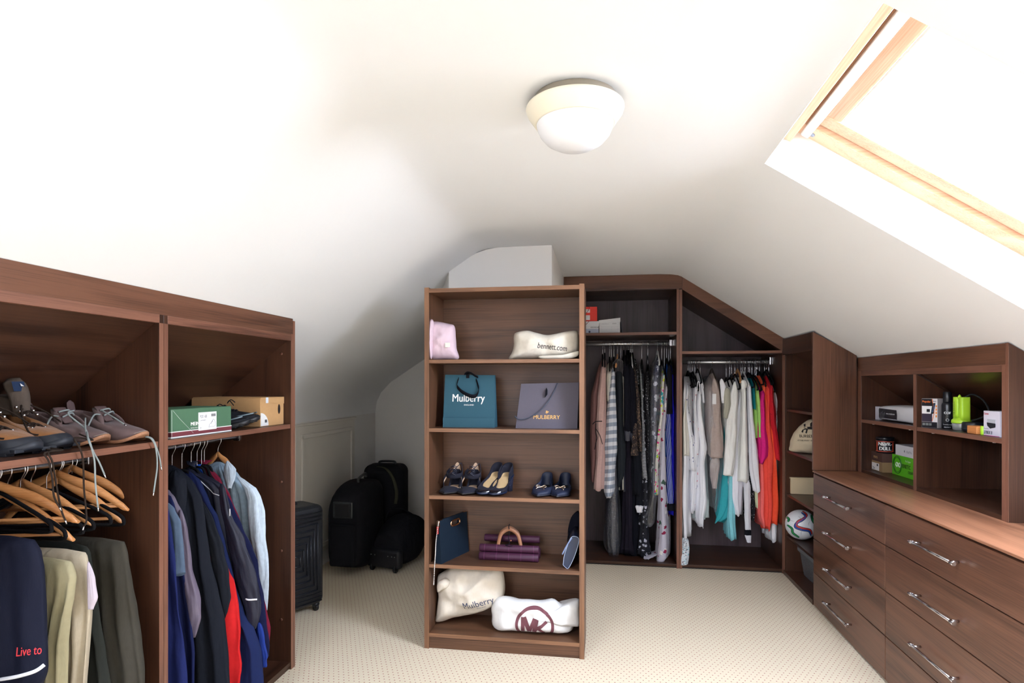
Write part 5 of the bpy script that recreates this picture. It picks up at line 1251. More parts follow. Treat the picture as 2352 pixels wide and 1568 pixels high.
paper_bag('carrier_bag', 'teal paper carrier bag with white lettering and black ribbon handles', [(1017, 979), (1136, 976), (1132, 861), (1017, 860)], 3.20, .09, BZ2, .05, TEAL, teal_x)
GREYB = fabric((90, 86, 96), .6, .04, 0, .08)
def grey_x(t, a, b, c, d, yb, yt, H):
    z0 = BZ2; g = plain((206, 160, 92), .35, .6); s = (yt-yb)/H
    q = at(1255, 962, 1, yb+.01); part(t, 'lettering', letters('MULBERRY', .031, fp(q.x, q.z, yb, yt, z0, H), (1, 0, 0), (0, s, 1), bold=.004, sx=.98), g)
    q = at(1256, 947, 1, yb+.01); e = MB(); rn = random.Random(3)
    for i in range(9):
        a_ = rn.random()*6.28; r_ = .006*rn.random()+.001
        e.add([(q.x+r_*cos(a_)*1.3+.0028*cos(k_*1.05), 0, q.z+.003+r_*sin(a_)+.0028*sin(k_*1.05)) for k_ in range(6)], [(0, 1, 2, 3, 4, 5)])
    e.add([(q.x-.001, 0, q.z-.008), (q.x+.001, 0, q.z-.008), (q.x+.001, 0, q.z+.004), (q.x-.001, 0, q.z+.004)], [(0, 1, 2, 3)])
    e.v = [fp(v[0], v[2], yb, yt, z0, H) for v in e.v]
    part(t, 'tree_emblem', e, g, label='small gold tree emblem')
    def F(px, py, o=-.006): q = at(px, py, 1, yb+.03); r_ = fp(q.x, q.z, yb, yt, z0, H); return (r_[0], r_[1]+o, r_[2])
    part(t, 'cord_handle', MB().tube([F(1280, 880, 0), F(1274, 895), F(1262, 918, -.012), F(1246, 938, -.016), F(1228, 952, -.016), F(1208, 961, -.014), F(1192, 961, -.01), F(1184, 955, 0)], .0030, 8, 8), fabric((74, 78, 90)), label='braided grey cord handle')
    part(t, 'handle_slot', MB().prism([(F(1255, 889)[0], F(1, 889)[2]), (F(1257, 893)[0], F(1, 893)[2]), (F(1257, 902)[0], F(1, 902)[2]), (F(1252, 908)[0], F(1, 908)[2]), (F(1253, 895)[0], F(1, 895)[2])], (yb+.02, yb+.045), 1), BLK)
paper_bag('carrier_bag', 'grey paper carrier bag with gold lettering and a looping cord handle', [(1184, 975), (1326, 977), (1329, 878), (1194, 881)], 3.19, .10, BZ2, .05, GREYB, grey_x)

# cream dust bags on the bottom shelf
t = thing('dust_bag', 'large cream cotton dust bag with blue-black lettering, bottom shelf left', 'dust bag', (at(1070, 1, 1, 3.26).x, 3.26, BZ5))
mb = shift_to(pillow(px_outline([(1003, 1342), (1010, 1338), (1028, 1326), (1040, 1314), (1080, 1313), (1140, 1316), (1154, 1335), (1158, 1375), (1150, 1400), (1120, 1420), (1080, 1432), (1040, 1440), (1015, 1448), (995, 1449), (1000, 1430), (1004, 1390), (1001, 1362)], 3.24), .10, (0, 3.265, 0), XR_, ZU, 6, .030, freq=8, rings_=20), BZ5)
tr = tree_of(mb); part(t, 'body', mb, fabric((212, 202, 186), .95, .06))
part(t, 'lettering', letters('Mulberry', .058, at(1098, 1396, 1, 3.17), (1, 0, .22), (-.22, 0, 1), bold=.0, surf=tr, sx=.80), plain((60, 68, 96), .8), label='blue-black printed lettering')
part(t, 'lettering', letters('ENGLAND', .010, at(1103, 1402, 1, 3.17), (1, 0, .22), (-.22, 0, 1), surf=tr, sx=1.1), plain((90, 96, 120), .8))
mb = pillow(px_outline([(1003, 1340), (1020, 1330), (1032, 1338), (1028, 1350), (1012, 1358), (1003, 1362)], 3.17), .03, (0, 3.19, 0), XR_, ZU, 3, .006); part(t, 'gathered_neck', mb, fabric((212, 202, 186), .95, .06))
t = thing('dust_bag', 'white cotton dust bag with a large round maroon monogram, bottom shelf right', 'dust bag', (at(1228, 1, 1, 3.22).x, 3.22, BZ5))
mb = shift_to(pillow(px_outline([(1126, 1402), (1134, 1382), (1150, 1374), (1165, 1375), (1185, 1381), (1215, 1382), (1245, 1384), (1270, 1380), (1290, 1392), (1306, 1384), (1330, 1381), (1331, 1410), (1331, 1444), (1322, 1438), (1315, 1450), (1308, 1457), (1270, 1456), (1220, 1454), (1180, 1452), (1140, 1450), (1128, 1438), (1128, 1420)], 3.19), .075, (0, 3.215, 0), XR_, ZU, 8, .019, freq=10, rings_=20), BZ5)
tr = tree_of(mb); part(t, 'body', mb, CALW)
MAR = plain((112, 66, 74), .85)
def conf(mb, tr, off=.0014):
    ok = []; out = []
    for v in mb.v:
        p = Vector(v); h = tr.ray_cast(Vector((p.x, 2.95, p.z)), Vector((0, 1, 0)))[0]
        ok.append(h is not None and h.y < p.y+.12)
        out.append((p.x, (h.y if h is not None else p.y)-off, p.z))
    keep = [all(ok[i] for i in f) for f in mb.f]
    fs = [f for f, k_ in zip(mb.f, keep) if k_]; us = sorted({i for f in fs for i in f}); m_ = {q: i for i, q in enumerate(us)}
    return MB().add([out[q] for q in us], [tuple(m_[i] for i in f) for f in fs], True)
def strip(pts, w):
    pts = catmull([Vector(p) for p in pts], 10) if len(pts) > 2 else [Vector(pts[0]).lerp(Vector(pts[1]), i/12) for i in range(13)]
    mb = MB(); vs = []
    for i, p in enumerate(pts):
        d = (pts[min(i+1, len(pts)-1)]-pts[max(0, i-1)]).normalized(); nn = Vector((-d.z, 0, d.x))
        for k_ in range(4): vs.append(p+nn*w*(k_/3-.5))
    return mb.add(vs, [(i*4+k_, i*4+k_+1, i*4+k_+5, i*4+k_+4) for i in range(len(pts)-1) for k_ in range(3)], True)
cc = at(1227, 1445, 1, 3.14); sc_ = 3.3/F
ring = strip([(cc.x+.098*cos(a), 3.14, cc.z+.012+.097*sin(a)) for a in [-.55+(pi+1.1)*i/22 for i in range(23)]], .016)
part(t, 'monogram_ring', conf(ring, tr), MAR, label='maroon ring of the monogram')
def mk(p, q, w): return strip([(cc.x+p[0], 3.14, cc.z+p[1]), (cc.x+q[0], 3.14, cc.z+q[1])], w)
g = MB()
for p, q, w in (((-.066, -.028), (-.062, .060), .020), ((-.058, .060), (-.030, -.026), .024), ((-.030, -.026), (.000, .052), .018), ((.012, .050), (-.004, -.028), .024), ((.000, -.012), (.066, .040), .018), ((.018, .006), (.050, -.028), .020)):
    m_ = mk(p, q, w); g.add(m_.v, m_.f, True)
part(t, 'monogram_letters', conf(g, tr, .0018), MAR, label='maroon interlocked letters MK')

# navy clutch with gold cut-out handle, standing open-ended on the fourth shelf
a0 = at(1005, 1300, 2, BZ4); t = thing('clutch_bag', 'navy envelope clutch with a gold cut-out handle and a hanging chain', 'clutch', (-.85, 3.25, BZ4))
p0 = Vector((-.893, 3.125, BZ4)); p1 = Vector((-.800, 3.39, BZ4)); dr_ = (p1-p0).normalized(); nr = Vector((dr_.y, -dr_.x, 0)); Lc = (p1-p0).length; Hc = .235
def cl(u, v, d): return p0+dr_*u+Vector((0, 0, v))+nr*d
mb = MB()
hole = [(.42, .80), (.68, .80), (.68, .90), (.42, .90)]
def clb(u0, u1, v0, v1, m_):
    vs = [cl(u*Lc, v*Hc, d) for d in (-.012-.012*(1-v0), .0) for u, v in ((u0, v0), (u1, v0), (u1, v1), (u0, v1))]
    vs = []
    for side in (-1, 1):
        for u, v in ((u0, v0), (u1, v0), (u1, v1), (u0, v1)): vs.append(cl(u*Lc, v*Hc, side*(.005+.016*(1-v))))
    m_.add(vs, [(0, 3, 2, 1), (4, 5, 6, 7), (0, 1, 5, 4), (1, 2, 6, 5), (2, 3, 7, 6), (3, 0, 4, 7)])
for r_ in ((0, 1, 0, .76), (0, .40, .76, 1), (.70, 1, .76, 1), (.40, .70, .90, 1)): clb(*r_, mb)
part(t, 'body', mb, fabric((21, 34, 48), .7, .08, 0, .15))
GOLD = plain((222, 176, 138), .22, 1)
part(t, 'handle_frame', MB().tube([cl(u*Lc, v*Hc, s_*.009) for s_ in (1,) for u, v in ((.42, .775), (.55, .765), (.68, .775), (.71, .83), (.68, .89), (.55, .90), (.42, .89), (.39, .83), (.42, .775))], .005, 8, 5), GOLD, label='gold cut-out handle frame')
for v_ in ((.0, 1.0), (.88, 1.0)):
    cn = MB()
    cn.add([cl((v_[0]+u)*Lc, (1+w_)*Hc+.0015, s_*.007) for u, w_, s_ in ((0, 0, 1), (.12, 0, 1), (.12, 0, -1), (0, 0, -1))], [(0, 1, 2, 3)])
    cn.add([cl((1 if v_[0] else 0)*Lc+(.001 if v_[0] else -.001), w_*Hc, s_*.009) for w_, s_ in ((1, 1), (.84, 1), (.84, -1), (1, -1))], [(0, 1, 2, 3)])
    part(t, 'corner_cap', cn, GOLD, label='gold corner cap').modifiers.new('s', 'SOLIDIFY').thickness = .002
ch = MB(); cpts = catmull([Vector(cl(-.002, Hc*.98, .004)), at(1002, 1238, 1, 3.095), at(1000, 1270, 1, 3.09), at(998, 1303, 1, 3.085), at(996, 1342, 1, 3.085)], 24)
for i, p in enumerate(cpts[::2]):
    a_ = i*.9
    ch.lathe([(.0022, -.0035), (.0038, 0), (.0022, .0035)], p, 7)
part(t, 'chain', ch, plain((225, 222, 220), .25, 1), label='silver link chain hanging over the shelf edge')
part(t, 'red_tag', MB().box(p0.x-.006, p0.x+.004, p0.y-.012, p0.y-.009, BZ4+.165, BZ4+.205), plain((200, 44, 40), .5))
# purple roll clutch with wooden handles
t = thing('roll_bag', 'purple slatted roll handbag with arched brown wooden handles', 'handbag', (at(1170, 1, 1, 3.3).x, 3.3, BZ4))
PUR = fabric((64, 26, 50), .55, .1, 0, .1, spec=.4); PURL = plain((124, 62, 104), .5)
xa, xb = at(1101, 1, 1, 3.24).x, at(1238, 1, 1, 3.24).x
for (yy, zz, r_, x_0, x_1) in ((3.235, .022, .022, xa, xb), (3.25, .064, .021, xa, xb), (3.33, .10, .020, xa+.012, xb-.004), (3.31, .03, .03, xa, xb)):
    part(t, 'roll', MB().lathe([(.001, 0), (r_*.9, .001), (r_, .004), (r_, x_1-x_0-.004), (r_*.9, x_1-x_0-.001), (.001, x_1-x_0)], (x_0, yy, BZ4+zz), 20, axis=0), PUR)
st = MB()
for i in range(5):
    xx = xa+(xb-xa)*(.09+.205*i)
    for yy, zz, r_ in ((3.235, .022, .0225), (3.25, .064, .0215)): st.lathe([(r_, 0), (r_+.001, .0008), (r_, .0016)], (xx, yy, BZ4+zz), 20, axis=0, cap0=False, cap1=False)
part(t, 'slat_stitching', st, PURL, label='pink-purple stitching lines')
for yy in (3.262, 3.30):
    ar = []; xc = at(1171, 1, 1, yy).x
    for i in range(25):
        a_ = pi*i/24
        ar.append((xc-.062*cos(a_)*1.0, yy-.010, BZ4+.075+.115*sin(a_)**.8))
    part(t, 'wooden_handle', MB().ribbon([(xc-.066, yy-.012, BZ4+.068), (xc-.060, yy-.012, BZ4+.10), (xc-.045, yy-.012, BZ4+.145), (xc, yy-.012, BZ4+.172), (xc+.045, yy-.012, BZ4+.145), (xc+.060, yy-.012, BZ4+.10), (xc+.066, yy-.012, BZ4+.068)], .002, .009, (0, 1, 0)), wood((104, 66, 44), (150, 104, 76), 'x', .5), label='brown wooden handle')
xs_ = MB(); xc = at(1171, 1, 1, 3.26).x
for sg in (-1, 1):
    for d_ in (-1, 1): xs_.tube([(xc+sg*.065-.006, 3.243, BZ4+.078-.006*d_), (xc+sg*.065+.006, 3.243, BZ4+.078+.006*d_)], .0012, 6, 1)
part(t, 'cross_stitch', xs_, BLK)
part(t, 'toggle_cord', MB().tube([(xc, 3.24, BZ4+.175), (xc-.002, 3.235, BZ4+.19), (xc, 3.25, BZ4+.20)], .0025, 7, 4).tube([(xc, 3.25, BZ4+.16), (xc-.006, 3.245, BZ4+.12), (xc+.002, 3.24, BZ4+.095), (xc-.02, 3.23, BZ4+.088), (xc, 3.228, BZ4+.083), (xc+.02, 3.23, BZ4+.086)], .002, 7, 4), BLK)
part(t, 'bead', MB().lathe([(.0005, -.006), (.006, 0), (.0005, .006)], (xc, 3.242, BZ4+.178), 12).lathe([(.0005, -.005), (.006, 0), (.0005, .005)], (xc+.008, 3.245, BZ4+.11), 12), wood((120, 70, 44), (160, 104, 76), 'x', .4))
# navy clutch standing on its end at the right
t = thing('standing_clutch', 'navy leather clutch standing on end against the right side of the bookcase', 'clutch', (at(1310, 1, 1, 3.2).x, 3.22, BZ4))
ol = [(1293, 1296), (1300, 1303), (1306, 1303), (1318, 1280), (1328, 1250), (1329, 1236), (1322, 1231), (1312, 1233), (1304, 1250), (1296, 1275)]
fo = px_outline(ol, 3.14)
mb = MB(); nF = 60
cf = [Vector((a, 0, b)) for a, b in fo]; cf = catmull(cf+[cf[0]], 6)[:-1]
zmin = min(v.z for v in cf)
cf = [Vector((v.x, 0, v.z+BZ4-zmin)) for v in cf]
cen = sum(cf, Vector())/len(cf)
part(t, 'body', MB().rings([[(cen.x+(v.x-cen.x)*k_, y_, cen.z+(v.z-cen.z)*k_) for v in cf] for y_, k_ in ((3.15, .90), (3.146, .97), (3.15, 1), (3.38, .96), (3.384, .9))]), plain((26, 40, 66), .35, bump=.15, scale=90))
part(t, 'edge_binding', MB().tube([(v.x, 3.146, v.z) for v in cf]+[(cf[0].x, 3.146, cf[0].z)], .0015, 6, 1), plain((170, 184, 206), .35), label='silver-blue edge binding')
part(t, 'flap', MB().tube([(v.x, 3.147, v.z) for v in [Vector((cen.x-.045, 0, BZ4+.075)), Vector((cen.x-.02, 0, BZ4+.125)), Vector((cen.x+.006, 0, BZ4+.165))]], .004, 8, 5), plain((120, 136, 170), .35))
t = thing('rear_clutch', 'black rounded bag behind the standing navy clutch', 'handbag', (at(1318, 1, 1, 3.33).x, 3.33, BZ4))
part(t, 'body', shift_to(pillow(px_outline([(1306, 1260), (1304, 1240), (1310, 1212), (1320, 1198), (1330, 1196), (1331, 1240), (1330, 1290), (1310, 1292)], 3.38), .012, (0, 3.391, 0), XR_, ZU, 11, .002), BZ4), fabric((16, 18, 28)))
part(t, 'strap', MB().tube([(at(1306, 1, 1, 3.38).x, 3.385, BZ4+.05), (at(1304, 1, 1, 3.38).x, 3.385, BZ4+.09), (at(1307, 1, 1, 3.38).x, 3.385, BZ4+.14)], .003, 6, 4), BLK)
# ------------------------------------------------------------------ boxes on the left wardrobe shelf
def Rb(v): return plain(v, .7)
gx = -1.585
y0g, y1g = at(390, 960, 0, gx).y+.005, at(531, 960, 0, gx).y
t = thing('shoebox', 'green shoebox with a maroon band and white label', 'box', (gx-.15, (y0g+y1g)/2, 1.244))
part(t, 'body', bx(gx-.19, gx, y0g, y1g, 1.244, 1.352), fabric((78, 112, 86), .75, .05, 0, .1), .002)
part(t, 'band', bx(gx-.189, gx+.0012, y0g-.0008, y1g+.0008, 1.250, 1.266), Rb((112, 48, 56)))
part(t, 'band_line', bx(gx-.189, gx+.0014, y0g-.001, y1g+.001, 1.266, 1.269), Rb((225, 225, 222)))
part(t, 'band_line', bx(gx-.189, gx+.0014, y0g-.001, y1g+.001, 1.2445, 1.2495), Rb((225, 225, 222)))
def wall_txt(t, txt, size, y, z, x, col, bold=.0, sx=1, align='LEFT', name='lettering'):
    part(t, name, letters(txt, size, (x, y, z), (0, 1, 0), (0, 0, 1), bold=bold, sx=sx, align=align), plain(col, .7))
wall_txt(t, 'MEINDL', .020, y0g+.105, 1.285, gx+.0005, (235, 235, 230), .04, 1.1)
wall_txt(t, 'SHOES FOR ACTIVES', .008, y0g+.105, 1.273, gx+.0005, (210, 215, 208), .01, .9)
yl = y0g+.150
part(t, 'size_label', bx(gx, gx+.0022, yl, yl+.108, 1.262, 1.334), Rb((232, 232, 232)), label='white size label')
wall_txt(t, '920  68', .017, yl+.006, 1.312, gx+.0022, (90, 90, 96), 0, .8)
wall_txt(t, '7', .013, yl+.008, 1.266, gx+.0022, (60, 60, 66), 0)
bc = MB(); q = yl+.075
for i in range(14): w_ = .0006+.0012*R.random(); bc.box(gx+.0022, gx+.0026, q, q+w_, 1.315, 1.326); q += w_+.0010
part(t, 'barcode', bc, Rb((70, 70, 76)))
wall_txt(t, 'LAHNSEN', .0065, yl+.007, 1.300, gx+.0022, (90, 90, 96), 0, 1.2)
part(t, 'shoe_drawing', MB().tube([(gx+.0026, yl+.060, 1.272), (gx+.0026, yl+.075, 1.274), (gx+.0026, yl+.098, 1.275), (gx+.0026, yl+.100, 1.290), (gx+.0026, yl+.088, 1.304), (gx+.0026, yl+.080, 1.292), (gx+.0026, yl+.064, 1.284), (gx+.0026, yl+.060, 1.272)], .0006, 5, 5).tube([(gx+.0026, yl+.072, 1.286), (gx+.0026, yl+.084, 1.300)], .0012, 5, 1), Rb((140, 140, 146)))
part(t, 'crease_line', MB().tube([(gx+.001, y0g+.010, 1.348), (gx+.001, y0g+.045, 1.316), (gx+.001, y0g+.120, 1.256)], .0007, 5, 1).tube([(gx+.001, y0g+.004, 1.350), (gx+.001, y0g+.004, 1.246)], .0010, 5, 1), Rb((200, 210, 200)))
kx = -1.600
yk0, yk1 = at(598, 960, 0, kx).y, 2.768
t = thing('shoebox', 'brown kraft cardboard shoebox with an oval hand hole beside the end panel', 'box', (kx-.17, (yk0+yk1)/2, 1.244))
KR = fabric((190, 150, 104), .85, .06, 0, .15)
part(t, 'body', bx(kx-.36, kx, yk0, yk1, 1.244, 1.380), KR, .002)
part(t, 'lid', MB().add([(kx+.002, yk0-.001, 1.381), (kx+.002, yk1, 1.381), (kx+.002, yk1, 1.348), (kx+.002, yk0+.04, 1.358), (kx+.002, yk0-.001, 1.374)], [(0, 1, 2, 3, 4)]).box(kx-.36, kx+.002, yk0-.001, yk1, 1.380, 1.3825), KR)
e = MB(); yc_ = yk1-.045
part(t, 'hand_hole', MB().rings([[(kx+x_, yc_+.0105*cos(a), 1.322+.023*sin(a)) for a in [2*pi*i/24 for i in range(24)]] for x_ in (-.001, .0008)]), plain((20, 20, 24), .6), label='dark oval hand hole')
part(t, 'hole_rim', MB().tube([(kx+.001, yc_+.0115*cos(a), 1.322+.024*sin(a)) for a in [2*pi*i/24 for i in range(25)]], .0011, 5, 1), Rb((150, 112, 72)))
part(t, 'round_label', MB().rings([[(kx+x_, yk0+.002+(.065*max(0, cos(a)) if 1 else 0), 1.247+.062*abs(sin(a))*(1 if sin(a) >= 0 else 0)) for a in [-.1+(pi/2+.1)*i/14 for i in range(15)]]+[(kx+x_, yk0+.002, 1.247)] for x_ in (.0002, .0012)]), Rb((226, 226, 224)), label='white rounded label')
bc = MB(); q = yk0+.035
for i in range(8): w_ = .0008+.001*R.random(); bc.box(kx+.0012, kx+.0018, q, q+w_, 1.262, 1.276); q += w_+.0011
part(t, 'barcode', bc, Rb((60, 60, 66)))
part(t, 'seal_tag', bx(kx+.002, kx+.0032, yk0+.042, yk0+.062, 1.355, 1.382), Rb((208, 216, 226)))

# ------------------------------------------------------------------ luggage
BLKP = plain((15, 17, 22), .42, bump=.2, scale=300)
def Lp(t, name, mb, mat, b=0, **k): return part(t, name, mb, mat, b, world=False, **k)
def wheel(x, y, ax=0, r=.024):
    return MB().lathe([(.004, -.009), (r*.9, -.009), (r, -.006), (r, .006), (r*.9, .009), (.004, .009)], (x, y, r), 18, axis=ax)
# ridged cabin case standing behind the end of the wardrobe
wc = at(748, 1385, 2, 0)
t = thing('suitcase', 'black hard-shell suitcase with square concentric ridges, beside the wardrobe end', 'suitcase', (-1.965, 3.41, 0), (0, 0, radians(62)))
W_, D_, H_ = .42, .25, .68
Lp(t, 'shell', bx(-W_/2, W_/2, -D_/2, D_/2, .045, H_), BLKP, .045, seg=5)
rg_ = MB()
for k_ in range(6):
    hw_, z0_, z1_ = .026+.025*k_, .355-.03-.036*k_, .355+.03+.036*k_
    y_ = -D_/2-.001
    rg_.tube([(-hw_, y_, z0_), (hw_, y_, z0_)], .0055, 8, 1).tube([(hw_, y_, z0_), (hw_, y_, z1_)], .0055, 8, 1).tube([(hw_, y_, z1_), (-hw_, y_, z1_)], .0055, 8, 1).tube([(-hw_, y_, z1_), (-hw_, y_, z0_)], .0055, 8, 1)
Lp(t, 'square_ridges', rg_, plain((22, 25, 33), .34), label='raised concentric square ridges')
for z_ in (.075, .10, .125, .585, .61, .635):
    Lp(t, 'cross_ridge', MB().tube([(-W_/2+.03, -D_/2-.001, z_), (W_/2-.03, -D_/2-.001, z_)], .005, 8, 1), BLKP)
Lp(t, 'zip', bx(-W_/2-.002, W_/2+.002, -.006, .006, .07, H_-.02), plain((12, 12, 14), .6), .02)
Lp(t, 'carry_handle', MB().tube([(-.08, 0, H_-.004), (-.07, 0, H_+.014), (0, 0, H_+.02), (.07, 0, H_+.014), (.08, 0, H_-.004)], .009, 10, 6), BLKP)
for sx_ in (-1, 1):
    for sy_ in (-1, 1):
        Lp(t, 'wheel_housing', MB().lathe([(.02, 0), (.024, .012), (.02, .03)], (sx_*(W_/2-.045), sy_*(D_/2-.04), .032), 16), BLKP)
        Lp(t, 'wheel', wheel(sx_*(W_/2-.045), sy_*(D_/2-.04), 0, .024), plain((18, 18, 20), .5))
single('face_cloth', 'small pale grey-blue cloth lying on the ridged suitcase', 'cloth', shift_to(pillow([(-.05, 0), (-.02, .03), (.03, .028), (.06, .004), (.03, -.004)], .03, (-1.99, 3.36, .72), (1, .4, 0), ZU, 5, .004, 8, 36), .7025), fabric((150, 160, 178)))
# tall trolley case
t = thing('trolley_case', 'large black trolley suitcase with a framed handle recess on its front', 'suitcase', (-1.925, 4.42, 0))
BSO = fabric((22, 22, 26), .8, .1)
rs = []
for i in range(9):
    u = i/8; y_ = -.27+.54*u; k_ = sin(pi*(.10+.80*u))**.22; zt_ = .64+.065*u
    rs.append([(.145*k_*math.copysign(abs(cos(a))**.35, cos(a)), y_, .02+(zt_-.02)*(.5+.5*k_*math.copysign(abs(sin(a))**.35, sin(a)))) for a in [2*pi*j/40 for j in range(40)]])
Lp(t, 'body', MB().rings(rs), BSO)
Lp(t, 'front_pocket', bx(-.10, .10, -.292, -.24, .08, .40), BSO, .02, seg=3)
Lp(t, 'handle_recess', bx(-.075, .085, -.283, -.262, .44, .565), plain((34, 38, 40), .45), .02)
Lp(t, 'recess_hollow', bx(-.055, .062, -.287, -.28, .455, .55), plain((6, 6, 8), .7), .012)
Lp(t, 'top_handle', MB().tube([(.02, -.03, .67), (.02, -.02, .70), (.02, .10, .72), (.02, .12, .69)], .011, 10, 6), plain((60, 62, 62), .4))
t = thing('tall_suitcase', 'black upright suitcase behind the trolley case with a grey-green strap', 'suitcase', (-1.86, 4.93, 0), (0, 0, radians(4)))
Lp(t, 'body', bx(-.20, .16, -.12, .12, .02, .745), BSO, .07, seg=5)
Lp(t, 'strap', MB().ribbon([(-.06, -.11, .735), (.02, -.135, .72), (.08, -.135, .64), (.11, -.13, .52), (.10, -.13, .42)], .013, .003, (1, 0, 0)), fabric((66, 66, 52)), label='grey-green strap')
Lp(t, 'top_handle', MB().tube([(-.08, 0, .74), (-.07, 0, .765), (.05, 0, .765), (.06, 0, .74)], .01, 10, 5), BLKP)
for sx_ in (-.15, .11): Lp(t, 'wheel', wheel(sx_, -.06, 0, .024), plain((18, 18, 20), .5))
# wheeled holdall
t = thing('wheeled_holdall', 'black wheeled holdall lying on the carpet with rivets and small wheels', 'holdall', (-1.60, 4.62, 0), (0, 0, radians(-14)))
rs = []
for i in range(13):
    u = i/12; k_ = sin(pi*min(1, .12+u*.88))**.35; zz = .165+.05*u; ry = .20
    rs.append([(.155*k_*math.copysign(abs(cos(a))**.7, cos(a)), -.27+.50*u, max(.03, zz+(.15+.045*sin(pi*u))*k_*math.copysign(abs(sin(a))**.8, sin(a)))) for a in [2*pi*j/32 for j in range(32)]])
Lp(t, 'body', MB().rings(rs), BSO)
Lp(t, 'wheel_plate', bx(-.15, .15, -.315, -.25, .028, .17), plain((22, 22, 26), .5), .02, seg=3)
rv = MB()
for x_ in (-.12, -.105, -.07, .05, .085, .11): rv.lathe([(.0005, -.319), (.004, -.317), (.004, -.314)], (x_, 0, .125), 10, axis=1)
Lp(t, 'rivets', rv, STEEL)
for x_ in (-.10, .11): Lp(t, 'wheel', wheel(x_, -.30, 0, .030), plain((14, 14, 16), .5))
Lp(t, 'shoulder_strap', MB().ribbon([(-.12, -.1, .33), (-.10, -.08, .41), (-.04, 0, .42), (.02, .08, .36)], .012, .003, (0, 1, 0)), BSO)

# ------------------------------------------------------------------ far wardrobe top shelf
sz = 1.8545
def fbox(name, label, x0, x1, y0, y1, z0, z1, mat, extra=None, **k):
    t = thing(name, label, 'box', ((x0+x1)/2, (y0+y1)/2, z0), **k)
    part(t, 'body', bx(x0, x1, y0, y1, z0, z1), mat, .0015)
    if extra: extra(t)
    return t
X = lambda px, y=4.80: at(px, 700, 1, y).x
Z = lambda py, y=4.80: at(1400, py, 1, y).z
def ft(t, txt, size, px, py, y, col, bold=0, sx=1, align='CENTER', name='lettering'):
    q = at(px, py, 1, y); part(t, name, letters(txt, size, (q.x, y-.0006, q.z), XR_, ZU, bold=bold, sx=sx, align=align), plain(col, .6))
WBX = plain((216, 216, 218), .6)
def georgia(t):
    part(t, 'lid', bx(X(1330)-.003, X(1375)+.003, 4.797, 5.003, Z(748), Z(737)), WBX, .0015)
    ft(t, 'GEORGIA', .016, 1366, 753, 4.80, (70, 72, 90), .01)
    part(t, 'blue_band', bx(X(1330), X(1375), 4.7985, 4.8, sz+.001, sz+.035), plain((176, 184, 204), .6))
    part(t, 'round_stamp', MB().lathe([(.0085, -.002), (.0085, 0)], (X(1354), 4.8, sz+.012), 20, axis=1), plain((60, 64, 96), .6))
fbox('white_shoebox', 'white shoebox with a pale blue band under the red box', X(1330), X(1375), 4.80, 5.0, sz, Z(737), WBX, georgia)
def redx(t):
    for a, b, c_, d_ in ((1340, 1355, 717, 709), (1340, 1355, 734, 723)):
        part(t, 'paper_label', bx(X(a), X(b), 4.8085, 4.81, Z(c_, 4.81), Z(d_, 4.81)), plain((230, 228, 228), .6))
    ft(t, 'SIZE', .007, 1349, 713, 4.8085, (120, 40, 40)); ft(t, 'STYLE', .006, 1349, 728, 4.8085, (130, 130, 130))
    part(t, 'red_cord', MB().tube([at(1354, 703, 1, 4.80), at(1352, 712, 1, 4.80), at(1345, 720, 1, 4.80)], .002, 6, 6).tube([at(1353, 737, 1, 4.79), at(1350, 741, 1, 4.79), at(1345, 746, 1, 4.79)], .002, 6, 6), plain((150, 20, 24), .5))
fbox('red_box', 'bright red box stacked on the white shoebox', X(1330), X(1371.5), 4.81, 5.0, Z(737)+.0005, Z(703.5, 4.81), plain((232, 52, 38), .5), redx)
def heav(t):
    part(t, 'lid', MB().prism([(X(1375)+.001, Z(735)), (X(1424)+.003, Z(730)), (X(1424)+.003, Z(739)), (X(1375)+.001, Z(742))], (4.797, 5.02), 1), WBX, .001)
    ft(t, 'HEAVENLY', .0125, 1390, 745, 4.80, (170, 170, 176), 0, .95); ft(t, 'SOLES', .0125, 1411, 744, 4.80, (120, 120, 128), .02, .95)
    ln = MB()
    def l(a, b, c_, d_): ln.tube([at(a, b, 1, 4.7992), at(c_, d_, 1, 4.7992)], .0005, 4, 1)
    l(1380, 738, 1420, 735); l(1380, 738, 1380, 760); l(1420, 735, 1420, 760); l(1380, 760, 1420, 760); l(1380, 750, 1420, 750); l(1380, 756, 1420, 756); l(1405, 750, 1405, 756); l(1393, 756, 1393, 760); l(1405, 756, 1405, 760)
    part(t, 'printed_lines', ln, plain((160, 160, 166), .6))
fbox('lidded_box', 'white lidded shoebox with fine printed lines and a tilted lid', X(1376.5), X(1424), 4.80, 5.02, sz, Z(736), WBX, heav)
single('dark_folder', 'thin dark folder leaning behind the lidded white shoebox', 'folder', MB().prism([(X(1426), Z(738)), (X(1427), Z(736)), (X(1432), sz+.001), (X(1428), sz+.001)], (4.83, 5.0), 1), plain((52, 46, 54), .5), bevel=.001)

# ------------------------------------------------------------------ corner shelf things
yb_ = 4.40
t = thing('dust_bag', 'cream dust bag with a black printed crest and lettering on the corner shelves', 'dust bag', (1.60, 4.42, .9455))
# front faces the room (towards -x, slightly -y)
rt = Vector((.72, -.70, 0)).normalized()
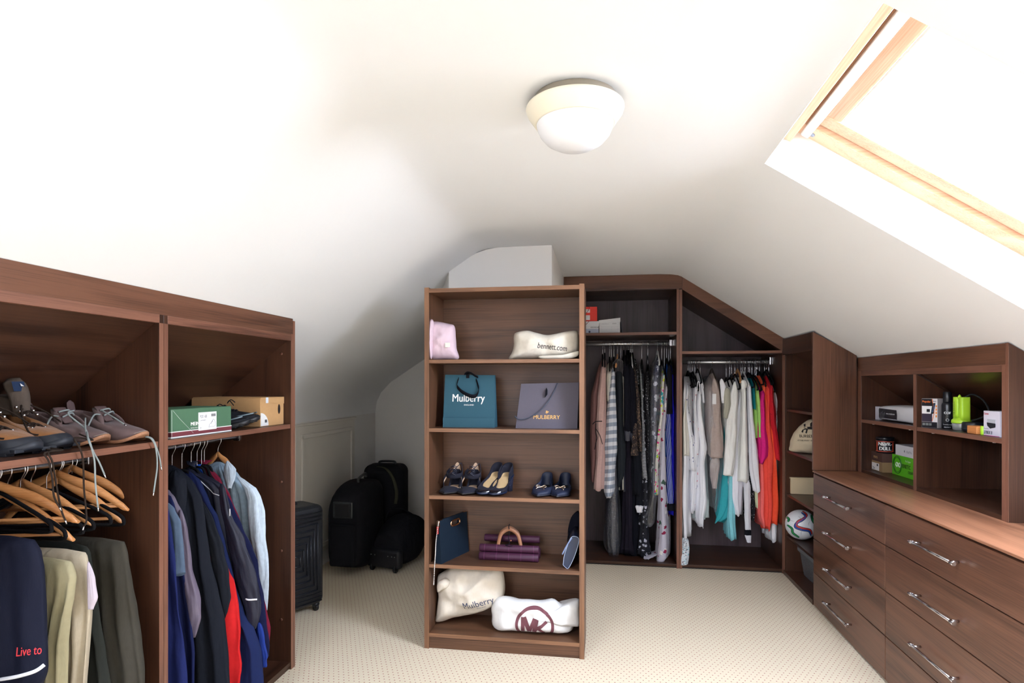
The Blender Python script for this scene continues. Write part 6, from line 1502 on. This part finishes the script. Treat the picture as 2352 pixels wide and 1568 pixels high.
# frame: right runs away from the wardrobe, so the front looks back into the room
Oc = Vector((1.475, 4.485, .9455))
ol = [(-.165, 0), (-.17, .05), (-.15, .13), (-.10, .21), (-.05, .26), (0, .285), (.08, .275), (.16, .24), (.20, .15), (.2, .04), (.18, 0), (0, -.005)]
mb = shift_to(pillow([(a*.95, b*.86) for a, b in ol], .075, Oc, rt, ZU, 21, .014, freq=11), .9455)
tr = tree_of(mb); part(t, 'body', mb, fabric((206, 190, 162), .95, .06))
nC = rt.cross(Vector(ZU))
def atn(px, py):   # point on the front plane of the bag
    xc = (px-1176)/F; r_ = Vector((xc*_c-_s, xc*_s+_c, -(py-880)/F)); O_ = Vector((0, 0, CH)); Q = Oc+nC*.05
    return O_+r_*((Q-O_).dot(nC)/r_.dot(nC))
part(t, 'lettering', letters('BURBERRY', .031, atn(1838, 1004), rt+Vector((0, 0, .05)), (0, 0, 1), bold=.012, surf=tr, sx=.95, align='LEFT'), plain((30, 26, 24), .8))
part(t, 'lettering', letters('ESTABLISHED 1856', .013, atn(1834, 1012), rt+Vector((0, 0, .05)), (0, 0, 1), bold=.01, surf=tr, sx=1.1, align='LEFT'), plain((30, 26, 24), .8))
q = atn(1862, 990); em = MB()
def E2(pts):
    base = [q+rt*a+Vector((0, 0, b)) for a, b in pts]; c_ = sum(base, Vector())/len(base); vs = [c_]+base
    em.add(vs, [(0, i+1, (i+1) % len(base)+1) for i in range(len(base))])
E2([(-.055, .005), (-.045, .028), (-.02, .030), (.01, .034), (.03, .028), (.032, .012), (.0, .014), (-.03, .010)])
E2([(-.055, .006), (-.062, -.008), (-.048, -.014), (-.044, .006)]); E2([(-.025, .012), (-.03, -.014), (-.016, -.016), (-.012, .012)])
E2([(.0, .034), (-.006, .055), (.004, .066), (.014, .054), (.012, .034)]); E2([(-.05, .03), (-.06, .045), (-.044, .05), (-.036, .032)]); E2([(.02, .014), (.03, -.012), (.04, -.01), (.032, .016)])
em.v = [tuple((tr.ray_cast(Vector(v)+nC*.2, -nC)[0] or Vector(v))+nC*.0014) for v in em.v]
part(t, 'knight_emblem', em, plain((30, 26, 24), .8), label='black mounted-knight emblem')
# football
fr_ = .108
fc = at(1834, 1190, 1, 4.46); fc = Vector((1.44, 4.60, .302+fr_+.0005))
t = thing('football', 'white football with curved red, blue and green bands', 'ball', (fc.x, fc.y, .3025))
bm = bmesh.new(); bmesh.ops.create_icosphere(bm, subdivisions=5, radius=fr_)
sm = MB(); sm.add([v.co+fc for v in bm.verts], [tuple(v.index for v in f.verts) for f in bm.faces], True); bm.free()
part(t, 'skin', sm, plain((226, 228, 232), .35, bump=.1, scale=400))
vdir = (Vector((0, 0, 1.45))-fc).normalized(); vr = vdir.cross(Vector((0, 0, 1))).normalized()*-1; vu = vr.cross(vdir)*1
if vu.z < 0: vu = -vu
if vr.x < 0: vr = -vr
def sph(a, b, k_=1.004):
    d = vr*a+vu*b; l_ = min(.97, d.length); d = d.normalized()*l_ if d.length > 1e-6 else d
    return fc+(d+vdir*sqrt(max(0, 1-l_*l_)))*fr_*k_
def band(pts, w, k_, seam=True):
    P_ = catmull([Vector((a, b, 0)) for a, b in pts], 10); vs = []
    for i, p in enumerate(P_):
        d = (P_[min(i+1, len(P_)-1)]-P_[max(0, i-1)]).normalized(); n_ = Vector((-d.y, d.x, 0)); ww = w*(.35+.65*sin(pi*i/(len(P_)-1))**.5)
        for s_ in (-1, -.33, .33, 1): q_ = p+n_*ww*s_; vs.append(sph(q_.x, q_.y, k_))
    return MB().add(vs, [(i*4+k2, i*4+k2+1, i*4+k2+5, i*4+k2+4) for i in range(len(P_)-1) for k2 in range(3)], True)
S1 = [(.05, .85), (.30, .62), (.12, .36), (-.22, .12), (-.30, -.15), (.05, -.28), (.50, -.34), (.62, -.62)]
S2 = [(.62, .72), (.70, .35), (.88, .05)]; S3 = [(-.85, -.10), (-.55, -.32), (-.48, -.60), (-.1, -.85)]; S4 = [(-.95, .45), (-.74, .30), (-.80, .1)]
for S, cl_, off in ((S1, (196, 50, 44), .055), (S1, (40, 74, 160), -.045), (S2, (28, 130, 72), .0), (S3, (28, 140, 72), .0), (S4, (28, 140, 72), 0)):
    sh_ = [(a+off*.7, b+off) for a, b in S]
    part(t, 'dark_band', band(sh_, .085, 1.003), plain((26, 28, 46), .35)); part(t, 'colour_band', band(sh_, .05, 1.006), plain(cl_, .35))
sl_ = MB()
for S in ([(-.3, .85), (-.12, .5), (.12, .36)], [(-.22, .12), (-.6, .2), (-.9, .2)], [(.05, -.28), (.0, -.6), (.1, -.9)], [(.5, -.34), (.45, .1), (.62, .4)]):
    sl_.tube([sph(a, b, 1.0) for a, b in S], .0012, 5, 6)
part(t, 'seams', sl_, plain((150, 150, 156), .5))
# clear tub at the bottom and a pale card
t = thing('plastic_tub', 'translucent grey plastic storage tub under the lowest corner shelf', 'storage tub', (1.60, 4.42, .031))
part(t, 'body', MB().rings([[(1.62+.17*k_*sx_, 4.42+.24*k_*sy_, z_) for sx_, sy_ in ((-1, -1), (1, -1), (1, 1), (-1, 1))] for z_, k_ in ((.031, .88), (.20, 1), (.20, .97), (.034, .86))], smooth=False), clear((150, 156, 166), .06, .2, .12), .004)
part(t, 'lid', bx(1.435, 1.80, 4.165, 4.675, .20, .245), clear((140, 146, 156), .08, .2, .18), .01)
single('pale_card', 'pale green and white card leaning on the corner shelf', 'card', MB().prism([(4.150, .6165), (4.215, .6165), (4.150, .745)], (1.44, 1.444), 0), plain((214, 226, 206), .6))

# ------------------------------------------------------------------ things in the upper cabinet
uz = 1.2215
def ub(name, label, cat, x0, x1, y0, y1, z0, z1, mat, bv=.001):
    t = thing(name, label, cat, ((x0+x1)/2, (y0+y1)/2, z0)); part(t, 'body', bx(x0, x1, y0, y1, z0, z1), mat, bv); return t
def utx(t, txt, size, y, z, x, col, bold=0, sx=1, align='CENTER', name='lettering', up=(0, 0, 1), right=(0, -1, 0)):
    part(t, name, letters(txt, size, (x-.0005, y, z), right, up, bold=bold, sx=sx, align=align), plain(col, .5))
# mailing bag over a white tub
t = thing('mailing_bag', 'white and black plastic mailing bag holding a packet, upper left cubby', 'parcel', (1.76, 3.72, uz))
mb = shift_to(pillow([(-.225, .0), (-.228, .04), (-.222, .078), (-.10, .092), (.10, .096), (.26, .09), (.27, .03), (.265, -.002), (.1, -.003), (-.1, -.003)], .075, (1.76, 3.765, uz), (0, -1, 0), ZU, 14, .004, freq=12, p=9), uz)
tr = tree_of(mb); part(t, 'body', mb, plain((222, 222, 226), .4))
def cx(mb_, off=.0015): mb_.v = [tuple((tr.ray_cast(Vector((1.3, v[1], v[2])), Vector((1, 0, 0)))[0] or Vector(v))+Vector((-off, 0, 0))) for v in mb_.v]; return mb_
gr = MB(); N_ = 14
vs = [(1.6, 3.955-.24*i/N_, uz+.010+(.066-.004*i/N_)*j/6) for i in range(N_+1) for j in range(7)]
gr.add(vs, [(i*7+j, i*7+j+1, (i+1)*7+j+1, (i+1)*7+j) for i in range(N_) for j in range(6)], True)
part(t, 'black_panel', cx(gr), plain((26, 28, 38), .35), label='glossy black printed panel')
part(t, 'lettering', cx(letters('www.comspulse.com', .016, (1.6, 3.79, uz+.042), (0, -1, 0), ZU, bold=.02, sx=.75), .003), plain((225, 225, 230), .5))
for i in range(5):
    part(t, 'lettering', cx(letters('return to sender', .011, (1.6, 3.93-.016*i, uz+.016), (0, -.25, 1), (0, 1, .25), bold=.01, sx=.42+.08*(i % 3), align='LEFT'), .003), plain((200, 202, 210), .5))
part(t, 'red_corner', cx(MB().add([(1.6, 3.52, uz+.010), (1.6, 3.50, uz+.024), (1.6, 3.56, uz+.008)], [(0, 1, 2)]), .002), plain((200, 30, 40), .5))
single('white_carton', 'small white carton end behind the mailing bag', 'box', bx(1.71, 1.80, 3.985, 4.045, uz, uz+.082), plain((214, 212, 222), .6), bevel=.001)
# tin on brown shoebox
t = ub('brown_shoebox', 'brown and kraft shoebox with a white size label, lower left cubby', 'box', 1.69, 1.88, 3.905, 4.047, .9035, 1.018, fabric((142, 116, 84), .8, .05, 0, .1))
part(t, 'lid', bx(1.688, 1.882, 3.903, 4.049, .965, 1.019), fabric((82, 60, 54), .8, .05, 0, .1), .001, label='dark brown lid')
utx(t, 'PRIVO', .022, 3.985, .982, 1.6875, (200, 156, 104), .02, .9)
part(t, 'size_label', bx(1.6885, 1.6900, 3.945, 4.042, .908, .952), plain((226, 222, 218), .6))
bc = MB(); q_ = 3.955
for i in range(8): w_ = .0008+.001*R.random(); bc.box(1.6875, 1.6885, q_, q_+w_, .935, .948); q_ += w_+.001
part(t, 'barcode', bc, plain((60, 60, 66), .6))
part(t, 'shoe_drawing', MB().tube([(1.6880, 4.033, .914), (1.6880, 4.013, .915), (1.6880, 4.003, .917), (1.6880, 4.014, .924), (1.6880, 4.033, .926)], .0012, 5, 4), plain((50, 50, 56), .6))
t = thing('polish_tin', 'round black polish tin with orange and white lettering on the brown shoebox', 'tin', (1.735, 3.970, 1.0195))
tb = MB().lathe([(.046, 0), (.048, .003), (.048, .078), (.046, .080)], (1.735, 3.970, 1.0195), 40)
tr = tree_of(tb); part(t, 'body', tb, plain((28, 30, 38), .25, spec=.6))
part(t, 'lid', MB().lathe([(.047, .080), (.050, .082), (.050, .094), (.046, .097), (.001, .096)], (1.735, 3.970, 1.0195), 40), plain((20, 22, 28), .3))
dv = (Vector((0, 0))-Vector((1.735, 3.970))).normalized(); rv_ = Vector((-dv.y, dv.x, 0)); rv_ = rv_ if rv_.x > 0 else -rv_
for txt, z_, s_ in (('NEVR-', .046, .030), ('DULL', .018, .030)):
    part(t, 'lettering', letters(txt, s_, (1.735+dv.x*.05, 3.970+dv.y*.05, 1.0195+z_), rv_, ZU, bold=.05, surf=tr, sx=.86), plain((232, 230, 226), .5))
for z_ in (.010, .071):
    part(t, 'orange_stripe', MB().lathe([(.0484, z_-.002), (.0486, z_), (.0484, z_+.002)], (1.735, 3.970, 1.0195), 40, cap0=False, cap1=False), plain((206, 78, 50), .4))
sd = MB()
for a_ in (-1.05, 1.0):
    ang = math.atan2(dv.y, dv.x)+a_
    for i in range(5):
        b_ = ang+(i-2)*.05; p_ = Vector((1.735+.0492*cos(b_), 3.970+.0492*sin(b_), 0)); d_ = Vector((-sin(b_), cos(b_), 0))*.0014
        sd.add([(p_.x-d_.x, p_.y-d_.y, 1.03), (p_.x+d_.x, p_.y+d_.y, 1.03), (p_.x+d_.x, p_.y+d_.y, 1.085), (p_.x-d_.x, p_.y-d_.y, 1.085)], [(0, 1, 2, 3)])
part(t, 'side_label', sd, plain((206, 78, 50), .4))
t = ub('green_box', 'bright green printed box at the divider, lower left cubby', 'box', 1.735, 1.93, 3.42, 3.880, .9035, 1.022, plain((92, 190, 30), .35))
utx(t, 'KINETIC', .034, 3.763, .955, 1.735, (16, 24, 16), .02, .8, 'LEFT'); utx(t, 'Pro Tipster', .016, 3.72, .993, 1.735, (226, 240, 220), .01, .8, 'LEFT'); utx(t, 'COUNT', .022, 3.69, .930, 1.735, (18, 50, 20), .03, .8, 'LEFT')
ci = MB()
for j, c_ in enumerate((3.820, 3.788)): ci.tube([(1.7342, c_+.012*cos(a), .966+.012*sin(a)) for a in [2*pi*i/16 for i in range(17)]], .003, 6, 1)
part(t, 'circle_logo', ci, plain((226, 236, 220), .5), label='two pale interlinked circles')
part(t, 'dark_disc', MB().tube([(1.7345, 3.815+.05*cos(a), .965+.05*sin(a)) for a in [2*pi*i/40 for i in range(41)]], .003, 6, 1).tube([(1.7345, 3.815+.042*cos(a), .965+.042*sin(a)) for a in [2*pi*i/40 for i in range(41)]], .002, 6, 1), plain((36, 110, 20), .4))
t = ub('tablet_box', 'flat white electronics box on top of the green box', 'box', 1.74, 1.96, 3.44, 3.85, 1.0225, 1.085, plain((226, 226, 230), .4))
utx(t, 'iPad Pro', .021, 3.72, 1.045, 1.74, (130, 134, 144), 0, .85, 'LEFT')
ap = MB(); ya_, za_ = 3.742, 1.0525
ap.add([(1.7393, ya_+.0058*cos(a)*(1-.12*cos(2*a)), za_+.0066*sin(a)) for a in [2*pi*i/18 for i in range(18)]], [tuple(range(18))]); ap.add([(1.7393, ya_, za_+.0075), (1.7393, ya_-.003, za_+.0115), (1.7393, ya_-.0005, za_+.0105)], [(0, 1, 2)])
part(t, 'fruit_emblem', ap, plain((110, 114, 124), .5), label='small grey apple emblem')
# right cubby, upper shelf
t = thing('gadget_box', 'tall black and white retail box with orange title, leftmost on the right cubby shelf', 'box', (1.71, 3.325, uz))
gx_, gy0, gy1, gh = 1.665, 3.295, 3.368, .150
part(t, 'body', bx(gx_, gx_+.10, gy0, gy1, uz, uz+gh), plain((222, 218, 220), .35), .001)
def gq(name, y0_, y1_, z0_, z1_, col, dx=.0006): part(t, name, bx(gx_-dx, gx_, y0_, y1_, uz+z0_, uz+z1_), plain(col, .35))
gq('black_footer', gy0+.001, gy1-.001, .001, .030, (22, 22, 30)); gq('black_header', gy0+.022, gy1-.001, .112, .149, (24, 24, 30)); gq('picture', gy0+.024, gy1-.001, .031, .072, (52, 44, 60)); gq('white_panel', gy0+.026, gy1-.004, .075, .108, (232, 232, 232), .0009)
gq('black_gadget', gy0+.034, gy1-.024, .081, .096, (22, 24, 32), .0014)
part(t, 'remote_picture', MB().add([(gx_-.0016, gy0+.030, uz+.070), (gx_-.0016, gy0+.016, uz+.074), (gx_-.0016, gy0+.008, uz+.128), (gx_-.0016, gy0+.022, uz+.126)], [(0, 1, 2, 3)]), plain((20, 22, 30), .35))
rb_ = MB()
for i in range(6):
    for j in range(2): y_, z_ = gy0+.0235-.005*j-.0022*i*.8, uz+.082+.007*i; rb_.box(gx_-.0022, gx_-.0016, y_-.0014, y_+.0014, z_, z_+.003)
part(t, 'remote_buttons', rb_, plain((90, 130, 190), .4))
part(t, 'orange_swoosh', MB().ribbon([(gx_-.001, gy0+.024, uz+.035), (gx_-.001, gy0+.015, uz+.075), (gx_-.001, gy0+.018, uz+.11), (gx_-.001, gy0+.024, uz+.148)], .0012, .0006, (0, 1, 0)), plain((230, 120, 40), .4))
utx(t, 'Popular', .014, gy1-.004, uz+.130, gx_-.0006, (236, 120, 44), .03, .9, 'LEFT'); utx(t, 'Next', .009, gy0+.014, uz+.134, gx_, (60, 60, 90), .03, .9)
ic = MB()
for i in range(4): ic.box(gx_-.0012, gx_, gy0+.002, gy0+.008, uz+.055+.017*i, uz+.066+.017*i)
part(t, 'orange_icons', ic, plain((232, 140, 60), .4))
ic = MB()
for i in range(3): ic.box(gx_-.0014, gx_-.0006, gy0+.026+.015*i, gy0+.038+.015*i, uz+.012, uz+.024)
part(t, 'feature_icons', ic, plain((120, 126, 124), .4))
t.rotation_euler = (0, 0, radians(38)); t.location.y += .012; t.location.x -= .012
# spray can
t = thing('spray_can', 'black aerosol can with white print beside the gadget box', 'spray can', (1.715, 3.262, uz))
sc2 = MB().lathe([(.022, 0), (.0245, .003), (.0245, .118), (.022, .128), (.017, .134)], (1.715, 3.262, uz), 32); tr = tree_of(sc2)
part(t, 'can', sc2, plain((22, 24, 30), .3, spec=.6))
part(t, 'cap', MB().lathe([(.018, .134), (.019, .136), (.019, .183), (.017, .186), (.001, .186)], (1.715, 3.262, uz), 32), plain((18, 20, 26), .35))
dv = (Vector((0, 0))-Vector((1.715, 3.262))).normalized(); rv_ = Vector((-dv.y, dv.x, 0)); rv_ = rv_ if rv_.x > 0 else -rv_
for txt, z_, s_, b_ in (('COF', .075, .016, .04), ('Protecting Spray', .020, .006, .01), ('PROTECT', .006, .007, .03)):
    part(t, 'lettering', letters(txt, s_, (1.715+dv.x*.025, 3.262+dv.y*.025, uz+z_), rv_, ZU, bold=b_, surf=tr, sx=.9), plain((220, 222, 226), .5))
rg2 = letters('O', .020, (1.715+dv.x*.025, 3.262+dv.y*.025, uz+.038), rv_, ZU, surf=tr); part(t, 'round_logo', rg2, plain((200, 204, 210), .5))
# lime torch standing on its lens
t = thing('torch', 'lime green hand torch standing lens-down beside the spray can', 'torch', (1.725, 3.165, uz))
LIME = plain((180, 226, 56), .35)
part(t, 'lens_ring', MB().lathe([(.030, 0), (.034, .004), (.038, .030), (.037, .034)], (1.725, 3.165, uz), 32), clear((225, 235, 215), .2, .1, .3))
part(t, 'reflector', MB().lathe([(.010, .006), (.022, .014), (.028, .020)], (1.725, 3.165, uz), 24), plain((226, 228, 190), .3))
part(t, 'head', MB().lathe([(.038, .034), (.040, .038), (.040, .048), (.036, .052), (.028, .062)], (1.725, 3.165, uz), 32), LIME)
part(t, 'body', MB().rings([[(1.725+.021*math.copysign(abs(cos(a))**.5, cos(a)), 3.183+.020*k_*math.copysign(abs(sin(a))**.5, sin(a)), uz+z_) for a in [2*pi*i/28 for i in range(28)]] for z_, k_ in ((.050, 1.05), (.10, 1), (.158, .92), (.162, .8))]), LIME)
part(t, 'second_barrel', MB().rings([[(1.728+.021*math.copysign(abs(cos(a))**.5, cos(a)), 3.144+.016*k_*math.copysign(abs(sin(a))**.5, sin(a)), uz+z_) for a in [2*pi*i/28 for i in range(28)]] for z_, k_ in ((.045, 1.15), (.08, 1), (.158, .95), (.162, .8))]), LIME)
part(t, 'peak', MB().rings([[(1.715+.008*cos(a)*k_, 3.160+.009*sin(a)*k_, uz+z_) for a in [2*pi*i/12 for i in range(12)]] for z_, k_ in ((.155, 1.2), (.168, .7), (.174, .2))]), LIME)
part(t, 'lettering', letters('UK Adventure', .012, (1.7035, 3.180, uz+.075), (0, 0, 1), (0, 1, 0), bold=.01, sx=.9, align='LEFT'), plain((40, 60, 20), .5))
part(t, 'wrist_cord', MB().tube([(1.73, 3.15, uz+.16), (1.75, 3.12, uz+.175), (1.76, 3.06, uz+.15), (1.75, 3.0, uz+.10), (1.74, 3.03, uz+.07), (1.73, 3.09, uz+.052)], .004, 8, 8), plain((26, 28, 32), .6))
# black round case
t = thing('round_case', 'low round black zip case between torch and wooden block', 'case', (1.70, 3.085, uz))
part(t, 'body', MB().lathe([(.036, 0), (.042, .004), (.042, .040), (.037, .046), (.001, .047)], (1.725, 3.075, uz), 36), plain((20, 24, 32), .35))
part(t, 'zip_band', MB().lathe([(.0425, .012), (.0435, .014), (.0425, .017)], (1.725, 3.075, uz), 36, cap0=False, cap1=False), plain((40, 44, 52), .4))
t = thing('power_adapter', 'black rounded adapter box behind the wooden block', 'adapter', (1.79, 2.98, uz))
part(t, 'body', bx(1.74, 1.84, 2.94, 3.03, uz, uz+.045), plain((18, 20, 26), .4), .012, seg=4)
part(t, 'cable', MB().tube([(1.76, 2.95, uz+.04), (1.78, 2.90, uz+.09), (1.80, 2.87, uz+.13), (1.82, 2.88, uz+.10)], .003, 7, 6), plain((20, 20, 24), .5))
single('wooden_block', 'small orange-brown wooden block on the right cubby shelf', 'block', bx(1.652, 1.70, 2.918, 2.988, uz, uz+.036), wood((186, 110, 54), (222, 150, 90), 'y', .5), bevel=.003)
single('lime_tub', 'small lime green tub between the wooden block and the flash box', 'tub', MB().lathe([(.009, 0), (.010, .002), (.010, .036), (.008, .039), (.001, .039)], (1.668, 2.899, uz), 24), LIME)
t = ub('flash_box', 'white camera flash box with red and black lettering by the cabinet side', 'box', 1.66, 1.74, 2.775, 2.882, uz, uz+.108, plain((224, 220, 232), .35))
utx(t, 'Canon', .013, 2.878, uz+.092, 1.66, (210, 60, 76), .03, .9, 'LEFT'); utx(t, '270EX II', .020, 2.878, uz+.008, 1.66, (50, 52, 66), .03, .8, 'LEFT'); utx(t, 'Speedlite', .009, 2.876, uz+.028, 1.66, (130, 130, 140), 0, .9, 'LEFT')
part(t, 'flash_head_picture', bx(1.6585, 1.66, 2.80, 2.855, uz+.055, uz+.073), plain((190, 192, 200), .35)); part(t, 'flash_body_picture', MB().add([(1.6582, 2.858, uz+.058), (1.6582, 2.80, uz+.056), (1.6582, 2.80, uz+.040), (1.6582, 2.835, uz+.032), (1.6582, 2.854, uz+.044)], [(0, 1, 2, 3, 4)]), plain((24, 26, 34), .35))
part(t, 'magenta_edge', bx(1.6592, 1.6598, 2.776, 2.881, uz+.0005, uz+.0025), plain((190, 60, 130), .4))
t = thing('orange_cap_bottle', 'white bottle with an orange cap behind the flash box', 'bottle', (1.775, 2.80, uz))
part(t, 'body', MB().lathe([(.020, 0), (.022, .003), (.022, .105), (.016, .118)], (1.775, 2.80, uz), 28), plain((226, 222, 222), .4))
part(t, 'cap', MB().lathe([(.018, .116), (.026, .120), (.026, .146), (.024, .150), (.001, .150)], (1.775, 2.80, uz), 28), plain((238, 96, 30), .4), label='orange cap')
